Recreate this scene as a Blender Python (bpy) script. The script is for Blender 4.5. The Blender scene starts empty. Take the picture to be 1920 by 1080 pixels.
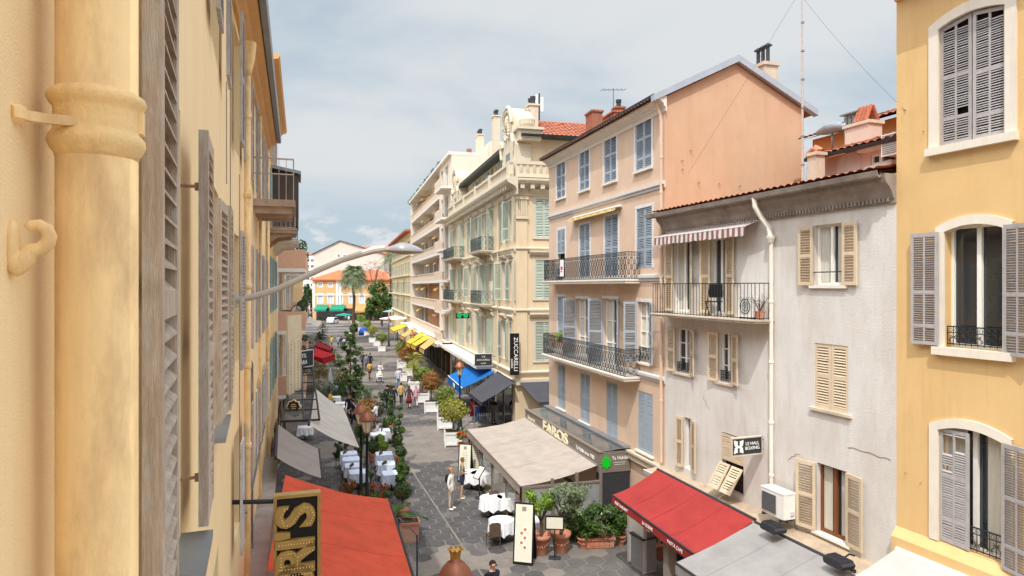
import bpy, math, random
from mathutils import Vector, Matrix, noise
R = math.radians
random.seed(7)
sc = bpy.context.scene
COL = sc.collection
# ---------------------------------------------------------------- camera
CAMH, FPX, HOR = 9.0, 1250.0, 537.0
cd = bpy.data.cameras.new('camera'); cam = bpy.data.objects.new('camera', cd); COL.objects.link(cam)
cam.location = (0, 0, CAMH); cam.rotation_euler = (R(90), 0, 0)
cd.sensor_width = 36; cd.lens = FPX/1920*36; cd.shift_y = -3/1920; cd.clip_start = .05; cd.clip_end = 3000
sc.camera = cam
# ---------------------------------------------------------------- light
SUN = Vector((-.26, -1.10, 1.66)).normalized()
EL = math.asin(SUN.z)
sd = bpy.data.lights.new('sun', 'SUN'); sun = bpy.data.objects.new('sun', sd); COL.objects.link(sun)
sd.energy = 3.3; sd.angle = R(.53); sd.color = (1, .965, .915)
sun.rotation_euler = SUN.to_track_quat('Z', 'Y').to_euler()
sun.location = (0, 0, 60)
W = bpy.data.worlds.new('World'); sc.world = W; W.use_nodes = True
def mk_world():
    nt = W.node_tree; N = nt.nodes; L = nt.links; N.clear()
    def n(t, **k):
        x = N.new(t)
        for a, b in k.items(): setattr(x, a, b)
        return x
    out = n('ShaderNodeOutputWorld'); bg = n('ShaderNodeBackground')
    sky = n('ShaderNodeTexSky', sky_type='NISHITA', sun_disc=False)
    sky.sun_elevation = EL; sky.sun_rotation = math.atan2(SUN.x, SUN.y); sky.air_density = 1; sky.dust_density = .6; sky.ozone_density = 1.2
    tc = n('ShaderNodeTexCoord'); sp = n('ShaderNodeSeparateXYZ'); L.new(tc.outputs['Generated'], sp.inputs[0])
    def math_(op, a, b=None, clamp=False):
        m = n('ShaderNodeMath', operation=op, use_clamp=clamp)
        for i, q in enumerate((a, b)):
            if q is None: continue
            if isinstance(q, (int, float)): m.inputs[i].default_value = q
            else: L.new(q, m.inputs[i])
        return m.outputs[0]
    def ramp(fac, p):
        r = n('ShaderNodeMapRange', interpolation_type='SMOOTHSTEP'); L.new(fac, r.inputs[0])
        for i, q in enumerate(p): r.inputs[1+i].default_value = q
        return r.outputs[0]
    # flat cloud layer: direction divided by height
    h = math_('MAXIMUM', sp.outputs[2], .04)
    px = math_('DIVIDE', sp.outputs[0], math_('ADD', h, .22)); py = math_('DIVIDE', sp.outputs[1], math_('ADD', h, .22))
    cb = n('ShaderNodeCombineXYZ'); L.new(px, cb.inputs[0]); L.new(py, cb.inputs[1])
    nz = n('ShaderNodeTexNoise'); nz.inputs['Scale'].default_value = .85; nz.inputs['Detail'].default_value = 6; nz.inputs['Roughness'].default_value = .52; nz.inputs['Distortion'].default_value = .35
    mp = n('ShaderNodeMapping'); mp.inputs['Location'].default_value = (2.1, .4, 0); mp.inputs['Scale'].default_value = (.85, 1.0, 1)
    L.new(cb.outputs[0], mp.inputs[0]); L.new(mp.outputs[0], nz.inputs['Vector'])
    thin0 = ramp(nz.outputs['Fac'], (.36, .60, .10, 1.0)); low = ramp(sp.outputs[2], (.08, .18, .22, 1.0)); thin = math_('MULTIPLY', thin0, low)
    hz = ramp(sp.outputs[2], (-.02, .06, .25, 0.0))
    # cumulus near the horizon
    n2 = n('ShaderNodeTexNoise'); n2.inputs['Scale'].default_value = 7; n2.inputs['Detail'].default_value = 8; n2.inputs['Roughness'].default_value = .58
    m2 = n('ShaderNodeMapping'); m2.inputs['Scale'].default_value = (1, 1, 1.7); m2.inputs['Location'].default_value = (.3, .1, .05)
    L.new(tc.outputs['Generated'], m2.inputs[0]); L.new(m2.outputs[0], n2.inputs['Vector'])
    band = ramp(sp.outputs[2], (.06, .145, 1, 0))
    cum = ramp(math_('ADD', n2.outputs['Fac'], math_('MULTIPLY', band, .16)), (.565, .64, 0, 1))
    cum = math_('MULTIPLY', cum, band)
    bright = ramp(sp.outputs[2], (.41, .58, 1.0, 5.3))  # cloud layer brightened above the frame, added to fill the shaded left wall
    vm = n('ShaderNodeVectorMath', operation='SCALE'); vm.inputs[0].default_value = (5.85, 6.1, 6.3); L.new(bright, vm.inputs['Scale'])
    lowb = ramp(sp.outputs[2], (.65, .30, 0, .85)); mb_ = n('ShaderNodeMixRGB'); L.new(lowb, mb_.inputs[0]); L.new(sky.outputs[0], mb_.inputs[1]); mb_.inputs[2].default_value = (3.35, 4.4, 5.2, 1)
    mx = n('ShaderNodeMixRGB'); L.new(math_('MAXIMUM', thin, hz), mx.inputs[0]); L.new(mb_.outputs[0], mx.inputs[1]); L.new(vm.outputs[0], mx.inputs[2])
    mx2 = n('ShaderNodeMixRGB'); L.new(cum, mx2.inputs[0]); L.new(mx.outputs[0], mx2.inputs[1]); mx2.inputs[2].default_value = (6.2, 6.3, 6.45, 1)
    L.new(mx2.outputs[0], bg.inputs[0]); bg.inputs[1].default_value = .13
    L.new(bg.outputs[0], out.inputs[0])
mk_world()
vs = sc.view_settings; sc.display_settings.display_device = 'sRGB'
vs.view_transform = 'Standard'; vs.look = 'None'; vs.exposure = -0.05; vs.gamma = 1; vs.use_curve_mapping = False
# ---------------------------------------------------------------- materials
MATS = {}
def lin(c):
    return tuple(((x/255)/12.92 if x/255 <= .04045 else ((x/255+.055)/1.055)**2.4) for x in c)
def mat(name, rgb, rough=.8, metal=0, var=.10, scale=6, bump=.0, stretch=(1, 1, 1), dirt=None, dirt_amt=.5, dirt_scale=.8, srgb=True, alpha=None, spec=.3, bscale=None, trans=0, streak=None, streak_amt=.3, objvar=0):
    if name in MATS: return MATS[name]
    m = bpy.data.materials.new(name); m.use_nodes = True; MATS[name] = m
    nt = m.node_tree; N = nt.nodes; L = nt.links; b = N['Principled BSDF']
    c = lin(rgb) if srgb else rgb
    tc = N.new('ShaderNodeTexCoord'); mp = N.new('ShaderNodeMapping'); mp.inputs['Scale'].default_value = stretch
    L.new(tc.outputs['Object'], mp.inputs[0])
    nz = N.new('ShaderNodeTexNoise'); nz.inputs['Scale'].default_value = scale; nz.inputs['Detail'].default_value = 6; nz.inputs['Roughness'].default_value = .65
    L.new(mp.outputs[0], nz.inputs['Vector'])
    mr = N.new('ShaderNodeMapRange'); mr.inputs[1].default_value = .28; mr.inputs[2].default_value = .72
    L.new(nz.outputs['Fac'], mr.inputs[0])
    mx = N.new('ShaderNodeMixRGB'); L.new(mr.outputs[0], mx.inputs[0])
    mx.inputs[1].default_value = tuple(max(0, x*(1-var)) for x in c)+(1,); mx.inputs[2].default_value = tuple(min(1, x*(1+var)) for x in c)+(1,)
    col = mx.outputs[0]
    if dirt is not None:
        mp2 = N.new('ShaderNodeMapping'); mp2.inputs['Scale'].default_value = (1.0, 1.0, .35); L.new(tc.outputs['Object'], mp2.inputs[0])
        n2 = N.new('ShaderNodeTexNoise'); n2.inputs['Scale'].default_value = dirt_scale; n2.inputs['Detail'].default_value = 9; n2.inputs['Roughness'].default_value = .68
        L.new(mp2.outputs[0], n2.inputs['Vector'])
        r2 = N.new('ShaderNodeMapRange'); r2.inputs[1].default_value = .46; r2.inputs[2].default_value = .72; r2.inputs[4].default_value = dirt_amt
        L.new(n2.outputs['Fac'], r2.inputs[0])
        m2 = N.new('ShaderNodeMixRGB'); L.new(r2.outputs[0], m2.inputs[0]); L.new(col, m2.inputs[1]); m2.inputs[2].default_value = lin(dirt)+(1,)
        col = m2.outputs[0]
    if streak is not None:
        mp3 = N.new('ShaderNodeMapping'); mp3.inputs['Scale'].default_value = (2.2, 2.2, .26); L.new(tc.outputs['Object'], mp3.inputs[0])
        n4 = N.new('ShaderNodeTexNoise'); n4.inputs['Scale'].default_value = 1.6; n4.inputs['Detail'].default_value = 7; n4.inputs['Roughness'].default_value = .7
        L.new(mp3.outputs[0], n4.inputs['Vector'])
        r4 = N.new('ShaderNodeMapRange'); r4.inputs[1].default_value = .52; r4.inputs[2].default_value = .78; r4.inputs[4].default_value = streak_amt
        L.new(n4.outputs['Fac'], r4.inputs[0])
        m4 = N.new('ShaderNodeMixRGB'); L.new(r4.outputs[0], m4.inputs[0]); L.new(col, m4.inputs[1]); m4.inputs[2].default_value = lin(streak)+(1,)
        col = m4.outputs[0]
    if objvar:
        oi = N.new('ShaderNodeObjectInfo'); rv = N.new('ShaderNodeMapRange'); rv.inputs[3].default_value = 1-objvar; rv.inputs[4].default_value = 1+objvar*.6; L.new(oi.outputs['Random'], rv.inputs[0])
        hv = N.new('ShaderNodeHueSaturation'); L.new(rv.outputs[0], hv.inputs['Value']); L.new(col, hv.inputs['Color']); col = hv.outputs[0]
    L.new(col, b.inputs['Base Color'])
    b.inputs['Roughness'].default_value = rough; b.inputs['Metallic'].default_value = metal
    b.inputs['Specular IOR Level'].default_value = spec
    if trans: b.inputs['Transmission Weight'].default_value = trans
    if alpha is not None: b.inputs['Alpha'].default_value = alpha
    if bump:
        n3 = N.new('ShaderNodeTexNoise'); n3.inputs['Scale'].default_value = bscale or scale*5; n3.inputs['Detail'].default_value = 5
        L.new(mp.outputs[0], n3.inputs['Vector'])
        bp = N.new('ShaderNodeBump'); bp.inputs['Strength'].default_value = bump; bp.inputs['Distance'].default_value = .02
        L.new(n3.outputs['Fac'], bp.inputs['Height']); L.new(bp.outputs[0], b.inputs['Normal'])
    return m
def leafmat(name, rgb, rgb2, sub=.25):
    if name in MATS: return MATS[name]
    m = bpy.data.materials.new(name); m.use_nodes = True; MATS[name] = m
    nt = m.node_tree; N = nt.nodes; L = nt.links; b = N['Principled BSDF']
    g = N.new('ShaderNodeNewGeometry'); mx = N.new('ShaderNodeMixRGB')
    L.new(g.outputs['Random Per Island'], mx.inputs[0]); mx.inputs[1].default_value = lin(rgb)+(1,); mx.inputs[2].default_value = lin(rgb2)+(1,)
    L.new(mx.outputs[0], b.inputs['Base Color']); b.inputs['Roughness'].default_value = .55; b.inputs['Specular IOR Level'].default_value = .35
    tr = N.new('ShaderNodeBsdfTranslucent'); L.new(mx.outputs[0], tr.inputs[0]); ms = N.new('ShaderNodeMixShader'); ms.inputs[0].default_value = sub
    L.new(b.outputs[0], ms.inputs[1]); L.new(tr.outputs[0], ms.inputs[2]); L.new(ms.outputs[0], N['Material Output'].inputs[0])
    return m
def canvas(name, rgb, sub=.3, var=.10, rib=0.):
    if name in MATS: return MATS[name]
    m = mat(name, rgb, rough=.85, var=var, scale=2.2, bump=.08, dirt=tuple(int(x*.62) for x in rgb), dirt_amt=.3, dirt_scale=.9)
    nt = m.node_tree; N = nt.nodes; L = nt.links; b = N['Principled BSDF']
    src = b.inputs['Base Color'].links[0].from_socket
    tr = N.new('ShaderNodeBsdfTranslucent'); L.new(src, tr.inputs[0]); ms = N.new('ShaderNodeMixShader'); ms.inputs[0].default_value = sub
    L.new(b.outputs[0], ms.inputs[1]); L.new(tr.outputs[0], ms.inputs[2]); L.new(ms.outputs[0], N['Material Output'].inputs[0])
    return m
def stripes(name, a, b_, axis, freq, rough=.8):
    m = bpy.data.materials.new(name); m.use_nodes = True; MATS[name] = m
    nt = m.node_tree; N = nt.nodes; L = nt.links; b = N['Principled BSDF']
    tc = N.new('ShaderNodeTexCoord'); sp = N.new('ShaderNodeSeparateXYZ'); L.new(tc.outputs['Object'], sp.inputs[0])
    mu = N.new('ShaderNodeMath'); mu.operation = 'MULTIPLY'; mu.inputs[1].default_value = freq; L.new(sp.outputs[axis], mu.inputs[0])
    fr = N.new('ShaderNodeMath'); fr.operation = 'FRACT'; L.new(mu.outputs[0], fr.inputs[0])
    gt = N.new('ShaderNodeMath'); gt.operation = 'GREATER_THAN'; gt.inputs[1].default_value = .5; L.new(fr.outputs[0], gt.inputs[0])
    mx = N.new('ShaderNodeMixRGB'); L.new(gt.outputs[0], mx.inputs[0]); mx.inputs[1].default_value = lin(a)+(1,); mx.inputs[2].default_value = lin(b_)+(1,)
    L.new(mx.outputs[0], b.inputs['Base Color']); b.inputs['Roughness'].default_value = rough
    return m
def glassy(name, rgb, rough=.05):
    m = mat(name, rgb, rough=rough, var=.25, scale=1.2, spec=.8); return m
# ---------------------------------------------------------------- mesh builder
class MB:
    def __init__(s): s.v = []; s.f = []; s.mi = []; s.M = None
    def add(s, vs_, fs, mi=0):
        o = len(s.v)
        if s.M is not None: vs_ = [s.M @ Vector(p) for p in vs_]
        s.v += [tuple(p) for p in vs_]; s.f += [tuple(i+o for i in f) for f in fs]; s.mi += [mi]*len(fs)
        return s
    def box(s, x0, x1, y0, y1, z0, z1, mi=0):
        return s.add([(x0,y0,z0),(x1,y0,z0),(x1,y1,z0),(x0,y1,z0),(x0,y0,z1),(x1,y0,z1),(x1,y1,z1),(x0,y1,z1)],
            [(0,3,2,1),(4,5,6,7),(0,1,5,4),(1,2,6,5),(2,3,7,6),(3,0,4,7)], mi)
    def slat(s, x0, x1, y0, y1, z0, z1, t, mi=0):  # tilted board: at y0 height z0, at y1 height z1
        return s.add([(x0,y0,z0),(x1,y0,z0),(x1,y1,z1),(x0,y1,z1),(x0,y0,z0+t),(x1,y0,z0+t),(x1,y1,z1+t),(x0,y1,z1+t)],
            [(0,3,2,1),(4,5,6,7),(0,1,5,4),(1,2,6,5),(2,3,7,6),(3,0,4,7)], mi)
    def quad(s, a, b, c, d, mi=0): return s.add([a,b,c,d], [(0,1,2,3)], mi)
    def prism(s, poly, y0, y1, mi=0):   # polygon in x,z (ccw seen from -y) extruded along y
        n = len(poly); vs_ = [(p[0], y0, p[1]) for p in poly]+[(p[0], y1, p[1]) for p in poly]
        fs = [tuple(range(n)), tuple(range(2*n-1, n-1, -1))]+[(i, n+i, n+(i+1) % n, (i+1) % n) for i in range(n)]
        return s.add(vs_, fs, mi)
    def prism_x(s, poly, x0, x1, mi=0): # polygon in y,z extruded along x
        n = len(poly); vs_ = [(x0, p[0], p[1]) for p in poly]+[(x1, p[0], p[1]) for p in poly]
        fs = [tuple(range(n-1, -1, -1)), tuple(range(n, 2*n))]+[(i, (i+1) % n, n+(i+1) % n, n+i) for i in range(n)]
        return s.add(vs_, fs, mi)
    def prism_z(s, poly, z0, z1, mi=0):
        n = len(poly); vs_ = [(p[0], p[1], z0) for p in poly]+[(p[0], p[1], z1) for p in poly]
        fs = [tuple(range(n-1, -1, -1)), tuple(range(n, 2*n))]+[(i, (i+1) % n, n+(i+1) % n, n+i) for i in range(n)]
        return s.add(vs_, fs, mi)
    def tube(s, pts, r, seg=6, mi=0, cap=True):
        pts = [Vector(p) for p in pts]; n = len(pts); rs = r if isinstance(r, (list, tuple)) else [r]*n
        vs_ = []; fs = []; ref = None
        for i, p in enumerate(pts):
            t = (pts[min(i+1, n-1)]-pts[max(i-1, 0)])
            if t.length < 1e-9: t = Vector((0, 0, 1))
            t.normalize()
            if ref is None: ref = Vector((0, 0, 1)) if abs(t.z) < .9 else Vector((1, 0, 0))
            a = t.cross(ref)
            if a.length < 1e-5: a = t.cross(Vector((0, 1, 0)))
            a.normalize(); b = a.cross(t)
            ref = b if abs(t.dot(b)) < .9 else ref
            for k in range(seg):
                q = 2*math.pi*(k+.5)/seg; vs_.append(p+(a*math.cos(q)+b*math.sin(q))*rs[i])
        for i in range(n-1):
            for k in range(seg):
                k2 = (k+1) % seg; fs.append((i*seg+k, i*seg+k2, (i+1)*seg+k2, (i+1)*seg+k))
        if cap: fs.append(tuple(range(seg-1, -1, -1))); fs.append(tuple((n-1)*seg+k for k in range(seg)))
        return s.add(vs_, fs, mi)
    def lathe(s, prof, seg=16, c=(0, 0, 0), mi=0, sq=None):
        vs_ = []; fs = []; n = len(prof)
        for r, z in prof:
            for k in range(seg):
                q = 2*math.pi*(k+.5)/seg; vs_.append((c[0]+r*math.cos(q), c[1]+r*math.sin(q), c[2]+z))
        for i in range(n-1):
            for k in range(seg):
                k2 = (k+1) % seg; fs.append((i*seg+k, i*seg+k2, (i+1)*seg+k2, (i+1)*seg+k))
        if prof[0][0] > 1e-4: fs.append(tuple(range(seg-1, -1, -1)))
        if prof[-1][0] > 1e-4: fs.append(tuple((n-1)*seg+k for k in range(seg)))
        return s.add(vs_, fs, mi)
    def ball(s, c, r, seg=10, rings=7, mi=0, sc_=(1, 1, 1)):
        vs_ = []; fs = []
        for i in range(rings+1):
            th = math.pi*i/rings
            for k in range(seg):
                q = 2*math.pi*k/seg
                vs_.append((c[0]+r*sc_[0]*math.sin(th)*math.cos(q), c[1]+r*sc_[1]*math.sin(th)*math.sin(q), c[2]-r*sc_[2]*math.cos(th)))
        for i in range(rings):
            for k in range(seg):
                k2 = (k+1) % seg; fs.append((i*seg+k, i*seg+k2, (i+1)*seg+k2, (i+1)*seg+k))
        return s.add(vs_, fs, mi)
    def mesh(s, name, mats, smooth=False):
        me = bpy.data.meshes.new(name); me.from_pydata(s.v, [], s.f)
        for m in (mats if isinstance(mats, (list, tuple)) else [mats]): me.materials.append(m)
        if len(set(s.mi)) > 1: me.polygons.foreach_set('material_index', s.mi)
        if smooth: me.polygons.foreach_set('use_smooth', [True]*len(s.f))
        me.update(); return me
    def build(s, name, mats, parent=None, smooth=False, origin=None, loc=None, rot=None):
        if origin is not None: s.v = [(a[0]-origin[0], a[1]-origin[1], a[2]-origin[2]) for a in s.v]
        return link(name, s.mesh(name, mats, smooth), parent, loc, rot)
def link(name, me, parent=None, loc=None, rot=None):
    o = bpy.data.objects.new(name, me); COL.objects.link(o)
    if parent is not None: o.parent = parent
    if loc is not None: o.location = loc
    if rot is not None: o.rotation_euler = rot if isinstance(rot, (tuple, list)) else (0, 0, rot)
    return o
def tag(o, label, cat, group=None, kind=None):
    o['label'] = label; o['category'] = cat
    if group: o['group'] = group
    if kind: o['kind'] = kind
    return o
def thing(name, label, cat, loc=(0, 0, 0), rotz=0, group=None):
    o = bpy.data.objects.new(name, None); COL.objects.link(o); o.empty_display_size = .2
    o.location = loc; o.rotation_euler = (0, 0, rotz); tag(o, label, cat, group); return o
def struct(name, mb, mats, smooth=False, label=None, cat=None):
    o = mb.build(name, mats, smooth=smooth); o['kind'] = 'structure'
    o['label'] = label or name; o['category'] = cat or name.replace('_', ' ')
    return o
def kids(o): return [c for c in COL.objects if c.parent is o]
def dup(root, loc, rotz=None, label=None, scale=None, group=None):
    r = root.copy(); COL.objects.link(r); r.location = loc
    if rotz is not None: r.rotation_euler = (0, 0, rotz)
    if label: r['label'] = label
    if group: r['group'] = group
    if scale is not None: r.scale = (scale,)*3 if not isinstance(scale, (tuple, list)) else scale
    for ch in list(root.children):
        c = ch.copy(); COL.objects.link(c); c.parent = r
        for g in ch.children:
            d = g.copy(); COL.objects.link(d); d.parent = c
    return r
def recolor(o, i, m):
    o.material_slots[i].link = 'OBJECT'; o.material_slots[i].material = m
FONT = bpy.data.fonts.load('<builtin>') if '<builtin>' not in bpy.data.fonts else bpy.data.fonts['<builtin>']
def text_mesh(s, size, ext=.01, mats=None, ax='CENTER', bold=0):
    cu = bpy.data.curves.new('lettering', 'FONT'); cu.body = s; cu.size = size; cu.extrude = ext; cu.align_x = ax; cu.align_y = 'CENTER'; cu.resolution_u = 3
    cu.offset = bold
    o = bpy.data.objects.new('lettering', cu); COL.objects.link(o); bpy.context.view_layer.update()
    me = bpy.data.meshes.new_from_object(o.evaluated_get(bpy.context.evaluated_depsgraph_get())); me.name = 'lettering'
    bpy.data.objects.remove(o); bpy.data.curves.remove(cu)
    me.materials.clear(); me.materials.append(mats); return me
def lettering(s, size, m, parent, loc, rot, ext=.008, ax='CENTER', bold=0, sx=1.0):
    o = link('lettering', text_mesh(s, size, ext, m, ax, bold), parent, loc, rot); o.scale = (sx, 1, 1); return o
# ---------------------------------------------------------------- pixel helpers (measure the photograph, return metres)
def Wp(px, py, d): return Vector(((px-960)/FPX*d, d, CAMH+(HOR-py)/FPX*d))
def G(px, py):
    d = CAMH*FPX/(py-HOR); return Vector(((px-960)/FPX*d, d, 0))
class Frame:
    def __init__(s, x0, d0, k, side):
        n = math.hypot(k, 1); s.P = Vector((x0, d0, 0))
        if side == 'R': s.X = Vector((-k/n, -1/n, 0)); s.Y = Vector((1/n, -k/n, 0))
        else: s.X = Vector((k/n, 1/n, 0)); s.Y = Vector((-1/n, k/n, 0))
        s.rot = math.atan2(s.X.y, s.X.x)
    def lx(s, px, off=0):
        t = (px-960)/FPX
        return (t*(s.P.y-off*s.Y.y)-(s.P.x-off*s.Y.x))/(s.X.x-t*s.X.y)
    def d(s, px, off=0): return s.P.y+s.X.y*s.lx(px, off)-off*s.Y.y
    def z(s, px, py, off=0): return CAMH+(HOR-py)/FPX*s.d(px, off)
    def lz(s, px, py, off=0): return s.lx(px, off), s.z(px, py, off)
    def w(s, lx, ly, z): return s.P+s.X*lx+s.Y*ly+Vector((0, 0, z))
    def pw(s, px, py, off=0): return s.w(s.lx(px, off), -off, s.z(px, py, off))
    def xd(s, d): return (d-s.P.y)/s.X.y
    def rect(s, p0, p1, yt, yb, off=0):
        a, b = s.lx(p0, off), s.lx(p1, off); pm = (p0+p1)/2
        return min(a, b), max(a, b), s.z(pm, yb, off), s.z(pm, yt, off)
# ---------------------------------------------------------------- shared materials
M = lambda n: MATS[n]
mat('glass', (38, 44, 50), rough=.04, var=.3, scale=.9, spec=.9)
mat('glass_dim', (92, 92, 90), rough=.08, var=.35, scale=1.4, spec=.8)
mat('curtain', (196, 190, 178), rough=.9, var=.12, scale=3, stretch=(6, 6, .5))
mat('interior', (40, 33, 28), rough=.9, var=.3)
mat('white_paint', (232, 228, 220), rough=.6, var=.05, scale=4)
mat('pale_trim', (226, 216, 202), rough=.8, var=.07, scale=3, bump=.15)
mat('stone', (202, 188, 168), rough=.9, var=.12, scale=2.5, bump=.3, dirt=(120, 106, 90), dirt_amt=.5)
mat('iron', (38, 42, 44), rough=.5, var=.2)
mat('iron_green', (52, 66, 68), rough=.5, var=.25)
mat('zinc', (150, 154, 158), rough=.45, metal=.6, var=.12, scale=2)
mat('dark_zinc', (66, 66, 68), rough=.5, metal=.3, var=.15, scale=2)
mat('tile', (172, 100, 74), rough=.9, var=.34, scale=3.6, bump=.2, dirt=(112, 84, 70), dirt_amt=.75, dirt_scale=2.6)
mat('terracotta', (186, 120, 92), rough=.85, var=.15, scale=5, bump=.15, dirt=(206, 168, 144), dirt_amt=.5, dirt_scale=3)
mat('copper', (150, 96, 74), rough=.45, metal=.35, var=.15, scale=8)
mat('gold', (190, 148, 72), rough=.35, metal=.7, var=.15, scale=8)
mat('bark', (96, 78, 62), rough=.95, var=.3, scale=9, bump=.4, stretch=(1, 1, .25))
mat('soil', (70, 54, 42), rough=1, var=.3)
mat('black', (24, 24, 26), rough=.5, var=.15)
mat('charcoal', (52, 52, 56), rough=.7, var=.12)
mat('white_cloth', (238, 238, 240), rough=.85, var=.04, scale=3)
mat('letter_white', (240, 238, 232), rough=.6, var=.02)
mat('skin', (206, 156, 128), rough=.6, var=.05)
mat('cane', (92, 74, 58), rough=.8, var=.2)
# ---------------------------------------------------------------- building elements
def facade(mb, X0, X1, Z0, Z1, ops, y=0, depth=.2, mi=0):
    xs = sorted({X0, X1} | {min(max(q, X0), X1) for o in ops for q in o[:2]}); zs = sorted({Z0, Z1} | {min(max(q, Z0), Z1) for o in ops for q in o[2:4]})
    for i in range(len(xs)-1):
        for j in range(len(zs)-1):
            cx, cz = (xs[i]+xs[i+1])/2, (zs[j]+zs[j+1])/2
            if any(o[0] < cx < o[1] and o[2] < cz < o[3] for o in ops): continue
            mb.quad((xs[i], y, zs[j]), (xs[i+1], y, zs[j]), (xs[i+1], y, zs[j+1]), (xs[i], y, zs[j+1]), mi)
    for x0, x1, z0, z1 in [o[:4] for o in ops]:
        d = y+depth
        mb.quad((x0, y, z0), (x0, y, z1), (x0, d, z1), (x0, d, z0), mi); mb.quad((x1, y, z0), (x1, d, z0), (x1, d, z1), (x1, y, z1), mi)
        mb.quad((x0, y, z1), (x1, y, z1), (x1, d, z1), (x0, d, z1), mi); mb.quad((x0, y, z0), (x0, d, z0), (x1, d, z0), (x1, y, z0), mi)
_sh = {}
def shutter_mesh(w, h, mirror, m, panels=(.5, .5), pitch=.055, st=.065, t=.036, mull=False, gone=(), lean=.6, arch=0):
    key = (round(w, 2), round(h, 2), mirror, m.name, panels, pitch, mull, gone, lean, arch, st)
    if key in _sh: return _sh[key]
    b = MB(); h2 = t/2
    x0, x1 = (0, w) if not mirror else (-w, 0)
    hh = lambda x: h - (arch*(((x-x0)/w if mirror else (x1-x)/w))**2 if arch else 0)
    b.prism([(x0, 0), (x0+st, 0), (x0+st, hh(x0+st)), (x0, hh(x0))], -h2, h2); b.prism([(x1-st, 0), (x1, 0), (x1, hh(x1)), (x1-st, hh(x1-st))], -h2, h2)
    tot = sum(panels); z = 0; seg = []
    rail = st*1.15
    for p in panels:
        dz = h*p/tot; seg.append((z, z+dz)); z += dz
    cells = [(x0+st, x1-st)] if not mull else [(x0+st, (x0+x1)/2-.02), ((x0+x1)/2+.02, x1-st)]
    if mull: b.box((x0+x1)/2-.02, (x0+x1)/2+.02, -h2+.004, h2-.004, 0, hh((x0+x1)/2)-.01)
    rng = random.Random(int(w*1000+h*77))
    for i, (a, c) in enumerate(seg):
        b.box(x0+st, x1-st, -h2+.002, h2-.002, a+(0 if i == 0 else -rail/2), a+(rail if i == 0 else rail/2))
    b.prism([(x0+st, hh(x0+st)-rail), (x1-st, hh(x1-st)-rail), (x1-st, hh(x1-st)), (x0+st, hh(x0+st))], -h2+.002, h2-.002)
    for i, (a, c) in enumerate(seg):
        lo = a+(rail if i == 0 else rail/2); hi = c-(rail if i == len(seg)-1 else rail/2)-(arch if i == len(seg)-1 else 0)
        n = max(1, int((hi-lo)/pitch)); dz = (hi-lo)/n
        for k in range(n):
            for ci, (ca, cb) in enumerate(cells):
                fr = (lo+k*dz)/h
                if any(g[0] <= fr <= g[1] and g[2] == ci for g in gone): continue
                j = rng.uniform(-.006, .006)
                b.slat(ca, cb, -h2*.95, h2*.95, lo+k*dz+j, lo+k*dz+dz*lean+j, .011)
    me = b.mesh('shutter', m); _sh[key] = me; return me
def shutter_pair(win, x0, x1, z0, z1, m, ang=(0, 0), y=None, gap=.006, leaf=None, **kw):
    w = leaf or (x1-x0)/2-gap; h = z1-z0-.01
    for side in (0, 1):
        a = ang[side]
        if a is None: continue
        me = shutter_mesh(w, h, side == 1, m, **kw)
        yy = (.03 if a < 5 else -.045) if y is None else y
        link('shutter', me, win, (x0 if side == 0 else x1, yy, z0+.005), R(-a) if side == 0 else R(a))
def window(parent, x0, x1, z0, z1, fm, sm=None, ang=(0, 0), depth=.17, glass='glass', sill=None, surround=None, sw=.13, closed=False, munt=2, rail=None, curtain=False, transom=0, sillp=.07, **kw):
    b = MB(); f = .055
    if closed:
        b.box(x0, x1, depth-.02, depth, z0, z1)
    else:
        y0, y1 = depth-.06, depth-.005
        b.box(x0, x0+f, y0, y1, z0, z1); b.box(x1-f, x1, y0, y1, z0, z1); b.box(x0+f, x1-f, y0, y1, z1-f, z1); b.box(x0+f, x1-f, y0, y1, z0, z0+f*1.3)
        c = (x0+x1)/2; b.box(c-f*.8, c+f*.8, y0-.01, y1-.003, z0+f*1.3, z1-f)
        for i in range(1, munt):
            zz = z0+(z1-z0)*i/munt; b.box(x0+f, c-f*.8, y0+.012, y1-.008, zz-.015, zz+.015); b.box(c+f*.8, x1-f, y0+.012, y1-.008, zz-.015, zz+.015)
        if transom: b.box(x0+f, x1-f, y0-.012, y1-.001, z1-transom-.04, z1-transom+.03)
    win = b.build('window', fm if not closed else M('interior'), parent)
    if not closed:
        p = MB(); p.quad((x0, depth, z0), (x1, depth, z0), (x1, depth, z1), (x0, depth, z1)); p.build('pane', M(glass), win)
        if curtain:
            cm = MB(); n = 12
            for a, c in ((x0+f, x0+f+(x1-x0)*.3), (x1-f-(x1-x0)*.3, x1-f)):
                for i in range(n):
                    u0 = a+(c-a)*i/n; u1 = a+(c-a)*(i+1)/n
                    cm.quad((u0, depth-.003-.012*(i % 2), z0+f*1.5), (u1, depth-.003-.012*((i+1) % 2), z0+f*1.5), (u1, depth-.003-.012*((i+1) % 2), z1-f), (u0, depth-.003-.012*(i % 2), z1-f))
            cm.build('curtain', M('curtain'), win)
    if sm is not None: shutter_pair(win, x0, x1, z0, z1, sm, ang, **kw)
    if surround is not None:
        s = MB(); p = -.022
        s.box(x0-sw, x0, p, .01, z0, z1+sw); s.box(x1, x1+sw, p, .01, z0, z1+sw); s.box(x0, x1, p, .01, z1, z1+sw)
        s.build('surround', surround, win)
    if sill is not None:
        s = MB(); s.box(x0-sw*.9, x1+sw*.9, -sillp, .03, z0-.07, z0-.003); s.build('sill', sill, win)
    if rail is not None:
        s = MB(); iron_panel(s, x0+.02, x1-.02, z0+.04, z0+rail, y=.04); s.build('railing', M('iron'), win)
    return win
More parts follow.
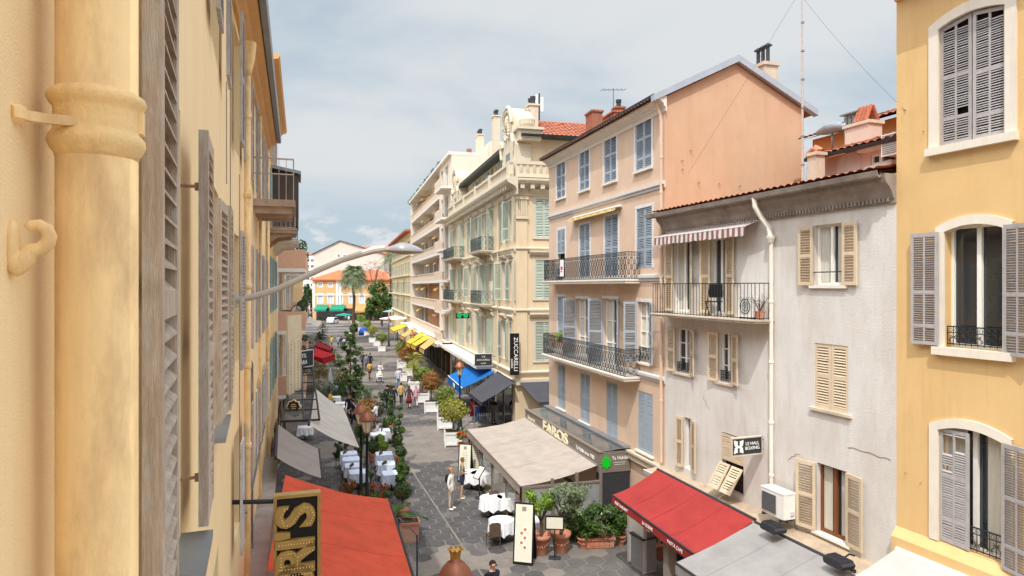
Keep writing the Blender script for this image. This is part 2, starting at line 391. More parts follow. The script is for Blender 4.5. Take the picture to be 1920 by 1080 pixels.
def ring(mb, cx, y, cz, r, t=.008, n=8, seg=3, mi=0):
    mb.tube([(cx+r*math.cos(2*math.pi*i/n), y, cz+r*math.sin(2*math.pi*i/n)) for i in range(n+1)], t, seg, mi, cap=False)
def iron_panel(mb, x0, x1, z0, z1, y=0, step=.12, ornate=True, t=.009, bar=None):
    h = z1-z0
    mb.box(x0, x1, y-.014, y+.014, z1-.025, z1); mb.box(x0, x1, y-.01, y+.01, z0+.02, z0+.04)
    if ornate: mb.box(x0, x1, y-.008, y+.008, z1-.14, z1-.125)
    n = max(2, int(round((x1-x0)/step))); dx = (x1-x0)/n
    for i in range(n+1):
        x = x0+i*dx; mb.box(x-t*.6, x+t*.6, y-t*.6, y+t*.6, z0, z1-.025)
        if ornate and i < n:
            cx = x+dx/2; r = dx*.36
            ring(mb, cx, y, z1-.08, r*.9, .006, 6)
            k = max(1, int((h-.22)/(dx*1.5)))
            for j in range(k):
                zc = z0+.06+(h-.24)*(j+.5)/k; a = (h-.24)/k*.48
                sgn = 1 if (i+j) % 2 else -1
                pts = [(cx+sgn*r*math.sin(q*math.pi*2)*(1-.25*abs(q-.5)), y, zc-a+2*a*q) for q in [s_/9 for s_ in range(10)]]
                mb.tube(pts, .009, 3, cap=False); ring(mb, cx-sgn*r*.45, y, zc+a*.5, r*.42, .006, 6); ring(mb, cx+sgn*r*.45, y, zc-a*.5, r*.42, .006, 6)
def balcony(parent, x0, x1, z, proj, m_slab, m_rail, h=.95, th=.16, ornate=True, step=.12, brackets=True, x0b=None):
    b = MB(); b.box(x0, x1, -proj, .02, z-th, z); b.box(x0-.03, x1+.03, -proj-.035, .02, z-th*.45, z-.012)
    if brackets:
        n = max(2, int((x1-x0)/1.4)+1)
        for i in range(n):
            x = x0+.2+(x1-x0-.4)*i/(n-1)
            b.prism_x([(-proj*.85, z-th), (-proj*.8, z-th-.1), (-proj*.35, z-th-.16), (-.02, z-th-.42), (.02, z-th-.42), (.02, z-th)], x-.07, x+.07)
    bal = b.build('balcony', m_slab, parent)
    r = MB(); iron_panel(r, x0+.03, x1-.03, z, z+h, y=-proj+.05, step=step, ornate=ornate)
    for xx in (x0+.04, x1-.04):
        r2 = MB(); iron_panel(r2, 0, proj-.05, z, z+h, step=step, ornate=ornate)
        r.v, o = r.v, len(r.v)
        r.v += [(xx+p[1], -proj+.05+p[0], p[2]) for p in r2.v]; r.f += [tuple(i+o for i in f) for f in r2.f]; r.mi += r2.mi
    r.build('railing', m_rail, bal)
    return bal
def tiles(mb, O, U, V, lu, lv, period=.24, row=.36, amp=.05, mi=0):
    U = Vector(U).normalized(); V = Vector(V).normalized(); Nn = U.cross(V).normalized(); O = Vector(O)
    if Nn.z < 0: Nn = -Nn
    nu = max(4, int(lu/period)*6); nr = max(1, int(lv/row)); vs_ = []; fs = []
    for r_ in range(nr):
        for e in (0, 1):
            for i in range(nu+1):
                u = lu*i/nu; ph = u/period*2*math.pi
                hgt = amp*(abs(math.sin(ph/2))**.8)+(.035 if e == 0 else 0)+.008*noise.noise((u*3, r_*1.7, 1))
                vs_.append(O+U*u+V*(lv*(r_+e)/nr-(.05 if e == 0 else 0))+Nn*hgt)
    for r_ in range(nr):
        o = r_*2*(nu+1)
        for i in range(nu): fs.append((o+i, o+i+1, o+nu+2+i, o+nu+1+i))
    mb.add(vs_, fs, mi)
    e = O-Nn*.03; mb.quad(e, e+U*lu, e+U*lu+V*lv, e+V*lv, mi)
def pipe_run(parent, pts, r, m, name='drainpipe', collars=(), seg=10):
    b = MB(); b.tube(pts, r, seg)
    for z in collars:
        p = pts[-1]; b.lathe([(r*1.02, -.05), (r*1.22, -.04), (r*1.22, .04), (r*1.02, .05)], seg, (p[0], p[1], z))
    return b.build(name, m, parent, smooth=False)
# ---------------------------------------------------------------- awnings
def awning(label, A, B, C, D, cm, val=.22, group=None, sag=.06, vm=None, frame='charcoal', arms=True, nu=16, nv=8, cassette=True, scallop=0, name='awning', cat='awning', seams=0, text=None, side_val=False, valm=None):
    A, B, C, D = map(Vector, (A, B, C, D)); loc = (A+B)/2
    t = thing(name, label, cat, loc, 0, group)
    b = MB(); vs_ = []; fs = []
    for j in range(nv+1):
        v = j/nv
        for i in range(nu+1):
            u = i/nu; p = (A*(1-u)+B*u)*(1-v)+(D*(1-u)+C*u)*v
            p = p+Vector((0, 0, -sag*math.sin(math.pi*v)*(.75+.25*math.cos(u*math.pi*2*max(1, seams)))+.022*math.sin(math.pi*v)*noise.noise((p.x*1.6, p.y*1.6, 3.1))))
            vs_.append(p-loc)
    for j in range(nv):
        for i in range(nu): o = j*(nu+1)+i; fs.append((o, o+nu+1, o+nu+2, o+1))
    b.add(vs_, fs); cn = b.build('canopy', cm, t, smooth=True)
    out = ((D+C)-(A+B)); out.z = 0; out.normalize()
    for k in range(1, seams+1):
        i = round(nu*k/(seams+1)); b = MB(); b.tube([Vector(vs_[j*(nu+1)+i])+Vector((0, 0, .002)) for j in range(nv+1)], .009, 4); b.build('seam', cm, t)
    if val:
        b = MB(); n = 24; e = C-D
        top = [D+e*i/n-loc+out*.012 for i in range(n+1)]
        bot = [p+Vector((0, 0, -val*(1-(scallop*abs(math.sin(i/n*math.pi*8)) if scallop else 0)))) + out*.01*math.sin(i*1.3) for i, p in enumerate(top)]
        b.add(top+bot, [(i, i+1, n+2+i, n+1+i) for i in range(n)]); b.build('valance', valm or cm, t)
        if side_val:
            for P, Q in ((A, D), (B, C)):
                b = MB(); b.quad(P-loc, Q-loc, Q-loc-Vector((0, 0, val*.9)), P-loc-Vector((0, 0, val*.4))); b.build('side_valance', valm or cm, t)
    b = MB(); b.tube([D-loc, C-loc], .03, 6); b.build('front_bar', M(frame), t)
    if arms:
        for P, Q in ((A.lerp(B, .08), D.lerp(C, .08)), (A.lerp(B, .92), D.lerp(C, .92))):
            b = MB(); mid = P.lerp(Q, .5)+Vector((0, 0, -.12))+(B-A).normalized()*(.35 if P.lerp(A, .5) == P else .3)
            b.tube([P-loc-Vector((0, 0, .12)), mid-loc, Q-loc-Vector((0, 0, .04))], .022, 5); b.build('arm', M(frame), t)
    if cassette:
        b = MB(); b.tube([A-loc-out*.02, B-loc-out*.02], .045, 8); b.build('cassette', M(frame), t)
    return t
# ---------------------------------------------------------------- foliage
def leaf_quads(mb, c, rad, n, size, rng, clumps=0, shell=.55, flat=.0, mi=0, droop=0):
    c = Vector(c); cl = []
    for _ in range(clumps):
        d = Vector((rng.gauss(0, 1), rng.gauss(0, 1), rng.gauss(0, 1))).normalized()*(rng.uniform(.55, 1)); cl.append((d, rng.uniform(.25, .45)))
    for _ in range(n):
        d = Vector((rng.gauss(0, 1), rng.gauss(0, 1), rng.gauss(0, 1))).normalized()
        if cl:
            q, w = rng.choice(cl); p = q+d*w*rng.uniform(.3, 1)
        else: p = d*(1-shell*rng.random()**1.6)
        pos = c+Vector((p.x*rad[0], p.y*rad[1], p.z*rad[2]))
        nd = (p.normalized()+Vector((rng.gauss(0, .7), rng.gauss(0, .7), rng.gauss(0, .7)+.3))).normalized()
        a = nd.orthogonal().normalized(); a = Matrix.Rotation(rng.uniform(0, 6.28), 3, nd) @ a; bb = nd.cross(a)
        s = size*rng.uniform(.6, 1.25); w = s*.45
        mb.add([pos-a*s, pos+bb*w-nd*s*.12, pos+a*s, pos-bb*w-nd*s*.12], [(0, 1, 2), (0, 2, 3)], mi)
leafmat('leaf_round', (88, 112, 46), (150, 158, 70))
leafmat('leaf_orange', (132, 106, 48), (170, 104, 58))
leafmat('leaf_yellow', (112, 122, 44), (176, 168, 72))
leafmat('leaf_dark', (36, 56, 30), (78, 100, 52))
leafmat('leaf_mid', (48, 78, 34), (96, 122, 52))
leafmat('leaf_olive', (92, 108, 74), (150, 160, 124))
leafmat('leaf_lime', (92, 132, 36), (146, 170, 60))
leafmat('flower_red', (170, 24, 22), (206, 60, 40), .2)
leafmat('flower_pink', (206, 130, 146), (232, 190, 198), .2)
leafmat('flower_white', (222, 214, 216), (240, 236, 236), .2)
leafmat('leaf_mauve', (128, 116, 114), (158, 146, 144), .2)
def crown(parent, c, rad, n, size, m, seed=1, name='crown', **k):
    b = MB(); leaf_quads(b, c, rad, n, size, random.Random(seed), **k); return b.build(name, M(m), parent)
def trunk_mesh(mb, h, r0, r1, rng, bend=.05, base=0, n=5):
    pts = [(bend*math.sin(i*1.7)*i/n+rng.uniform(-.01, .01), bend*math.cos(i*1.3)*i/n, base+h*i/n) for i in range(n+1)]
    mb.tube(pts, [r0+(r1-r0)*i/n for i in range(n+1)], 7); return pts
# ---------------------------------------------------------------- people
def skin_mesh(pts, edges, rad, sub=1):
    me = bpy.data.meshes.new('skel'); me.from_pydata(pts, edges, []); o = bpy.data.objects.new('skel', me); COL.objects.link(o)
    o.modifiers.new('Skin', 'SKIN'); md = o.modifiers.new('Sub', 'SUBSURF'); md.levels = sub; md.render_levels = sub
    for i, r_ in enumerate(rad): me.skin_vertices[0].data[i].radius = (r_, r_) if not isinstance(r_, tuple) else r_
    me.skin_vertices[0].data[0].use_root = True
    bpy.context.view_layer.update()
    m2 = bpy.data.meshes.new_from_object(o.evaluated_get(bpy.context.evaluated_depsgraph_get())); bpy.data.objects.remove(o); bpy.data.meshes.remove(me); return m2
POSE = {
 'stand': dict(pel=(0, 0, .93), kn=((.10, -.01, .50), (-.10, .0, .50)), an=((.11, .02, .09), (-.10, .03, .09)), el=((.245, .03, 1.14), (-.245, .03, 1.14)), wr=((.255, -.04, .90), (-.255, -.05, .90)), lean=0),
 'walk': dict(pel=(0, 0, .92), kn=((.09, -.16, .52), (-.09, .02, .49)), an=((.09, -.24, .10), (-.09, .30, .16)), el=((.24, .12, 1.15), (-.24, -.02, 1.14)), wr=((.25, .10, .91), (-.24, -.20, .95)), lean=-.03),
 'hold': dict(pel=(0, 0, .93), kn=((.10, -.02, .50), (-.10, .0, .50)), an=((.12, .02, .09), (-.10, .05, .09)), el=((.24, .02, 1.14), (-.24, .02, 1.14)), wr=((.14, -.24, 1.10), (-.14, -.24, 1.08)), lean=-.02),
 'push': dict(pel=(0, .02, .92), kn=((.09, -.14, .52), (-.09, .06, .49)), an=((.09, -.20, .10), (-.09, .32, .15)), el=((.22, -.10, 1.14), (-.22, -.10, 1.14)), wr=((.18, -.36, 1.02), (-.18, -.36, 1.02)), lean=-.10),
 'sit': dict(pel=(0, 0, .50), kn=((.11, -.42, .48), (-.11, -.42, .48)), an=((.11, -.40, .08), (-.11, -.38, .08)), el=((.23, -.06, .72), (-.23, -.06, .72)), wr=((.14, -.30, .74), (-.14, -.30, .74)), lean=-.05),
}
_pp = {}
def person_parts(pose, fem, legs):
    key = (pose, fem, legs)
    if key in _pp: return _pp[key]
    P = POSE[pose]; px_, py_, pz = P['pel']; ln = P['lean']; s = .155 if fem else .178
    up = lambda h, f=1: (px_, py_+ln*f, pz+h)
    V_ = [up(0, 0), up(.20, .4), up(.40, .8), up(.545, 1), up(.60, 1.1), up(.685, 1.3), up(.76, 1.3)]
    r_ = [(.135, .105) if fem else (.13, .10), .098 if fem else .115, .118 if fem else .14, .05, .055, .088, .072]
    V_[5] = (V_[5][0], V_[5][1]-.02, V_[5][2])
    E_ = [(i, i+1) for i in range(6)]
    idx = {}
    for k, sg in ((0, 1), (1, -1)):
        sh = (px_+sg*s, py_+ln*.95, pz+.475); el, wr = P['el'][k], P['wr'][k]
        fw = (Vector(wr)-Vector(el)).normalized(); hd = Vector(wr)+fw*.07
        b0 = len(V_); V_ += [sh, el, wr, tuple(hd)]; r_ += [.055, .04, .028, (.036, .022)]; E_ += [(2, b0), (b0, b0+1), (b0+1, b0+2), (b0+2, b0+3)]; idx['a%d' % k] = b0
        hp = (px_+sg*.085, py_, pz-.06); kn, an = P['kn'][k], P['an'][k]; toe = (an[0]+sg*.02, an[1]-.15, max(.035, an[2]-.055))
        b0 = len(V_); V_ += [hp, kn, an, toe]; r_ += [.088, .056, .038, (.04, .028)]; E_ += [(0, b0), (b0, b0+1), (b0+1, b0+2), (b0+2, b0+3)]; idx['l%d' % k] = b0
    body = skin_mesh(V_, E_, r_)
    # face, ears and fingers join the body mesh
    x = MB(); H = Vector(V_[5])
    x.ball(H+Vector((0, -.088, .0)), .017, 6, 4, sc_=(.8, 1.1, 1.2)); x.ball(H+Vector((.082, .005, 0)), .022, 6, 4, sc_=(.5, .8, 1.3)); x.ball(H+Vector((-.082, .005, 0)), .022, 6, 4, sc_=(.5, .8, 1.3))
    for k in (0, 1):
        b0 = idx['a%d' % k]; w_ = Vector(V_[b0+2]); h_ = Vector(V_[b0+3]); f = (h_-w_).normalized(); side = f.cross(Vector((1, 0, 0))).normalized() if abs(f.x) < .8 else Vector((0, 0, 1)); curl = Vector((1 if k else -1, 0, 0))
        for j, L_ in enumerate((.055, .07, .075, .06)):
            o0 = h_+side*(.027-.018*j)+f*.015; x.tube([o0, o0+f*L_*.55+curl*.006, o0+f*L_+curl*.025], [.009, .008, .006], 5)
        o0 = w_+f*.03+side*.03; x.tube([o0, o0+side*.02+f*.02+curl*.012, o0+side*.022+f*.055+curl*.02], [.011, .009, .007], 5)
    n0 = len(body.vertices); bv = []
    for v in body.vertices:
        c_ = v.co; f_ = 1
        if pz-.13 < c_.z < pz+.44 and abs(c_.x) < s*1.02: f_ = .80; t_ = (c_.z-pz)/.5; ay = py_+ln*t_; bv.append((px_+(c_.x-px_)*f_, ay+(c_.y-ay)*f_, c_.z))
        else: bv.append(tuple(c_))
    bf = [tuple(p.vertices) for p in body.polygons]
    y = MB(); y.add(bv, bf, 0); y.add(x.v, x.f, 0)
    e = MB()
    for sg in (1, -1): y.ball(H+Vector((sg*.032, -.08, .015)), .009, 6, 4, 1)
    y.box(H.x-.024, H.x+.024, H.y-.086, H.y-.07, H.z-.052, H.z-.043, 2)
    bodym = y.mesh('person', [M('skin'), M('black'), M('lip')], True)
    # garments
    def sub(ids, grow, cutr=None):
        ids = list(ids); mp = {a: i for i, a in enumerate(ids)}
        rr = [tuple(q+grow for q in r_[a]) if isinstance(r_[a], tuple) else r_[a]+grow for a in ids]
        return skin_mesh([V_[a] for a in ids], [(mp[a], mp[b]) for a, b in E_ if a in mp and b in mp], rr)
    a0, a1, l0, l1 = idx['a0'], idx['a1'], idx['l0'], idx['l1']
    top = {}; V_.append((px_, py_+(.0 if pose != 'sit' else -.02), pz-.17)); hem = len(V_)-1; r_.append((.15, .13)); E_.append((0, hem))
    keep = list(V_); r0_ = r_[0]; r_[0] = (r0_[0]+.012, r0_[1]+.02)
    top['long'] = sub([0, 1, 2, 3, hem, a0, a0+1, a0+2, a1, a1+1, a1+2], .014)
    short = list(V_)
    for b0 in (a0, a1): V_[b0+1] = tuple(Vector(V_[b0]).lerp(Vector(V_[b0+1]), .72))
    top['short'] = sub([0, 1, 2, 3, hem, a0, a0+1, a1, a1+1], .016); V_[:] = keep; r_[0] = (r0_[0], r0_[1]+.012); short = list(V_)
    bt = {}
    bt['trousers'] = sub([0, 1, l0, l0+1, l0+2, l1, l1+1, l1+2], .012)
    for b0 in (l0, l1): V_[b0+1] = tuple(Vector(V_[b0]).lerp(Vector(V_[b0+1]), .8))
    bt['shorts'] = sub([0, 1, l0, l0+1, l1, l1+1], .02); V_[:] = keep; r_[0] = r0_
    k = MB(); k.lathe([(.11, pz+.12), (.15, pz), (.19, pz-.25), (.23, .42)], 14, (px_, py_, 0)); bt['skirt'] = k.mesh('skirt', M('black'), True)
    shoe = []
    for b0 in (l0, l1):
        an, toe = Vector(V_[b0+2]), Vector(V_[b0+3]); sm_ = MB(); shoe.append(sm_)
        sm_.ball((an.x*.5+toe.x*.5, (an.y+toe.y)/2+.0, max(.045, toe.z+.012)), .05, 8, 5, 0, (.95, 2.5, .95))
    hs = {}
    hb = MB(); hb.ball(H+Vector((0, .02, .034)), .1, 14, 12, 0, (.92, .98, 1.0))
    hb.v = [(a, b, c) if not (b < H.y-.03 and c < H.z+.062) else (a*.9, H.y-.02, c) for a, b, c in hb.v]
    hs['short'] = hb.mesh('hair', M('black'), True)
    hb.ball(H+Vector((0, .07, -.14)), .095, 10, 7, 0, (1.05, .55, 2.1)); hs['long'] = hb.mesh('hair', M('black'), True)
    hc = MB(); hc.ball(H+Vector((0, .02, .034)), .1, 14, 12, 0, (.92, .98, 1.0)); hc.v = [(a, b, c) if not (b < H.y-.03 and c < H.z+.062) else (a*.9, H.y-.02, c) for a, b, c in hc.v]
    hc.ball(H+Vector((0, .1, .08)), .05, 8, 6); hs['bun'] = hc.mesh('hair', M('black'), True)
    for d in (top, bt):
        for me in d.values():
            if not me.materials: me.materials.append(M('black'))
            me.polygons.foreach_set('use_smooth', [True]*len(me.polygons))
    _pp[key] = dict(body=bodym, top=top, bot=bt, shoe=[q.mesh('shoe', M('black'), True) for q in shoe], hair=hs, H=H, chest=Vector(V_[2])); return _pp[key]
mat('lip', (168, 96, 88), rough=.5)
def cloth(rgb): return mat('cloth_%d_%d_%d' % rgb, rgb, rough=.9, var=.12, scale=9, bump=.2)
def person(label, loc, rotz, pose='stand', fem=False, top=('long', (40, 40, 44)), bot=('trousers', (50, 52, 60)), hair=('short', (50, 38, 30)), shoes=(40, 36, 34), h=1.72, group=None, skin=None, extra=None):
    pp = person_parts(pose, fem, bot[0])
    o = link('person', pp['body'], None, loc, rotz); tag(o, label, 'person', group); k = h/1.72; o.scale = (k, k, k)
    if skin: recolor(o, 0, skin)
    for nm, me, c in (('top', pp['top'][top[0]], top[1]), (bot[0], pp['bot'][bot[0]], bot[1]), ('shoe', pp['shoe'][0], shoes), ('shoe', pp['shoe'][1], shoes), ('hair', pp['hair'][hair[0]], hair[1])):
        q = link(nm, me, o); recolor(q, 0, cloth(c))
    if extra:
        for nm, f, c in extra:
            b = MB(); f(b, pp); q = b.build(nm, cloth(c), o, smooth=True)
    return o
def x_backpack(b, pp): c = pp['chest']; b.ball(c+Vector((0, .19, -.06)), .15, 10, 8, 0, (.9, .6, 1.25))
def x_shades(b, pp):
    H = pp['H']
    for sg in (1, -1): b.ball(H+Vector((sg*.034, -.088, .016)), .022, 8, 5, 0, (1.05, .35, .8)); b.box(H.x+sg*.075-.004, H.x+sg*.075+.004, H.y-.08, H.y+.02, H.z+.012, H.z+.024)
    b.box(H.x-.012, H.x+.012, H.y-.098, H.y-.09, H.z+.015, H.z+.023)
def x_bag(b, pp): c = pp['chest']; b.box(c.x+.24, c.x+.36, c.y-.12, c.y+.12, c.z-.62, c.z-.36); b.tube([c+Vector((.30, -.08, -.36)), c+Vector((.2, 0, .12)), c+Vector((.30, .08, -.36))], .012, 5)
# ---------------------------------------------------------------- the wall lines of the street
FA = Frame(0, 0, -.379, 'L'); FA.P = Vector((-.43, 0, 0))
FB = Frame(-4.22, 10, -.325, 'L')
FL2 = Frame(-7.96, 21.5, -.316, 'L')
FL3 = Frame(-11.28, 32, -.300, 'L')
FP = Frame(5.2, 22.7, -.296, 'R')     # peach house, lx=0 at its near corner, negative going away
FW = Frame(5.2, 22.7, -.352, 'R')     # dirty white house, lx 0..9
FY = Frame(8.19, 14.2, -.384, 'R')    # yellow house on the right
FZ = Frame(.2, 41.0, -.254, 'R')      # belle epoque corner house
FM = Frame(-5.9, 65.0, -.254, 'R')    # modern balcony block
FN = Frame(-15.8, 104.0, -.254, 'R')
# ================================================================= GROUND
mat('ground', (134, 125, 116), rough=.95, var=.12, scale=.7, bump=.2)
g = MB(); g.quad((-900, -300, 0), (900, -300, 0), (900, 1500, 0), (-900, 1500, 0)); struct('ground', g, M('ground'), label='pale stone ground of the street and the square beyond', cat='ground')
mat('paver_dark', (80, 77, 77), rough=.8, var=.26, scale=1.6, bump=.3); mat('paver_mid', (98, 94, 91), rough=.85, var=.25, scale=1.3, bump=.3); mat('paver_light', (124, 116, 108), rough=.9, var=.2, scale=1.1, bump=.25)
def left_x(d):
    if d < 10: return -.43-.379*d
    if d < 21.5: return -4.22-.325*(d-10)
    if d < 32: return -7.96-.316*(d-21.5)
    return -11.28-.30*(d-32)
def right_x(d):
    if d < 14.2: return 8.19-.384*(d-14.2)
    if d < 22.7: return 5.2-.352*(d-22.7)
    if d < 33.9: return 5.2-.296*(d-22.7)
    return max(.2-.254*(d-41), -60) if d > 41 else 2.2
g = MB(); ux, uy = Vector((-.27, 1, 0)).normalized(), Vector((1, .27, 0)).normalized(); S = .37
rg = random.Random(3)
for i in range(0, 300):
    for j in range(-28, 40):
        along = 6+i*S*1.5; acr = (j+(.5 if i % 2 else 0))*S*math.sqrt(3)
        c = Vector((-.0, 0, 0))+ux*along+uy*acr
        if c.y < 5 or c.y > 165 or not (left_x(c.y)-.3 < c.x < right_x(c.y)+.3): continue
        ac = (c.x-left_x(c.y))/(right_x(c.y)-left_x(c.y))
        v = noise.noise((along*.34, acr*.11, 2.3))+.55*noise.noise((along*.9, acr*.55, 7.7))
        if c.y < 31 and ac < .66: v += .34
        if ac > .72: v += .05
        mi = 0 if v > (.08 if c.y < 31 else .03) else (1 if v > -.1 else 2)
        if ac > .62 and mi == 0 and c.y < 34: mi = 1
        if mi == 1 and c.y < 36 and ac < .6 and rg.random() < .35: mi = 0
        if rg.random() < .05: mi = rg.choice((1, 2))
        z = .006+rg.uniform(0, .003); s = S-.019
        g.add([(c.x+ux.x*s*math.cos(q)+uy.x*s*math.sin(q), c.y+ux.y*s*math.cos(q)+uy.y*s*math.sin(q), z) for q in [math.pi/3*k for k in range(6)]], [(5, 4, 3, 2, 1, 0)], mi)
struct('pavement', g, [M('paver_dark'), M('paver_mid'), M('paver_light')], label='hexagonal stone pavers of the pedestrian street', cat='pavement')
g = MB(); a, b = G(762, 868), G(905, 1080); n_ = (b-a).normalized().cross(Vector((0, 0, 1)))*.035
g.add([a-n_+Vector((0, 0, .014)), b-n_+Vector((0, 0, .014)), b+n_+Vector((0, 0, .014)), a+n_+Vector((0, 0, .014))], [(0, 1, 2, 3)])
struct('drain_channel', g, M('paver_light'), label='narrow straight drain line in the paving', cat='drain')
# ================================================================= LEFT: pale yellow house
mat('left_yellow', (255, 226, 178), rough=.9, var=.05, scale=1.4, bump=.22, bscale=170, streak=(230, 190, 142), streak_amt=.4, dirt=(236, 206, 162), dirt_amt=.5, dirt_scale=1.1)
mat('left_pipe', (248, 214, 158), rough=.75, var=.07, scale=5, bump=.10, bscale=200, streak=(196, 150, 100), streak_amt=.45, dirt=(176, 138, 98), dirt_amt=.7, dirt_scale=7)
mat('rust', (158, 120, 92), rough=.9, var=.3, scale=30)
m = mat('old_wood', (200, 180, 160), rough=.95, var=.28, scale=14, stretch=(6, 6, .35), bump=.7, dirt=(226, 220, 212), dirt_amt=.85, dirt_scale=11)
mat('old_wood_pale', (196, 190, 186), objvar=.16, rough=.9, var=.2, scale=9, stretch=(5, 5, .4), bump=.4, dirt=(110, 98, 92), dirt_amt=.6, dirt_scale=9)
LH = thing('yellow_house', 'long pale yellow house close on the left with thick rainwater pipe and weathered grey shutters', 'house', (-.43, 0, 0), FA.rot)
# wall stretch nearest the camera, in its own axes; the second stretch turns slightly and is placed inside the same house
def sec(fr): # transform from frame fr to LH local
    return Matrix.Translation(LH.location) @ Matrix.Rotation(FA.rot, 4, 'Z'), Matrix.Translation(fr.P) @ Matrix.Rotation(fr.rot, 4, 'Z')
mA, mB = sec(FB); T_B = mA.inverted() @ mB
def inB(o): o.matrix_local = T_B @ o.matrix_local; return o
RZ = 13.75
winA = [(FA.xd(2.55), FA.xd(3.62), 7.72, 9.95), (FA.xd(5.95), FA.xd(7.0), 7.72, 9.95), (FA.xd(2.55), FA.xd(3.62), 11.25, 13.2), (FA.xd(5.95), FA.xd(7.0), 11.25, 13.2), (FA.xd(5.95), FA.xd(7.0), 4.2, 6.3), (FA.xd(2.55), FA.xd(3.62), 4.2, 6.3)]
winBd = [(10.6, 11.6), (14.1, 15.1), (17.2, 18.2), (19.9, 20.7)]
winB = [(FB.xd(a), FB.xd(b), z0, z1) for a, b in winBd for z0, z1 in ((7.72, 9.85), (11.2, 13.2), (4.9, 6.6))]
b = MB(); LA1 = FA.xd(10.0)
facade(b, -2.5, LA1, 0, RZ, winA, depth=.2)
b.M = T_B; LB1 = FB.xd(21.5)
facade(b, .0, LB1, 0, RZ, winB, depth=.2)
b.quad((LB1, 0, 0), (LB1, 9, 0), (LB1, 9, RZ), (LB1, 0, RZ)); b.quad((-3, 9, 0), (-3, 9, RZ), (LB1, 9, RZ), (LB1, 9, 0)); b.M = None
b.quad((-2.5, 0, 0), (-2.5, 0, RZ), (-2.5, 9, RZ), (-2.5, 9, 0)); b.quad((-2.5, 9, 0), (-2.5, 9, RZ), (LA1, 9, RZ), (LA1, 9, 0))
b.build('wall', M('left_yellow'), LH)
# cornice, gutter, roof
def cornice(parent, x0, x1, z, proj, m, prof=None, name='cornice', Tm=None):
    prof = prof or [(0, 0), (-.06, 0), (-.08, .08), (-proj*.45, .14), (-proj*.55, .22), (-proj*.9, .27), (-proj, .36), (-proj, .42), (0, .42)]
    b = MB(); b.M = Tm; b.prism_x([(p[0], z+p[1]) for p in prof], x0, x1); return b.build(name, m, parent)
mat('soffit', (214, 168, 112), rough=.9, var=.1)
cornice(LH, -2.5, LA1+.02, RZ-.42, .34, M('soffit')); cornice(LH, -.02, LB1+.1, RZ-.42, .34, M('soffit'), Tm=T_B)
for T_, x0, x1 in ((None, -2.5, LA1+.05), (T_B, -.05, LB1+.12)):
    b = MB(); b.M = T_; b.prism_x([(-.34, RZ), (-.36, RZ-.09), (-.47, RZ-.09), (-.49, RZ+.02), (-.34, RZ+.02)], x0, x1); b.build('gutter', M('zinc'), LH)
    b = MB(); b.M = T_; tiles(b, (x0, -.4, RZ+.03), (1, 0, 0), (0, 1, .32), x1-x0, 5.0); b.build('roof', M('tile'), LH)
# shutters of the near windows
def leaf(parent, fr, d0, d1, z0, z1, m, off, mirror=False, Tm=None, yaw=0, **kw):
    x0, x1 = fr.xd(d0), fr.xd(d1); me = shutter_mesh(x1-x0, z1-z0, mirror, m, **kw)
    o = link('shutter', me, parent, (x0 if not mirror else x1, -off, z0), R(yaw))
    if Tm: o.matrix_local = Tm @ Matrix.Translation((x0 if not mirror else x1, -off, z0)) @ Matrix.Rotation(R(yaw), 4, 'Z')
    return o
def plain_window(x0, x1, z0, z1, Tm=None, fm='old_wood_pale', curtain=False):
    w = window(LH, x0, x1, z0, z1, M(fm), depth=.2, curtain=curtain)
    if Tm: w.matrix_local = Tm @ w.matrix_local
    return w
wA = [plain_window(*q) for q in winA]; wB = [plain_window(*q, Tm=T_B) for q in winB]
leaf(wA[0], FA, 1.98, 2.53, 7.72, 10.25, M('old_wood'), .085, True, pitch=.075, panels=(.48, .52), st=.07, t=.055, yaw=1.4, lean=.62)
leaf(wA[0], FA, 3.62, 4.16, 7.68, 9.86, M('old_wood'), .115, False, pitch=.065, panels=(.42, .58), st=.075, t=.05, yaw=.5, lean=.62)
leaf(wA[1], FA, 5.25, 5.85, 7.9, 9.7, M('old_wood'), .125, True, pitch=.065, panels=(.42, .58), st=.075, t=.05, yaw=-3, lean=.62)
leaf(wA[1], FA, 7.05, 7.6, 7.68, 9.86, M('old_wood'), .1, False, pitch=.065, panels=(.42, .58), st=.075, t=.05, lean=.62)
for k, q in ((2, winA[2]), (3, winA[3])):
    for s_ in (0, 1): leaf(wA[k], FA, (2.0, 3.7)[s_] if k == 2 else (5.35, 7.05)[s_], (2.5, 4.2)[s_] if k == 2 else (5.9, 7.6)[s_], q[2], q[3], M('old_wood_pale'), .09, s_ == 0)
for i, (a, c) in enumerate(winBd):
    for f in range(3):
        q = winB[i*3+f]
        o1 = link('shutter', shutter_mesh(.52, q[3]-q[2], True, M('old_wood_pale'), panels=(.5, .5)), wB[i*3+f], (q[0]-.02, -.08 if i else -.14, q[2]), 0); o1.location = (q[0]-.02, -.08 if i else -.14, q[2])
        o2 = link('shutter', shutter_mesh(.52, q[3]-q[2], False, M('old_wood_pale'), panels=(.5, .5)), wB[i*3+f], (q[1]+.02, -.08, q[2]), 0)
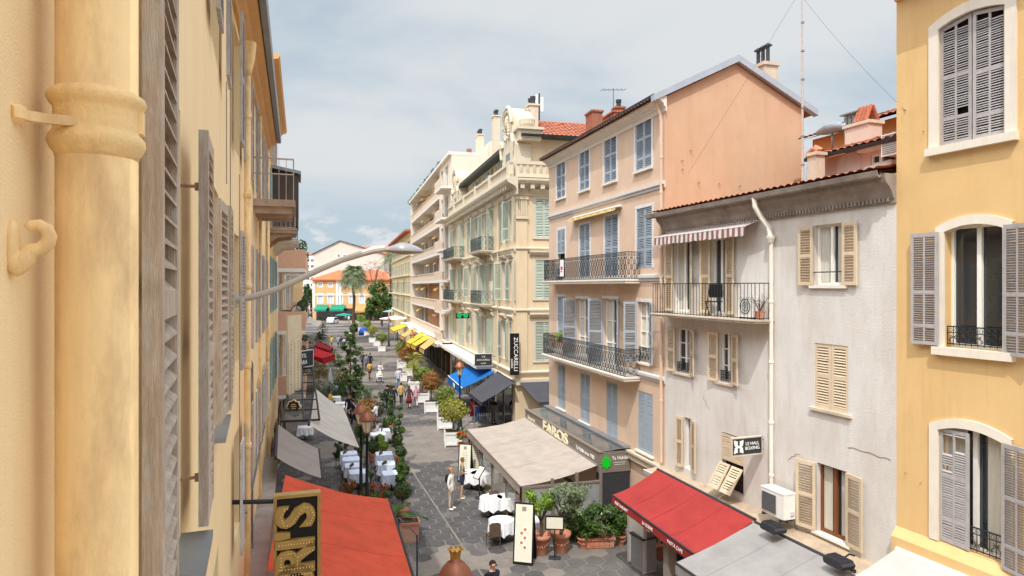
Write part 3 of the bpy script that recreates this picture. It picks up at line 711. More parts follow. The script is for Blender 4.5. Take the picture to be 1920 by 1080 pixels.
# rusty shutter holds, sill trays
for d_, z_ in ((3.64, 9.55), (3.64, 7.95), (2.56, 7.85)):
    b = MB(); x = FA.xd(d_); b.tube([(x-.01, .01, z_), (x, -.12, z_), (x+.03, -.13, z_)], .009, 6); b.box(x-.012, x+.012, -.12, -.07, z_-.022, z_+.02); b.tube([(x, -.1, z_+.03), (x, -.1, z_-.04)], .008, 5); b.build('hinge', M('rust'), LH)
b = MB(); b.box(winA[0][0]-.03, winA[0][1]+.06, -.16, .02, 7.6, 7.64); b.build('sill_tray', M('zinc'), LH)
b = MB(); b.box(winA[1][0]-.03, winA[1][1]+.06, -.12, .02, 7.6, 7.64); b.build('sill_tray', M('zinc'), LH)
# the big rainwater pipe in the foreground with its ringed collar
pc = FA.lx(183, .1); pr = .0715
b = MB(); b.tube([(pc, -.1, .2), (pc, -.1, 13.3)], pr, 28)
zc = FA.z(183, 240, .1); dz = 1.35/1250
def pz(py): return FA.z(183, py, .1)
pipe = b.build('drainpipe', M('left_pipe'), LH, smooth=False)
pipe.data.polygons.foreach_set('use_smooth', [True]*len(pipe.data.polygons))
b = MB(); prof = []
for py, rr in ((300, 1.0), (290, 1.05), (283, 1.13), (272, 1.2), (260, 1.17), (252, 1.07), (246, 1.05), (240, 1.06), (236, 1.055), (212, 1.055), (206, 1.07), (200, 1.15), (191, 1.21), (182, 1.17), (176, 1.04), (174, 1.0)):
    prof.append((pr*rr, pz(py)))
b.lathe(prof, 28, (pc, -.1, 0)); b.build('collar', mat('collar_paint', (240, 206, 150), rough=.8, var=.1, scale=9, bump=.25, bscale=90, dirt=(170, 130, 92), dirt_amt=.75, dirt_scale=9), pipe, smooth=True)
b = MB(); z1, z0 = pz(212), pz(240)
xa_ = FA.xd(1.165); b.tube([(xa_, .01, 9.303), (xa_+.05, -.03, 9.308), (pc-.055, -.095, 9.313)], .0125, 4); b.tube([(xa_-.004, .006, 9.303), (xa_+.012, -.008, 9.304)], .018, 6); pass
b.build('bracket', M('left_pipe'), pipe); b = MB(); b.box(pc-.012, pc+.016, -.1-pr*1.14, -.1-pr*.98, z0-.008, z1+.008);
b.build('clasp', M('left_pipe'), pipe)
# scroll shaped shutter catch on the wall
sx = FA.xd(1.15)
def hk(px2, py2): o_ = (px2/2-22)/72*.056; return (sx-.0, -o_, CAMH+(HOR-py2/2)/FPX*1.16)
b = MB(); pts = [hk(*q) for q in ((44, 1005), (80, 992), (108, 960), (128, 936), (160, 932), (186, 912), (194, 884), (182, 856), (154, 842), (126, 846), (108, 858))]
b.tube(pts, [.016, .017, .015, .013, .0125, .012, .0115, .011, .0105, .010, .008], 8); p_ = hk(38, 930); b.ball((sx, -.004, p_[2]+.0), .022, 8, 8, 0, (.8, .55, 2.2)); b.ball((sx, -.01, hk(60, 985)[2]), .02, 8, 6, 0, (.9, .9, 1.2)); b.build('shutter_catch', M('left_pipe'), LH, smooth=True)
# second pipe, with hopper under the gutter
px2 = FB.lx(464, .12)
b = MB(); b.tube([(px2, -.12, .2), (px2, -.12, 12.85)], .055, 12); b.lathe([(.055, 12.7), (.09, 12.85), (.13, 13.05), (.15, 13.25), (.15, 13.3)], 12, (px2, -.12, 0))
for z_ in (6.2, 7.6, 9.0, 10.6, 12.0): b.lathe([(.056, z_-.05), (.07, z_-.04), (.07, z_+.04), (.056, z_+.05)], 12, (px2, -.12, 0))
inB(b.build('drainpipe', M('left_pipe'), LH, smooth=True))
for px_, r_ in ((488, .04), (503, .05)):
    b = MB(); x = FB.lx(px_, .08); b.tube([(x, -.08, .2), (x, -.08, 13.3)], r_, 8); inB(b.build('drainpipe', M('left_pipe'), LH, smooth=True))
for px_, z0_, z1_, d_ in ((432, 7.4, 12.4, .02), (425, 10.3, 11.6, .015), (449, 5.0, 10.9, .02)):
    b = MB(); x = FA.xd(FA.d(px_)); x = FB.lx(px_, d_) if px_ > 430 else FA.lx(px_, d_); b.tube([(x+.01*math.sin(i*1.7), -d_, z0_+(z1_-z0_)*i/8) for i in range(9)], .007, 4); o = b.build('cable', M('cable_grey') if 'cable_grey' in MATS else mat('cable_grey', (120, 116, 116), rough=.8, var=.2), LH)
    if px_ > 430: inB(o)
# balcony with thin railing
mat('balcony_brown', (172, 150, 132), rough=.9, var=.2, scale=4)
b0 = FB.xd(15.3)
bal = MB(); bal.box(b0, b0+2.3, -.92, .02, 10.86, 11.02); bal.box(b0+.1, b0+.2, -.85, 0, 10.7, 10.86); bal.box(b0+2.0, b0+2.1, -.85, 0, 10.7, 10.86); bal.box(b0+1.05, b0+1.15, -.85, 0, 10.7, 10.86)
bo = inB(bal.build('balcony', M('balcony_brown'), LH))
mat('pale_iron', (186, 172, 160), rough=.6, var=.15)
r_ = MB(); iron_panel(r_, b0+.03, b0+2.27, 11.02, 11.98, -.88, step=.16, ornate=False, t=.012)
for i in range(6): r_.box(b0+.025, b0+.045, -.88+i*.16-.007, -.88+i*.16+.007, 11.02, 11.98)
r_.box(b0+.02, b0+.05, -.88, 0, 11.95, 11.985); r_.box(b0+.02, b0+.05, -.88, 0, 11.6, 11.62); r_.box(b0+2.24, b0+2.27, -.88, 0, 11.95, 11.985)
for i in range(14): ring(r_, b0+.12+i*.16, -.88, 11.18, .06, .008, 8)
rr = r_.build('railing', M('pale_iron'), bo); 
# shopfront band at street level, cables
mat('shop_stone', (150, 142, 136), rough=.95, var=.2, scale=2.5, bump=.4)
b = MB(); b.box(FB.xd(12.0), LB1, -.3, -.002, 0, 3.3); b.box(FB.xd(11.9), LB1, -.4, -.002, 3.3, 3.5); inB(b.build('shop_front', M('shop_stone'), LH))
b = MB(); rg = random.Random(4)
for k in range(7):
    x = FB.xd(12.6+k*.28); b.tube([(x+rg.uniform(-.12, .12), -.03-.02*(k % 3), 7.4-i*.5) for i in range(9)], .012+.006*(k % 2), 4)
for k in range(5):
    z = 4.7+.1*k; b.tube([(FB.xd(11.6)+i*1.1, -.05-.015*k, z+rg.uniform(-.06, .06)) for i in range(8)], .014, 4)
mat('cable_grey', (120, 116, 116), rough=.8, var=.2)
inB(b.build('cable', M('cable_grey'), LH))
# ================================================================= LEFT: further houses
def simple_block(name, label, fr, l0, l1, depth, z1, wm, cat='building', roof=None, ops=(), d=.18, rz=None):
    t = thing(name, label, cat, fr.P, fr.rot)
    b = MB(); facade(b, l0, l1, 0, z1, list(ops), depth=d)
    b.quad((l0, 0, 0), (l0, 0, z1), (l0, depth, z1), (l0, depth, 0)); b.quad((l1, 0, 0), (l1, depth, 0), (l1, depth, z1), (l1, 0, z1))
    b.quad((l0, depth, 0), (l0, depth, z1), (l1, depth, z1), (l1, depth, 0)); b.quad((l0, 0, z1), (l1, 0, z1), (l1, depth, z1), (l0, depth, z1))
    b.build('wall', wm, t); return t
mat('left_ochre', (236, 204, 152), rough=.9, var=.07, scale=1.5, bump=.2, dirt=(206, 170, 120), dirt_amt=.5)
mat('teal_shutter', (146, 172, 174), objvar=.12, rough=.7, var=.08)
l1 = FL2.xd(32)
ops = [(x, x+1.0, z, z+2.1) for x in (1.2, 4.2, 7.4) for z in (4.9, 8.0, 11.1, 13.8)]
H2 = simple_block('ochre_house', 'taller ochre house with balconies and teal shutters just past the pale yellow house', FL2, 0, l1, 9, 16.5, M('left_ochre'), 'house', ops=ops)
for o_ in ops: window(H2, *o_, M('white_paint'), M('teal_shutter') if o_[2] < 12 else M('old_wood_pale'), (178, 178), munt=2, pitch=.07)
cornice(H2, -.1, l1+.1, 16.1, .45, M('soffit'))
for zz in (10.95,):
    balcony(H2, .6, 2.9, zz, .95, M('balcony_brown'), M('pale_iron'), ornate=False, step=.14)
    balcony(H2, 6.6, 9.6, zz, 1.0, M('pale_trim'), M('iron'), ornate=True, step=.2)
mat('dark_timber', (84, 74, 70), rough=.9, var=.2, scale=4, stretch=(1, 1, .3))
b = MB(); b.box(4.0, 6.1, -1.0, -.01, 11.3, 13.3); enc = b.build('bow_window', M('dark_timber'), H2)
b = MB(); b.prism_x([(-1.1, 13.3), (0, 13.5), (0, 13.62), (-1.1, 13.42)], 3.9, 6.2); b.build('roof', M('zinc'), enc)
b = MB()
for i in range(5): b.box(4.1+i*.4, 4.4+i*.4, -1.012, -1.002, 11.8, 13.1)
b.build('pane', M('glass_dim'), enc)
b = MB(); b.tube([(FL2.lx(527, .1), -.1, 0), (FL2.lx(527, .1), -.1, 12)], .07, 8); b.build('drainpipe', M('left_pipe'), H2)
mat('left_white', (226, 220, 212), rough=.85, var=.06, scale=1)
la = FL3.xd(62); ops = [(x, x+1.4, z, z+2.2) for x in [1.5+3.6*i for i in range(8)] for z in (3.9, 7.0, 10.1)]
H3 = simple_block('apartment_building', 'white terraced apartment building with planted balconies beyond the ochre house', FL3, 0, la, 10, 13.4, M('left_white'), ops=ops)
for o_ in ops: window(H3, *o_, M('white_paint'), glass='glass_dim')
mat('balcony_salmon', (214, 172, 146), rough=.85, var=.08)
for zz in (3.6, 6.8, 9.9):
    for x0 in (1.0, 11.5, 22):
        bb = MB(); bb.box(x0, x0+8, -1.3, .02, zz-.18, zz); o_ = bb.build('balcony', M('white_paint'), H3)
        bb = MB(); bb.box(x0, x0+8, -1.3, -1.18, zz, zz+.95); bb.box(x0, x0+.12, -1.18, 0, zz, zz+.95); bb.build('parapet', M('balcony_salmon'), o_)
        crown(o_, (x0+1, -1.1, zz+1.15), (.9, .3, .35), 160, .09, 'leaf_dark', int(x0+zz), 'balcony_plant')
lb = FL3.xd(125)
ops = [(x, x+1.3, z, z+2.0) for x in [la+2+4.2*i for i in range(14)] for z in (3.9, 6.9, 9.9)]
H4 = simple_block('apartment_building', 'far cream apartment building at the left end of the street', FL3, la+.02, lb, 10, 12.6, M('left_ochre'), ops=ops)
for o_ in ops: window(H4, *o_, M('white_paint'), glass='glass_dim')
for h_, a_, c_ in ((H2, .5, l1-.5), (H3, .8, la-.8)):
    n_s = int((c_-a_)/2.6)
    for i in range(n_s):
        x = a_+(c_-a_)*i/n_s; b = MB(); b.box(x, x+2.1, -.05, -.003, .35, 2.7); o = b.build('shop_window', M('glass'), h_)
        b = MB(); b.box(x-.06, x+2.16, -.08, -.052, 2.7, 3.0); b.box(x-.06, x, -.08, -.003, .3, 2.7); b.box(x+2.1, x+2.16, -.08, -.003, .3, 2.7); b.build('frame', M('brown_shop') if 'brown_shop' in MATS else mat('brown_shop', (96, 70, 52), rough=.6), o)
# ================================================================= RIGHT: peach house
mat('peach', (212, 184, 160), streak=(190, 152, 124), streak_amt=.35, rough=.9, var=.05, scale=1.6, bump=.2, bscale=40, dirt=(204, 164, 134), dirt_amt=.5, dirt_scale=1.0)
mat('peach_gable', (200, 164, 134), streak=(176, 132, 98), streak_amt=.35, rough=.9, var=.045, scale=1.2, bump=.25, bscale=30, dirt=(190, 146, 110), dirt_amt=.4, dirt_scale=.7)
mat('blue_shutter', (158, 167, 176), objvar=.14, rough=.7, var=.08, scale=6)
mat('pale_blue_trim', (214, 212, 212), rough=.8, var=.06)
PH = thing('peach_house', 'peach painted house with gable wall, two iron balconies and blue grey shutters', 'house', FP.P, FP.rot)
PL = FP.xd(33.9); EZ = 15.45; RZP = 16.85; PD = 5.6
wins = []; add_w = wins.append
def rp(a, b, t, bo): return FP.rect(a, b, t, bo)
for q in ((1044, 1060, 300, 372), (1087, 1105, 278, 357), (1133, 1156, 252, 342), (1192, 1222, 216, 318)): add_w((rp(*q), 'closed', 1))
for q in ((1046, 1060, 430, 522),): add_w((rp(*q), 'flap', 1))
for q in ((1087, 1106, 420, 522), (1134, 1159, 404, 525)): add_w((rp(*q), 'closed', 1))
add_w((rp(1194, 1223, 389, 503), 'closed', 1))
add_w((rp(1046, 1060, 556, 625), 'closed', 1)); add_w((rp(1082, 1104, 560, 668), 'ajar', 1)); add_w((rp(1132, 1158, 560, 686), 'ajar', 1)); add_w((rp(1196, 1220, 566, 680), 'open', 1))
for q in ((1046, 1060, 684, 766), (1088, 1106, 700, 792), (1137, 1158, 716, 819), (1196, 1224, 736, 849)): add_w((rp(*q), 'closed', 0))
b = MB(); facade(b, PL, 0, 0, EZ, [w[0] for w in wins], depth=.17)
b.build('wall', M('peach'), PH)
b = MB(); gp = [(0, 0), (PD, 0), (PD, EZ), (PD/2, RZP), (0, EZ)]
b.add([(0, p[0], p[1]) for p in gp], [(0, 1, 2, 3, 4)]); b.add([(PL, p[0], p[1]) for p in gp], [(4, 3, 2, 1, 0)]); b.quad((PL, PD, 0), (PL, PD, EZ), (0, PD, EZ), (0, PD, 0))
b.build('gable_wall', M('peach_gable'), PH)
for (x0, x1, z0, z1), st, sur in wins:
    kw = dict(surround=M('pale_blue_trim') if sur else None, sw=.11, sill=M('pale_trim') if z0 > 12 or st != 'closed' or not sur else None, panels=(.22, .36, .42) if z0 > 11.5 else (.3, .2, .5), pitch=.058, sillp=.1)
    if st == 'closed': window(PH, x0, x1, z0, z1, None, M('blue_shutter'), (0, 0), closed=True, **kw)
    elif st == 'open': window(PH, x0, x1, z0, z1, M('white_paint'), M('blue_shutter'), (122, 162), curtain=True, rail=.55, munt=4, **kw)
    elif st == 'ajar': window(PH, x0, x1, z0, z1, M('white_paint'), M('blue_shutter'), (138, 158), curtain=True, munt=3, **kw)
    else:
        w = window(PH, x0, x1, z0, z1, None, None, closed=True, surround=M('pale_blue_trim'), sw=.11)
        me = shutter_mesh((x1-x0)/2-.01, (z1-z0)*.5, False, M('blue_shutter')); o = link('shutter', me, w, (x0, .0, z0+(z1-z0)*.5)); o = link('shutter', me, w, ((x0+x1)/2, .0, z0+(z1-z0)*.5))
        me = shutter_mesh((x1-x0)-.02, (z1-z0)*.45, False, M('blue_shutter')); link('shutter', me, w, (x0+.01, -.30, z0+.06), (R(-28), 0, 0))
# courses, eaves, verge, roof
def course(parent, x0, x1, z, m, p=.1, h=.2, name='string_course'):
    b = MB(); b.prism_x([(-.002, z-h*.5), (-.04, z-h*.5), (-.05, z-h*.1), (-p, z), (-p, z+h*.4), (-.002, z+h*.5)], x0, x1); return b.build(name, m, parent)
mat('grey_trim', (206, 202, 200), rough=.8, var=.08)
for z in (12.49, 9.31, 5.80): course(PH, PL, .06, z, M('grey_trim'), .11, .24)
cornice(PH, PL-.1, .14, EZ-.28, .36, M('pale_trim'), [(-.002, -.22), (-.03, -.22), (-.04, -.08), (-.10, -.05), (-.12, .04), (-.30, .16), (-.33, .24), (-.002, .28)])
b = MB(); b.prism_x([(-.34, EZ+.02), (-.36, EZ-.08), (-.46, EZ-.08), (-.49, EZ+.05), (-.34, EZ+.05)], PL-.15, .1); b.build('gutter', M('dark_zinc'), PH)
sl = (RZP-EZ)/(PD/2)
b = MB(); tiles(b, (PL-.1, -.42, EZ+.02-.42*sl*.55), (1, 0, 0), (0, PD/2+.42, RZP-EZ+.42*sl*.55+.1), -PL+.2, math.hypot(PD/2+.42, RZP-EZ+.3)); tiles(b, (.1, PD+.5, EZ-.5*sl*.6), (-1, 0, 0), (0, -(PD/2+.5), RZP-EZ+.5*sl*.6+.1), -PL+.2, math.hypot(PD/2+.5, RZP-EZ+.3)); b.build('roof', M('tile'), PH)
mat('verge_zinc', (176, 182, 190), rough=.4, metal=.35, var=.08, scale=2)
b = MB()
for s_, (ya, yb) in (('f', (-.5, PD/2)), ('b', (PD+.55, PD/2))):
    za = RZP+.16-abs(ya-PD/2)*sl; zb = RZP+.16
    P4 = [(ya, za-.12), (yb, zb-.14), (yb, zb+.1), (ya, za+.1)]
    if s_ == 'b': P4 = P4[::-1]
    b.prism_x(P4, -.04, .2); 
b.build('verge_board', M('verge_zinc'), PH)
pipe_run(PH, [(-.02, -.42, EZ-.02), (-.02, -.36, EZ-.2), (-.06, -.14, EZ-.62), (-.06, -.1, EZ-.85), (-.06, -.1, 3.0)], .052, M('peach'), collars=(13.4, 12.2, 10.3, 8.3, 6.6, 5.1))
bpx = [FP.lx(1046, .5), FP.lx(1170, .6)]
bz1 = FP.z(1100, 525, .3); bz2 = FP.z(1100, 682, .3)
balcony(PH, FP.lx(1040, .0), FP.lx(1172, .62), bz1, .62, M('pale_trim'), M('iron'), h=1.0, brackets=False)
balcony(PH, FP.lx(1040, .0), FP.lx(1172, .62), bz2, .66, M('pale_trim'), M('iron'), h=1.0, brackets=False)
b = MB(); b.box(PL, 0, -.14, -.003, 2.55, 2.78); b.box(PL, 0, -.2, -.003, 2.78, 2.86); b.build('ledge', M('stone'), PH)
for px_, py_ in ((1278, 302), (1279, 318), (1309, 343), (1347, 345), (1386, 349), (1424, 353), (1294, 283)):
    t_ = (px_-960)/FPX; w0 = PH.location; yv = (w0.x-t_*w0.y)/(t_*FP.Y.y-FP.Y.x); zz = CAMH+(HOR-py_)/FPX*(w0.y+FP.Y.y*yv)
    b = MB(); b.tube([(0, yv, zz), (.07, yv, zz+.02), (.08, yv+.03, zz-.03)], .014, 5); b.build('wall_anchor', M('rust'), PH)
# chimney behind the ridge
cx, cz = -1.0, 0
b = MB(); b.box(-1.5, -.55, PD-1.2, PD-.6, 15.6, 17.15); b.box(-1.56, -.49, PD-1.26, PD-.54, 17.15, 17.27); ch = b.build('chimney', M('stone'), PH)
for k in range(3):
    b = MB(); b.lathe([(.07, 0), (.07, .62)], 8, (-1.3+k*.28, PD-.9, 17.27)); b.lathe([(.17, .66), (.05, .76), (0, .78)], 8, (-1.3+k*.28, PD-.9, 17.27)); b.build('flue', M('dark_zinc'), ch)
# ================================================================= RIGHT: dirty white house
mat('dirty_white', (213, 208, 202), streak=(160, 136, 114), streak_amt=.28, rough=.95, var=.06, scale=1.2, bump=.4, bscale=22, dirt=(172, 152, 134), dirt_amt=.6, dirt_scale=.5)
mat('dirty_cornice', (150, 138, 128), rough=.95, var=.22, scale=3, bump=.4, dirt=(92, 82, 76), dirt_amt=.7)
mat('beige_shutter', (208, 188, 160), objvar=.1, rough=.75, var=.08, scale=5)
WH = thing('white_house', 'weathered off white house with beige shutters and railed balcony under a striped awning', 'house', FW.P, FW.rot)
WL = FW.xd(14.2); WE = 11.42
def rw(a, b, t, bo): return FW.rect(a, b, t, bo)
ops = dict(up=rw(1527, 1582, 420, 535), mid=rw(1527, 1590, 646, 770), low=rw(1532, 1589, 876, 1008), d1=rw(1264, 1296, 452, 584), d2=rw(1334, 1363, 446, 588), r1=rw(1268, 1296, 616, 700), r2=rw(1349, 1374, 624, 718), r3=rw(1283, 1298, 784, 880), r4=rw(1354, 1394, 816, 922))
b = MB(); facade(b, 0, WL, 0, WE, list(ops.values()), depth=.2); b.quad((WL, 0, 0), (WL, 7, 0), (WL, 7, WE), (WL, 0, WE)); b.quad((0, 0, 0), (0, 0, WE), (0, 7, WE), (0, 7, 0)); b.quad((0, 7, 0), (0, 7, WE), (WL, 7, WE), (WL, 7, 0)); b.build('wall', M('dirty_white'), WH)
bs = M('beige_shutter'); kw = dict(panels=(.5, .5), pitch=.062, st=.075)
x0, x1, z0, z1 = ops['up']; window(WH, x0, x1, z0, z1, M('white_paint'), bs, (174, 176), munt=1, sill=M('pale_trim'), curtain=True, **kw)
b = MB(); b.tube([(x0, -.02, z0+.32), (x1, -.02, z0+.32)], .014, 5); b.build('window_bar', M('iron'), WH)
x0, x1, z0, z1 = ops['mid']; window(WH, x0, x1, z0, z1, None, bs, (0, 0), closed=True, sill=M('stone'), **kw)
mat('brown_wood', (126, 76, 44), rough=.6, var=.15, scale=8, stretch=(4, 4, .5))
x0, x1, z0, z1 = ops['low']; window(WH, x0, x1, z0, z1, M('brown_wood'), bs, (165, 172), munt=1, sill=M('white_paint'), curtain=True, glass='glass', leaf=.52, **kw)
x0, x1, z0, z1 = ops['d1']; window(WH, x0, x1, z0, z1, M('white_paint'), bs, (172, 150), munt=1, curtain=True, leaf=.42, **kw)
x0, x1, z0, z1 = ops['d2']; window(WH, x0, x1, z0, z1, M('white_paint'), bs, (168, 174), munt=1, leaf=.42, **kw)
x0, x1, z0, z1 = ops['r1']; window(WH, x0, x1, z0, z1, M('white_paint'), bs, (172, 160), munt=3, sill=M('stone'), rail=.35, leaf=.42, **kw)
x0, x1, z0, z1 = ops['r2']; window(WH, x0, x1, z0, z1, M('white_paint'), bs, (170, 165), munt=3, sill=M('stone'), rail=.35, leaf=.42, **kw)
x0, x1, z0, z1 = ops['r3']; window(WH, x0, x1, z0, z1, M('white_paint'), bs, (172, 165), munt=1, leaf=.36, **kw)
x0, x1, z0, z1 = ops['r4']; w = window(WH, x0, x1, z0, z1, None, None, closed=True)
me = shutter_mesh((x1-x0)/2-.01, (z1-z0)*.46, False, bs, pitch=.062)
for k in range(2): link('shutter', me, w, (x0+k*(x1-x0)/2, .0, z1-(z1-z0)*.48))
me = shutter_mesh((x1-x0)/2-.01, (z1-z0)*.5, False, bs, pitch=.062)
for k in range(2): link('shutter', me, w, (x0+k*(x1-x0)/2, -.52+.06*k, z0+.09-.03*k), (R(-33), 0, 0))
# cornice with dentils, gutter, tiled roof
cornice(WH, -.05, WL, WE-.62, .36, M('dirty_cornice'), [(-.002, -.02), (-.05, -.02), (-.05, .06), (-.09, .1), (-.14, .24), (-.18, .3), (-.30, .42), (-.33, .52), (-.33, .6), (-.002, .6)])
b = MB(); n = 84
for i in range(n): x = .05+(WL-.1)*i/n; b.box(x, x+.055, -.115, -.09, WE-.60, WE-.51)
b.build('dentil_row', M('dirty_cornice'), WH)
b = MB(); b.prism_x([(-.35, WE+.02), (-.37, WE-.08), (-.42, WE-.12), (-.48, WE-.08), (-.51, WE+.04), (-.49, WE+.04), (-.46, WE-.06), (-.38, WE-.06)], -.45, WL-.05); b.build('gutter', M('dirty_cornice'), WH)
b = MB(); tiles(b, (.0, -.44, WE+.05), (1, 0, 0), (0, 1, .15), WL-.02, 2.82); b.build('roof', M('tile'), WH)
dx = FW.lx(1446, .1)
b = MB(); b.tube([(dx-.28, -.42, WE-.05), (dx-.26, -.40, WE-.3), (dx-.18, -.26, WE-.6), (dx-.05, -.14, WE-.85), (dx, -.12, WE-1.1)], .07, 10); b.lathe([(.06, -.16), (.12, -.02), (.13, .04), (.06, .05)], 10, (dx, -.12, WE-1.12))
b.tube([(dx, -.1, WE-1.1), (dx, -.1, 3.4)], .052, 10)
for z in (10.2, 8.6, 7.0, 5.4, 4.0): b.lathe([(.053, -.04), (.068, -.03), (.068, .03), (.053, .04)], 10, (dx, -.1, z))
b.build('drainpipe', M('pale_trim'), WH, smooth=False)
# long balcony with plain iron bars
bx0, bx1 = FW.lx(1222, .62), FW.lx(1440, .2); bz = FW.z(1330, 593, .4)
o = balcony(WH, bx0, bx1, bz, .64, M('stone'), M('iron'), h=.98, th=.1, ornate=False, step=.145, brackets=False)
# ledge over the shops
mat('ledge_mat', (176, 156, 132), rough=.95, var=.15, scale=2, bump=.4, dirt=(120, 104, 90), dirt_amt=.7, dirt_scale=1.4)
LZ = FW.z(1405, 950, 0)
b = MB(); b.prism_x([(-.72, LZ-.13), (-.72, LZ-.04), (0, LZ+.04), (0, LZ-.22), (-.6, LZ-.22)], -.1, WL+.05); b.build('ledge', M('ledge_mat'), WH)
b = MB(); b.prism_x([(-.73, LZ-.14), (-.77, LZ-.14), (-.79, LZ-.02), (-.73, LZ-.02)], -.1, WL-.3); b.build('gutter', M('grey_trim'), WH)
# shop fronts under the ledge: pillars and dark openings
b = MB(); b.box(0, WL, -.12, -.003, 2.15, LZ-.24); b.build('shop_fascia', M('charcoal'), WH)
b = MB(); b.box(.1, 1.6, -.05, -.004, 0, 2.1); b.box(2.4, 4.6, -.05, -.004, .4, 2.1); b.box(5.2, 8.7, -.05, -.004, 0.3, 2.1); b.build('shop_window', M('glass'), WH)
lettering('LE HALL BOXING', .34, M('letter_white'), WH, (1.0, -.128, 2.3), (R(90), 0, 0), .004)
mat('wall_crack', (138, 124, 114), rough=1)
rg = random.Random(9)
def crack(parent, fr, pa, pb, n=9, jit=2.2, r_=.006):
    b = MB(); pts = []
    for i in range(n): px = pa[0]+(pb[0]-pa[0])*i/(n-1)+rg.uniform(-jit, jit)*.5; py = pa[1]+(pb[1]-pa[1])*i/(n-1)+rg.uniform(-jit, jit); x, z = fr.lz(px, py); pts.append((x, -.003, z))
    b.tube(pts, r_, 4); b.build('crack', M('wall_crack'), parent)
crack(WH, FW, (1318, 742), (1330, 770)); crack(WH, FW, (1478, 860), (1500, 850))
b = MB()
for (pa, pb) in (((1590, 838), (1670, 862)),):
    n = 9; pts = []
    for i in range(n): px = pa[0]+(pb[0]-pa[0])*i/(n-1); py = pa[1]+(pb[1]-pa[1])*i/(n-1)+rg.uniform(-2, 2); x, z = FW.lz(px, py); pts.append((x, -.004, z))
    b.tube(pts, .008, 4)
b.build('crack', M('wall_crack'), WH)
# ================================================================= RIGHT: attic and house behind the white one
mat('attic_pink', (206, 186, 172), rough=.95, var=.07, scale=1.5, bump=.3, dirt=(180, 150, 130), dirt_amt=.5)
mat('back_orange', (214, 150, 96), rough=.95, var=.08, scale=1.2, bump=.2)
o2 = -2.4
ax0 = FW.lx(1538, o2); azl = 11.8; azt = FW.z(1610, 282, o2)
AT = thing('attic_house', 'small pink plastered attic storey rising behind the tiled roof of the white house', 'house', FW.w(ax0, 2.4, 0), FW.rot)
aw = FW.lx(1720, o2)-ax0
wx0, wx1 = FW.lx(1632, o2)-ax0, FW.lx(1668, o2)-ax0; wz0, wz1 = FW.z(1650, 308, o2), FW.z(1650, 287, o2)
b = MB(); facade(b, 0, aw, 10, azt, [(wx0, wx1, wz0, wz1)], depth=.15); b.quad((0, 0, 10), (0, 0, azt), (0, 5, azt), (0, 5, 10)); b.quad((aw, 0, 10), (aw, 5, 10), (aw, 5, azt), (aw, 0, azt)); b.build('wall', M('attic_pink'), AT)
window(AT, wx0, wx1, wz0, wz1, M('white_paint'), munt=1, sill=M('white_paint'), depth=.1)
b = MB(); b.box(wx0-.2, wx1+.2, -.25, 0, wz1+.08, wz1+.18); b.build('hood', M('white_paint'), AT)
b = MB(); tiles(b, (-.15, -.35, azt+.02), (1, 0, 0), (0, 1, .3), aw+.3, 2.8); b.build('roof', M('tile'), AT)
b = MB(); b.prism_x([(-.3, azt+.02), (-.32, azt-.06), (-.40, azt-.06), (-.43, azt+.03)], -.2, aw); b.build('gutter', M('dark_zinc'), AT)
b = MB(); x = (FW.lx(1592, o2)-ax0); b.prism([(x-.38, 11.95), (x+.38, 11.95), (x+.40, FW.z(1590, 300, o2)), (x+.2, FW.z(1590, 287, o2)), (x-.2, FW.z(1590, 288, o2)), (x-.40, FW.z(1590, 302, o2))], -.012, 0); b.build('blocked_window', M('dirty_white'), AT)
me = shutter_mesh(.42, 1.0, False, M('blue_shutter')); link('shutter', me, AT, (-.45, -.06, azt-1.15))
# chimney with tile gable cap
def chim(name, label, px, yb, yt, off, w, dpt, m='stone', pots=0, potm='terracotta', cap=True):
    x, zt = FW.lx(px, off), FW.z(px, yt, off); zb = FW.z(px, yb, off)-.6
    t = thing(name, label, 'chimney', FW.w(x, -off, zb), FW.rot); H_ = zt-zb
    b = MB(); b.box(-w/2, w/2, 0, dpt, 0, H_); b.build('stack', M(m), t)
    if cap: b = MB(); b.box(-w/2-.05, w/2+.05, -.05, dpt+.05, H_, H_+.09); b.build('cap', M('stone'), t)
    return t, H_
t, hh = chim('chimney', 'broad plastered chimney with an upright tile cowl and row of metal flues', 1606, 252, 236, -3.4, .85, .5, 'attic_pink')
b = MB(); 
for s_ in (0, 1):
    for k in range(4): x = -.08+k*.13; b.tube([(x, .02+.46*s_, hh+.1), (x, .22+.04*s_, hh+.55)], .055, 6)
b.build('cowl', M('tile'), t)
for k in range(4): b = MB(); b.lathe([(.06, 0), (.06, .5)], 8, (-.62+k*.15, .25, hh-.1)); b.build('flue', M('zinc'), t)
b = MB(); b.box(-.72, -.05, .1, .4, hh+.45, hh+.49); b.build('flue_cover', M('zinc'), t)
b = MB(); b.tube([(-.6, .3, hh+.12), (-1.0, .35, hh+.22), (-1.5, .4, hh+.26), (-1.95, .45, hh+.24)], [.16, .17, .17, .07], 12); b.tube([(-1.3, .4, hh+.2), (-1.3, .4, hh-.5)], .03, 6); b.build('duct', M('zinc'), t, smooth=True)
t, hh = chim('chimney', 'narrow pair of chimney pots with tile hood beside the louvred shutter', 1522, 338, 292, -1.6, .34, .3, 'stone')
b = MB(); b.tube([(-.22, .15, hh+.1), (0, .15, hh+.24), (.22, .15, hh+.1)], .08, 7); b.tube([(-.2, .05, hh+.1), (0, .05, hh+.2), (.2, .05, hh+.1)], .06, 7); b.build('hood', M('terracotta'), t)
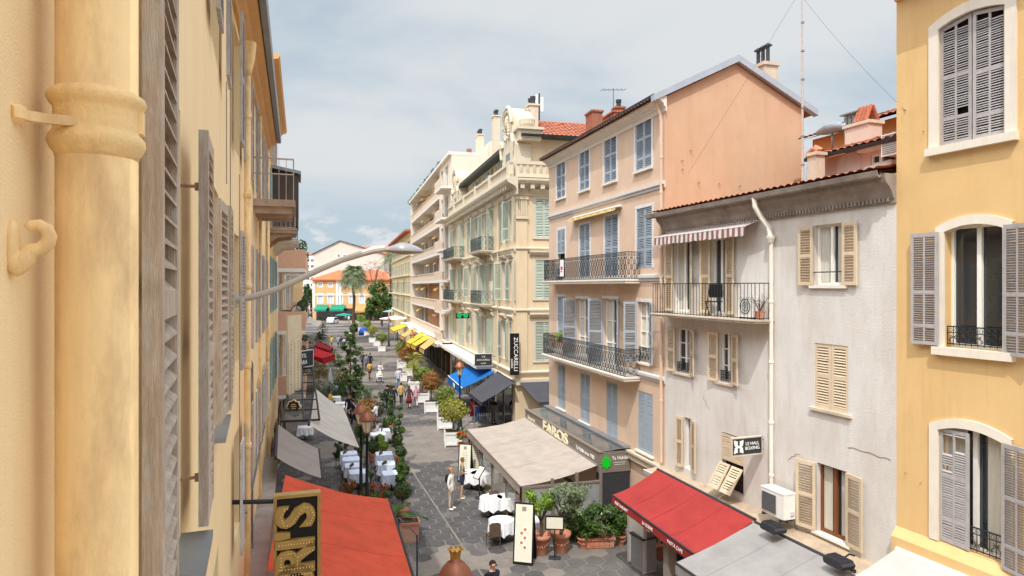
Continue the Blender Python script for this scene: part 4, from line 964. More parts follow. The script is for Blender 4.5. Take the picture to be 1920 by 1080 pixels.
# orange house at the back
OB = thing('back_house', 'orange house with tiled roof seen between the peach gable and the attic', 'house', FW.w(1.2, 5.2, 0), FW.rot)
b = MB(); zt = FW.z(1550, 255, -5.2); b.box(0, 7.5, 0, 5, 6, zt); b.build('wall', M('back_orange'), OB)
b = MB(); tiles(b, (-.2, -.4, zt), (1, 0, 0), (0, 1, .33), 7.9, 3.2); b.build('roof', M('tile'), OB)
# ================================================================= RIGHT: deep yellow house
mat('deep_yellow', (216, 180, 126), streak=(190, 148, 94), streak_amt=.5, rough=.9, var=.045, scale=1.3, bump=.2, bscale=35, dirt=(210, 164, 104), dirt_amt=.5, dirt_scale=.8)
mat('grey_shutter', (172, 166, 164), objvar=.08, rough=.8, var=.1, scale=6, dirt=(140, 130, 126), dirt_amt=.4, dirt_scale=5)
mat('cream_trim', (222, 212, 196), streak=(180, 164, 140), streak_amt=.35, rough=.85, var=.05, scale=3)
YH = thing('yellow_house', 'deep yellow house with arched cream window surrounds at the right edge', 'house', FY.P, FY.rot)
YL = 8.0; YE = 15.15
def ry(a, b, t, bo): return FY.rect(a, b, t, bo)
yt = ry(1761, 1886, 20, 263); ym = ry(1772, 1882, 420, 655); yl = ry(1760, 1880, 806, 1036)
b = MB(); facade(b, 0, YL, 0, YE, [yt, ym, yl, (4.4, 5.6, yt[2], yt[3]), (4.4, 5.6, ym[2], ym[3]), (4.4, 5.6, yl[2], yl[3])], depth=.22)
b.quad((0, 0, 0), (0, 0, YE), (0, 9, YE), (0, 9, 0)); b.quad((YL, 0, 0), (YL, 9, 0), (YL, 9, YE), (YL, 0, YE)); b.quad((0, 9, 0), (0, 9, YE), (YL, 9, YE), (YL, 9, 0)); b.build('wall', M('deep_yellow'), YH)
cornice(YH, 0, YL, YE-.1, .5, M('soffit'))
b = MB(); tiles(b, (0, -.55, YE+.33), (1, 0, 0), (0, 1, .3), YL, 5); b.build('roof', M('tile'), YH)
def arch_trim(win, x0, x1, z0, z1, sw, rise, m, sill=True):
    n = 14; b = MB(); c = (x0+x1)/2
    def arc(xa, xb, zb, rs): return [(xa+(xb-xa)*i/n, zb+rs*(1-((2*i/n)-1)**2)) for i in range(n+1)]
    b.box(x0-sw, x0, -.04, .004, z0, z1-rise); b.box(x1, x1+sw, -.04, .004, z0, z1-rise)
    inn = arc(x0, x1, z1-rise, rise); out = arc(x0-sw, x1+sw, z1-rise+.1, rise+sw-.1)
    vs_ = [(p[0], -.04, p[1]) for p in inn+out]+[(p[0], .2, p[1]) for p in inn+out]; k = n+1; fs = []
    for i in range(n): fs += [(i, i+1, k+i+1, k+i), (2*k+i+1, 2*k+i, i, i+1), (k+i, k+i+1, 3*k+i+1, 3*k+i)]
    fs += [(0, k, 3*k, 2*k), (n, 2*k+n, 3*k+n, k+n)]
    b.add(vs_, fs)
    b.add([(x0-sw, -.04, z1-rise), (x0, -.04, z1-rise), (x0-sw, -.04, z1-rise+.1), (x1, -.04, z1-rise), (x1+sw, -.04, z1-rise), (x1+sw, -.04, z1-rise+.1), (x0-sw, .0, z1-rise), (x0-sw, .0, z1-rise+.1)], [(0, 1, 2), (3, 4, 5), (0, 2, 7, 6)])
    if sill: b.box(x0-sw*1.15, x1+sw*1.15, -.12, .003, z0-.16, z0-.004)
    b.build('surround', m, win)
gs = M('grey_shutter')
skw = dict(pitch=.045, mull=True, st=.06)
w = window(YH, *yt, None, closed=True); arch_trim(w, *yt, .2, .12, M('cream_trim')); b = None
x0, x1, z0, z1 = yt; lw = (x1-x0)/2-.012
link('shutter', shutter_mesh(lw, z1-z0-.02, False, gs, panels=(.22, .34, .46)[0:3], gone=((.20, .27, 1),), arch=.11, **skw), w, (x0, .05, z0)); link('shutter', shutter_mesh(lw, z1-z0-.02, True, gs, panels=(.18, .34, .48), gone=((.9, .93, 1),), arch=.11, **skw), w, (x1, .05, z0))
w = window(YH, *ym, M('white_paint'), munt=1, rail=.42, depth=.24, glass='glass'); arch_trim(w, *ym, .18, .11, M('cream_trim'))
x0, x1, z0, z1 = ym; lw = (x1-x0)/2
link('shutter', shutter_mesh(lw, z1-z0-.12, False, gs, panels=(.17, .3, .53), **skw), w, (x0-.09, -.075, z0+.02), R(-176)); link('shutter', shutter_mesh(lw, z1-z0-.02, True, gs, panels=(.17, .3, .53), **skw), w, (x1+.05, -.075, z0-.05), R(168))
w = window(YH, *yl, M('white_paint'), munt=1, rail=.5, depth=.24, curtain=True); arch_trim(w, *yl, .18, .12, M('cream_trim'), sill=False)
x0, x1, z0, z1 = yl; lw = (x1-x0)/2
link('shutter', shutter_mesh(lw, z1-z0-.1, False, gs, panels=(.2, .38, .42), gone=((.78, .93, 0), (.82, .93, 1), (.63, .66, 0)), **skw), w, (x0, .04, z0+.02), R(-4)); link('shutter', shutter_mesh(lw, z1-z0-.05, True, gs, panels=(.2, .38, .42), **skw), w, (x1+.04, -.075, z0-.05), R(166))
for q in ((4.4, 5.6, yt[2], yt[3]), (4.4, 5.6, ym[2], ym[3]), (4.4, 5.6, yl[2], yl[3])): window(YH, *q, M('white_paint'), gs, (176, 176), munt=1, surround=M('cream_trim'), sw=.2)
zl = FY.z(1700, 1000, 0)
b = MB(); b.prism_x([(-.16, 0), (-.16, zl-.1), (-.02, zl+.08), (-.002, zl+.08), (-.002, 0)], 0, YL); b.build('plinth', M('deep_yellow'), YH)


for px_, py_ in ((1699, 886), (1698, 206), (1728, 905), (1733, 246)):
    x, z = FY.lz(px_, py_); b = MB(); b.tube([(x, .01, z), (x, -.06, z), (x+.02, -.065, z-.03)], .007, 4); b.build('wall_hook', M('rust'), YH)
# ================================================================= RIGHT: belle epoque corner house
mat('belle', (214, 194, 162), streak=(188, 164, 134), streak_amt=.4, rough=.9, var=.05, scale=1.1, bump=.15, dirt=(200, 176, 146), dirt_amt=.4)
mat('belle_trim', (205, 193, 171), streak=(172, 158, 136), streak_amt=.45, rough=.85, var=.05, scale=2)
mat('green_shutter', (176, 186, 172), objvar=.16, rough=.75, var=.06, scale=4)
ZH = thing('corner_house', 'ornate cream belle epoque corner house with pale green shutters and a curved roof gable', 'house', FZ.P, FZ.rot)
ZL = -FZ.xd(65)*-1; ZL = FZ.xd(65)
FZS = Frame(.2, 41, 0, 'R'); n_ = math.hypot(1, .254); FZS.X = Vector((1/n_, .254/n_, 0)); FZS.Y = Vector((-.254/n_, 1/n_, 0))
ZT = 15.3; fl = (3.9, 7.75, 11.55)
cols = [(852, 1), (868, 1), (882, 0), (896, 0), (908, 1), (922, 1), (945, 0), (960, 0)]
ops = []
for z in fl:
    for px, bal in cols: x = FZ.lx(px); ops.append((x-.52, x+.52, z+(.0 if bal else .35), z+2.85))
b = MB(); facade(b, ZL, 0, 0, ZT, ops, depth=.22)
side = []
SX = lambda px: FZS.lx(px)
for z in fl: side.append((SX(1004), SX(1030)+.2, z+.45, z+2.9))
side2 = []
# the side wall runs along local +y from the corner
ss = MB(); facade(ss, 0, 9, 0, ZT, side, depth=.2); T_S = Matrix.Rotation(R(90), 4, 'Z')
b.M = T_S; b.add(ss.v, ss.f); b.M = None
b.quad((ZL, 0, 0), (ZL, 0, ZT), (ZL, 9, ZT), (ZL, 9, 0)); b.quad((ZL, 9, 0), (ZL, 9, ZT), (0, 9, ZT), (0, 9, 0)); b.quad((ZL, 0, ZT), (0, 0, ZT), (0, 9, ZT), (ZL, 9, ZT)); b.build('wall', M('belle'), ZH)
for i, o_ in enumerate(ops):
    f, c = divmod(i, len(cols)); bal = cols[c][1]
    a = [(176, 176), (0, 0), (165, 178), (120, 172)][(c*3+f*5) % 4] if not bal else [(150, 176), (176, 110)][(c+f) % 2]
    window(ZH, *o_, M('white_paint'), M('green_shutter'), a, munt=3, pitch=.1, surround=M('belle_trim'), sw=.12, curtain=bal == 1, panels=(.3, .7), glass='glass_dim', leaf=.50)
    b = MB(); b.prism_x([(0, o_[3]+.16), (-.14, o_[3]+.2), (-.24, o_[3]+.36), (-.24, o_[3]+.42), (0, o_[3]+.46)], o_[0]-.2, o_[1]+.2); b.build('lintel', M('belle_trim'), ZH)
for q in side:
    w = window(ZH, *q, None, M('green_shutter'), (0, 0), closed=True, pitch=.09, surround=M('belle_trim'), sw=.2, sill=M('belle_trim'), panels=(.3, .35, .35)); w.matrix_local = T_S @ w.matrix_local
    b = MB(); b.M = T_S; b.prism_x([(0, q[3]+.24), (-.12, q[3]+.28), (-.26, q[3]+.46), (-.26, q[3]+.54), (0, q[3]+.58)], q[0]-.4, q[1]+.4); b.build('lintel', M('belle_trim'), ZH)
def both(f): # trim running round the corner
    b = MB(); f(b, ZL, 0); b.M = T_S; f(b, 0, 9); return b
for z in (7.45, 11.25, 3.6):
    both(lambda b, a, c: b.prism_x([(-.002, z-.12), (-.06, z-.12), (-.1, z-.02), (-.18, z+.06), (-.18, z+.14), (-.002, z+.2)], a-.0, c+.16 if c == 0 else c)).build('string_course', M('belle_trim'), ZH)
both(lambda b, a, c: b.prism_x([(-.002, ZT-.7), (-.08, ZT-.7), (-.08, ZT-.35), (-.2, ZT-.2), (-.62, ZT), (-.72, ZT+.16), (-.72, ZT+.26), (-.002, ZT+.4)], a-.0, c+.7 if c == 0 else c)).build('cornice', M('belle_trim'), ZH)
def dent(b, a, c):
    n = int((c-a)/.62)
    for i in range(n): x = a+(c-a)*(i+.5)/n; b.box(x-.13, x+.13, -.55, -.05, ZT-.32, ZT-.02)
b = MB(); dent(b, ZL, 0); b.build('bracket_row', M('belle_trim'), ZH); b = MB(); b.M = T_S; dent(b, 0, 9); b.build('bracket_row', M('belle_trim'), ZH)
both(lambda b, a, c: (b.box(a, c, -.35, -.15, ZT+.4, ZT+.62), b.box(a, c, -.38, -.12, ZT+1.18, ZT+1.34), [b.box(a+i*.42, a+i*.42+.2, -.3, -.2, ZT+.62, ZT+1.18) for i in range(int((c-a)/.42))])).build('balustrade', M('belle_trim'), ZH)
for x in (-.3, -5.8, -11, -16, -21): b = MB(); b.box(x-.3, x+.3, -.42, -.1, ZT+.36, ZT+1.42); b.build('pier', M('belle_trim'), ZH)
for xa, xb in ((-.55, -.0),):
    b = MB(); b.box(xa, xb, -.1, -.003, 3.7, ZT-.72); b.M = T_S; b.box(0, .75, -.1, -.003, 3.7, ZT-.72); b.build('corner_pilaster', M('belle'), ZH)
    b = MB(); b.M = T_S
    for i in range(5): b.box(.05+i*.14, .13+i*.14, -.16, -.1, ZT-1.9, ZT-.95)
    b.box(0, .8, -.2, -.1, ZT-2.15, ZT-1.95); b.box(0, .8, -.2, -.1, ZT-.95, ZT-.8); b.build('capital', M('belle_trim'), ZH)
# attic storey, roof
AZ = ZT+3.0
ao = [(x, x+1.1, ZT+1.0, ZT+2.7) for x in (-4.6, -7, -9.4, -11.8, -14.2, -16.6)]
b = MB(); facade(b, ZL+3, -3.4, ZT+.05, AZ, ao, y=.9, depth=.2); b.box(-3.2, -.4, .75, 8.6, ZT+.05, AZ+.0); b.box(ZL, ZL+3, .3, 8.6, ZT+.05, AZ+.3); b.build('attic_wall', M('belle'), ZH)
for i, q in enumerate(ao): w = window(ZH, *q, M('white_paint'), M('teal_shutter'), (150, 170) if i % 2 else (None, None), munt=1, glass='glass_dim', depth=.17, pitch=.12, leaf=.5); w.location.y = .9
b = MB(); b.prism_x([(.1, AZ), (.05, AZ-.12), (.2, AZ-.2), (.9, AZ-.1), (.9, AZ+.1)], ZL+3, -3.2); b.build('gutter', M('iron_green'), ZH)
b = MB(); tiles(b, (ZL+3, .2, AZ+.08), (1, 0, 0), (0, 1, .42), -ZL-6.2, 4.4, period=.35, row=.5); b.build('roof', M('tile'), ZH)
# roof over the corner, its eave facing the side street
b = MB(); tiles(b, (-.1, 8.4, AZ+.05), (0, -1, 0), (-1, 0, .5), 7.6, 4.4, period=.3, row=.42)
b.build('roof', M('tile'), ZH)
b = MB(); b.M = T_S; b.prism_x([(.25, AZ-.1), (-.45, AZ-.05), (-.5, AZ+.05), (-.38, AZ+.08), (.3, AZ+.12)], .3, 9); b.build('eave', M('iron_green'), ZH)
# curved ornamental gables on the street side
def gable(xc, w, z0, h, nm='roof_gable'):
    b = MB(); n = 16; poly = [(xc-w/2, z0), (xc+w/2, z0), (xc+w/2, z0+h*.45)]
    r_ = w*.36; zc = z0+h-r_
    poly += [(xc+w*.44, z0+h*.5), (xc+w*.38, z0+h*.6)]
    poly += [(xc+r_*math.cos(math.pi*i/n), zc+r_*math.sin(math.pi*i/n)) for i in range(n+1)]
    poly += [(xc-w*.38, z0+h*.6), (xc-w*.44, z0+h*.5), (xc-w/2, z0+h*.45)]
    b.prism(poly, .0, 1.1); g_ = b.build(nm, M('belle_trim'), ZH)
    b = MB(); ring_pts = [(xc+r_*.82*math.cos(math.pi*i/n), -.05, zc+r_*.82*math.sin(math.pi*i/n)) for i in range(n+1)]; b.tube(ring_pts, .1, 6)
    b.tube([(xc+r_*1.02*math.cos(math.pi*i/n), -.06, zc+r_*1.02*math.sin(math.pi*i/n)) for i in range(n+1)], .13, 6)
    for s_ in (1, -1):
        for k in range(7): q = k*.9; b.ball((xc+s_*(r_*.3+.12*math.sin(q)), -.06, zc-.5+k*.2-.3), .16-.01*k, 6, 5)
        b.tube([(xc+s_*w*.46, -.06, z0+h*.35), (xc+s_*w*.5, -.08, z0+h*.48), (xc+s_*w*.42, -.06, z0+h*.58), (xc+s_*w*.36, -.06, z0+h*.5)], .12, 6)
    b.ball((xc, -.05, zc+r_*.2), .34, 8, 6, 0, (1, .5, 1.3)); b.build('ornament', M('belle_trim'), g_)
    b = MB(); b.box(xc-.55, xc+.55, -.012, -.004, z0+.3, z0+h*.38); b.build('pane', M('glass_dim'), g_)
    return g_
gable(-1.9, 3.2, ZT+.42, 4.7); gable(-22.4, 3.4, ZT+.42, 4.2)
b = MB(); b.box(-.9, .25, .2, 1.6, AZ-.3, AZ+.35); b.box(-1.05, .4, .05, 1.75, AZ+.35, AZ+.5); b.lathe([(.2, 0), (.46, .25), (.5, .55), (.3, .9), (.16, 1.05), (.2, 1.2), (0, 1.3)], 12, (-.3, .85, AZ+.5)); b.build('corner_urn', M('belle_trim'), ZH)
def zchim(x, y, z0, h, w=.8, d=.5, pots=2, m='belle_trim'):
    b = MB(); b.box(x-w/2, x+w/2, y, y+d, z0, z0+h); b.box(x-w/2-.07, x+w/2+.07, y-.07, y+d+.07, z0+h, z0+h+.12); c = b.build('chimney', M(m), ZH)
    for k in range(pots): b = MB(); b.lathe([(.16, 0), (.15, .3), (.19, .34), (.19, .5), (.2, .52)], 8, (x-w/2+w*(k+.5)/pots, y+d/2, z0+h+.12)); b.build('chimney_pot', M('dark_zinc'), c)
zchim(-2.6, 1.5, AZ, 2.5, 1.0, .6); zchim(-19, 4, AZ+1, 2.2)
b = MB(); b.box(-13.5, -9.5, 4.6, 8.4, AZ, AZ+2.3); b.build('stair_tower', M('belle_trim'), ZH)
zchim(-1.2, 6.6, AZ+.6, 1.3, 2.0, .6, 0, 'tile'); 
b = MB(); b.lathe([(.28, 0), (.24, 1.1), (.36, 1.15), (.36, 1.3), (.26, 1.32), (.26, 1.5), (.4, 1.52), (0, 1.75)], 10, (-.6, 8.2, AZ+.6)); b.build('flue', M('zinc'), ZH)
zchim(FZ.lx(924, -3.2), 3.2, AZ-.2, FZ.z(924, 216, -3.2)-AZ, .9, .6, 2); zchim(FZ.lx(894, -3), 3.0, AZ-.3, FZ.z(894, 250, -3)-AZ, 1.3, .6, 3)
mat('old_brick', (150, 96, 76), rough=.95, var=.3, scale=8)
zchim(-1.0, 5.2, AZ+.4, 1.5, 1.2, .7, 0, 'old_brick'); zchim(-2.0, 7.4, AZ+1.0, 1.6, .7, .6, 1, 'old_brick')
b = MB(); b.box(-12.2, -9.8, 3.2, 4.6, AZ+.2, AZ+1.7); b.build('roof_terrace', M('belle'), ZH)
b = MB(); b.add([(-12.3, 3.2, AZ+2.9), (-9.7, 3.2, AZ+2.9), (-9.7, 2.2, AZ+2.5), (-12.3, 2.2, AZ+2.5)], [(0, 1, 2, 3)]); b.build('sunshade', mat('ochre_canvas', (206, 160, 92), rough=.9), ZH)
# iron balconies
for z in (7.75, 11.55):
    balcony(ZH, FZ.lx(851)-.8, FZ.lx(868)+.7, z, .95, M('belle_trim'), M('iron_green'), step=.16)
    balcony(ZH, FZ.lx(908)-.8, FZ.lx(922)+.7, z, .95, M('belle_trim'), M('iron_green'), step=.16)
b = MB(); x = FZ.lx(934, .1); b.tube([(x, -.1, 3.5), (x, -.1, ZT)], .08, 8); b.build('drainpipe', M('belle'), ZH)
# ground floor: shop glazing, pale canopy slab
b = MB(); 
for i in range(10): x = ZL+.6+i*2.4; b.box(x, x+1.9, -.06, -.004, .1, 2.9)
b.build('shop_window', M('glass'), ZH)
mat('white_slab', (228, 222, 214), rough=.8, var=.06)
b = MB(); b.box(ZL, FZ.lx(893, 1.3), -1.3, -.003, 3.25, 3.5); b.build('canopy_slab', M('white_slab'), ZH)
b = MB(); b.box(FZ.lx(893), .0, -.25, -.003, 2.95, 3.3); b.M = T_S; b.box(0, 9, -.25, -.003, 2.95, 3.3); b.build('fascia', M('belle_trim'), ZH)
# ================================================================= RIGHT: modern balcony block
mat('modern_wall', (216, 202, 186), rough=.9, var=.05, scale=.8)
mat('modern_band', (208, 188, 168), rough=.9, var=.06, scale=.8)
mat('modern_slab', (216, 210, 204), rough=.85, var=.04)
mat('timber_blind', (188, 142, 106), rough=.8, var=.15, scale=2, stretch=(6, 6, .4))
ML = FM.xd(104)
MH = thing('apartment_block', 'long modern apartment block with deep salmon and white balconies', 'building', FM.P, FM.rot)
lx1 = FM.lx(824); zf = [3.5+3.06*i for i in range(6)]; MT = zf[-1]+3.06
ops = []
for i, z in enumerate(zf):
    for k in range(6): x = lx1-1.0-4.9*(k+1)+.6; ops.append((x, x+3.8, z+.3, z+2.7))
ops2 = []
for z in zf: ops2 += [(lx1+1.2, lx1+2.6, z+.9, z+2.5), (lx1+4.2, lx1+6.4, z+.1, z+2.5)]
b = MB(); facade(b, ML, lx1, 0, MT, ops, y=1.4, depth=.2); facade(b, lx1, -.02, 0, MT, ops2, depth=.25)
b.quad((lx1, 0, 0), (lx1, 1.4, 0), (lx1, 1.4, MT), (lx1, 0, MT)); b.box(ML, 0, 3, 12, 0, MT-.01); b.box(ML, ML+2.2, 0, 3, 0, MT); b.quad((-.02, 0, 0), (-.02, 3, 0), (-.02, 3, MT), (-.02, 0, MT)); b.build('wall', M('modern_wall'), MH)
rg = random.Random(5)
for q in ops: w = window(MH, *q, M('modern_slab'), munt=1, glass='glass_dim', curtain=rg.random() < .3); w.location.y = 1.4
for q in ops2: window(MH, *q, M('white_paint'), munt=1, glass='glass_dim')
mat('yellow_canvas_far', (226, 184, 104), rough=.9)
for i, z in enumerate(zf):
    b = MB(); b.box(ML+2.2, lx1, -.12, 1.4, z-.22, z+.02); bo = b.build('balcony', M('modern_slab'), MH)
    b = MB(); b.box(ML+2.2, lx1, -.1, .02, z+.02, z+.85); b.box(ML+2.2, lx1, -.16, .06, z+.85, z+.95); b.build('parapet', M('modern_band'), bo)
    b = MB(); b.box(lx1+3.4, -.1, -1.0, .0, z-.22, z+.02); bo = b.build('balcony', M('modern_slab'), MH)
    b = MB(); b.box(lx1+3.4, -.1, -1.0, -.9, z+.02, z+.9); b.box(lx1+3.4, lx1+3.5, -.9, 0, z+.02, z+.9); b.build('parapet', M('modern_band'), bo)
    for k in range(4):
        if rg.random() < .55:
            x = lx1-3-6.2*k-rg.uniform(0, 1.5); b = MB(); b.add([(x-2.8, 1.35, z+2.7), (x, 1.35, z+2.7), (x, .1, z+2.1), (x-2.8, .1, z+2.1), (x-2.8, .1, z+1.95), (x, .1, z+1.95)], [(0, 1, 2, 3), (3, 2, 5, 4)]); b.build('sunshade', M('yellow_canvas_far' if rg.random() < .6 else 'timber_blind'), MH)
for z in (zf[0], zf[1]):
    b = MB(); b.box(lx1-20, lx1-1, 1.3, 1.34, z+.35, z+2.6); b.build('timber_blind', M('timber_blind'), MH)
b = MB(); b.box(ML-.1, 0, -.3, 3, MT, MT+.3); b.build('roof', M('modern_slab'), MH); b = MB(); b.box(ML, -3, 4.5, 12, MT+.3, MT+2.2); b.build('penthouse', M('modern_wall'), MH)
for k_ in range(4): x = lx1-3-7*k_; b = MB(); b.box(x, x+2.6, 2.2, 4.4, MT+.3, MT+1.9); b.box(x-.1, x+2.7, 2.1, 4.4, MT+1.9, MT+2.02); b.build('terrace_room', M('modern_wall'), MH); b = MB(); b.box(x+3, x+3.5, 3, 3.5, MT+.3, MT+2.3); b.build('chimney', M('old_brick'), MH)
for k in range(9): crown(MH, (lx1-2-4.2*k, .4, MT+.75), (1.5, .5, .55), 150, .16, 'leaf_dark' if k % 2 else 'leaf_mid', k+40, 'roof_plant')
b = MB(); b.box(ML, -.02, -1.6, -.003, 3.1, 3.42); b.build('canopy_slab', M('white_slab'), MH)
b = MB()
for i in range(13): x = ML+1+i*3; b.box(x, x+2.4, -.06, -.004, .1, 2.8)
b.build('shop_window', M('interior'), MH)
mat('far_yellow', (220, 196, 146), rough=.9, var=.06, scale=.7)
NL = FN.xd(143); ops = [(NL+2+4.4*k, NL+3.3+4.4*k, z, z+2.0) for k in range(9) for z in (4.6, 7.8, 11, 14.2)]
NH = simple_block('apartment_building', 'pale yellow apartment building at the far right end of the street', FN, NL, -.02, 10, 17.6, M('far_yellow'), ops=ops)
for q in ops: window(NH, *q, M('white_paint'), M('teal_shutter'), (176, 176), munt=1, glass='glass_dim', pitch=.2)
for z in (4.4, 7.6, 10.8, 14): course(NH, NL, 0, z-.1, M('belle_trim'), .25, .3)
b = MB(); b.box(NL-.4, .2, -.9, 10, 17.6, 17.9); b.build('eave', M('tile'), NH)
for k in (0, 3, 6):
    for z in (7.7, 10.9): balcony(NH, NL+1.4+4.4*k, NL+4+4.4*k, z, .9, M('modern_slab'), M('pale_iron'), ornate=False, step=.3, brackets=False)
# ================================================================= END OF STREET
mat('square_orange', (214, 168, 120), rough=.9, var=.06, scale=.7); mat('pink_far', (216, 198, 186), rough=.9, var=.04, scale=.5); mat('white_far', (212, 210, 208), rough=.9, var=.04)
mat('tile_far', (206, 104, 66), rough=.9, var=.15, scale=1.2); mat('pale_blue_far', (186, 204, 214), rough=.8)
def endhouse(name, label, pl, pr, yt, d, depth, m, wins, wm, roofh=0, roofm='tile_far', hip=True, gable=False, yb=None, cat='house'):
    p0, p1 = Wp(pl, 537, d), Wp(pr, 537, d); t = thing(name, label, cat, (p0.x, d, 0), 0); Wd = p1.x-p0.x; H_ = CAMH+(HOR-yt)/FPX*d
    zz = lambda y: CAMH+(HOR-y)/FPX*d
    ops = [((a-pl)/(pr-pl)*Wd, (b_-pl)/(pr-pl)*Wd, zz(y1), zz(y0)) for a, b_, y0, y1 in wins]
    b = MB(); facade(b, 0, Wd, 0, H_, ops, depth=.25); b.quad((0, 0, 0), (0, 0, H_), (0, depth, H_), (0, depth, 0)); b.quad((Wd, 0, 0), (Wd, depth, 0), (Wd, depth, H_), (Wd, 0, H_)); b.quad((0, depth, 0), (0, depth, H_), (Wd, depth, H_), (Wd, depth, 0))
    if gable: b.add([(0, 0, H_), (Wd, 0, H_), (Wd*gable, 0, H_+roofh), (0, depth, H_), (Wd, depth, H_), (Wd*gable, depth, H_+roofh)], [(0, 1, 2), (4, 3, 5)])
    b.build('wall', M(m), t)
    for q in ops: window(t, *q, M('white_paint'), munt=1, glass=wm, surround=M('white_paint'), sw=.2)
    b = MB(); o = .6
    if gable: b.add([(-o, -o, H_-.1), (Wd*gable, -o, H_+roofh+.15), (Wd*gable, depth, H_+roofh+.15), (-o, depth, H_-.1), (Wd+o, -o, H_-.1), (Wd+o, depth, H_-.1)], [(0, 1, 2, 3), (1, 4, 5, 2)])
    elif roofh: b.add([(-o, -o, H_), (Wd+o, -o, H_), (Wd+o, depth+o, H_), (-o, depth+o, H_), (depth*.5, depth*.5, H_+roofh), (Wd-depth*.5, depth*.5, H_+roofh)], [(0, 1, 5, 4), (1, 2, 5), (2, 3, 4, 5), (3, 0, 4)]); b.box(-o, Wd+o, -o-.05, -o+.1, H_-.25, H_+.02)
    else: b.box(-.2, Wd+.2, -.2, depth, H_, H_+.3)
    b.build('roof', M(roofm), t); return t
OH = endhouse('square_house', 'orange two storey house with red hipped roof facing the square at the street end', 586, 742, 524, 176, 11, 'square_orange', [(a, a+7, 530.5, 539) for a in (597, 616, 635, 652, 675, 700)]+[(a, a+9, 551, 569) for a in (596, 615, 633, 655, 674, 698, 716)], 'pale_blue_far', roofh=2.6)
b = MB(); b.box(0, 21.9, -.12, -.003, 6.6, 6.9); b.build('string_course', M('white_paint'), OH)
b = MB(); b.box(1, 20, -.05, -.003, .1, 3.2); b.build('shop_window', M('glass'), OH)
for x in (0, 6.2, 7.0): b = MB(); b.box(x, x+.6, -.1, -.002, 3.4, 10.5); b.build('pilaster', M('white_paint'), OH)
mat('awning_green', (30, 128, 104), rough=.8)
for i, (pl, pr) in enumerate(((594, 616), (622, 648))):
    a, b_ = Wp(pl, 571, 175.8), Wp(pr, 571, 175.8); c, d_ = b_+Vector((0, -2.4, -1.3)), a+Vector((0, -2.4, -1.3))
    awning(('left green awning on the orange house at the square', 'right green awning on the orange house at the square')[i], a, b_, c, d_, M('awning_green'), val=.4, arms=False, cassette=False, nu=6, nv=3)
a, b_ = Wp(668, 574, 175.8), Wp(725, 572, 175.8); awning('faded orange awning on the orange house behind the trees', a, b_, b_+Vector((0, -3, -1.2)), a+Vector((0, -3, -1.2)), canvas('awning_orange', (230, 168, 104)), val=.4, arms=False, cassette=False, nu=6, nv=3)
endhouse('gabled_house', 'tall pale pink gabled house rising behind the orange house', 588, 720, 476, 235, 14, 'pink_far', [(633, 637, 477, 483), (644, 648, 478, 484)], 'glass_dim', roofh=4.6, roofm='dark_timber', gable=.38)
endhouse('roof_terrace_house', 'white house with red tiled roof top behind the bare tree', 690, 768, 482, 250, 12, 'white_far', [(724, 729, 496, 505), (700, 706, 500, 508), (740, 746, 500, 508)], 'glass_dim', roofh=4.5)
endhouse('roof_terrace_house', 'reddish tower block roof above the white house at the street end', 664, 700, 470, 262, 12, 'back_orange', [(668, 671, 472, 476), (678, 682, 472, 476)], 'glass_dim', roofh=2)
endhouse('white_apartments', 'white apartments with dark balconies far behind the left row', 560, 592, 478, 250, 12, 'white_far', [(574, 580, y, y+5) for y in (486, 497, 508, 520, 532)]+[(583, 588, y, y+5) for y in (486, 497, 508, 520, 532)], 'glass', cat='building')
# ================================================================= AWNINGS
mat('seam', (150, 40, 40))
def P_(fr, px, py, off): return fr.pw(px, py, off)
red = canvas('awning_red', (168, 58, 55), .22); grey = canvas('awning_grey', (156, 152, 149), .15); beige = canvas('awning_beige', (184, 171, 159), .2)
aw = awning('wide red awning with white lettering on its valance in front of the white house', P_(FW, 1232, 880, .8), P_(FW, 1415, 975, .8), P_(FW, 1300, 1038, 2.6), P_(FW, 1148, 928, 2.6), red, val=.26, sag=.09, seams=3)
A, B, C, D = P_(FW, 1232, 880, .8), P_(FW, 1415, 975, .8), P_(FW, 1300, 1038, 2.6), P_(FW, 1148, 928, 2.6)
e = (C-D); 
for k, s_ in ((.15, 'RESTAURANT'), (.5, 'LA SCENE'), (.82, 'PASTA CAFE')):
    p = D+e*k-aw.location+FW.Y*-.04+Vector((0, 0, -.14)); o = lettering(s_, .13, M('letter_white'), aw, p, (R(90)+0, math.atan2(-e.z, Vector((e.x, e.y)).length)*1.0, FW.rot), .003)
g0 = FW.lx(1420, .85); ge = WL-.3; gz1 = FW.z(1420, 982, .85); gz0 = FW.z(1267, 1055, 3.2); gl = FW.lx(1267, 3.2)
awning('large pale grey awning with floodlights above it at the bottom right', FW.w(gl, -.85, gz1), FW.w(ge, -.85, gz1), FW.w(ge, -3.2, gz0), FW.w(gl, -3.2, gz0), grey, val=.28, sag=.04, valm=grey, seams=2)
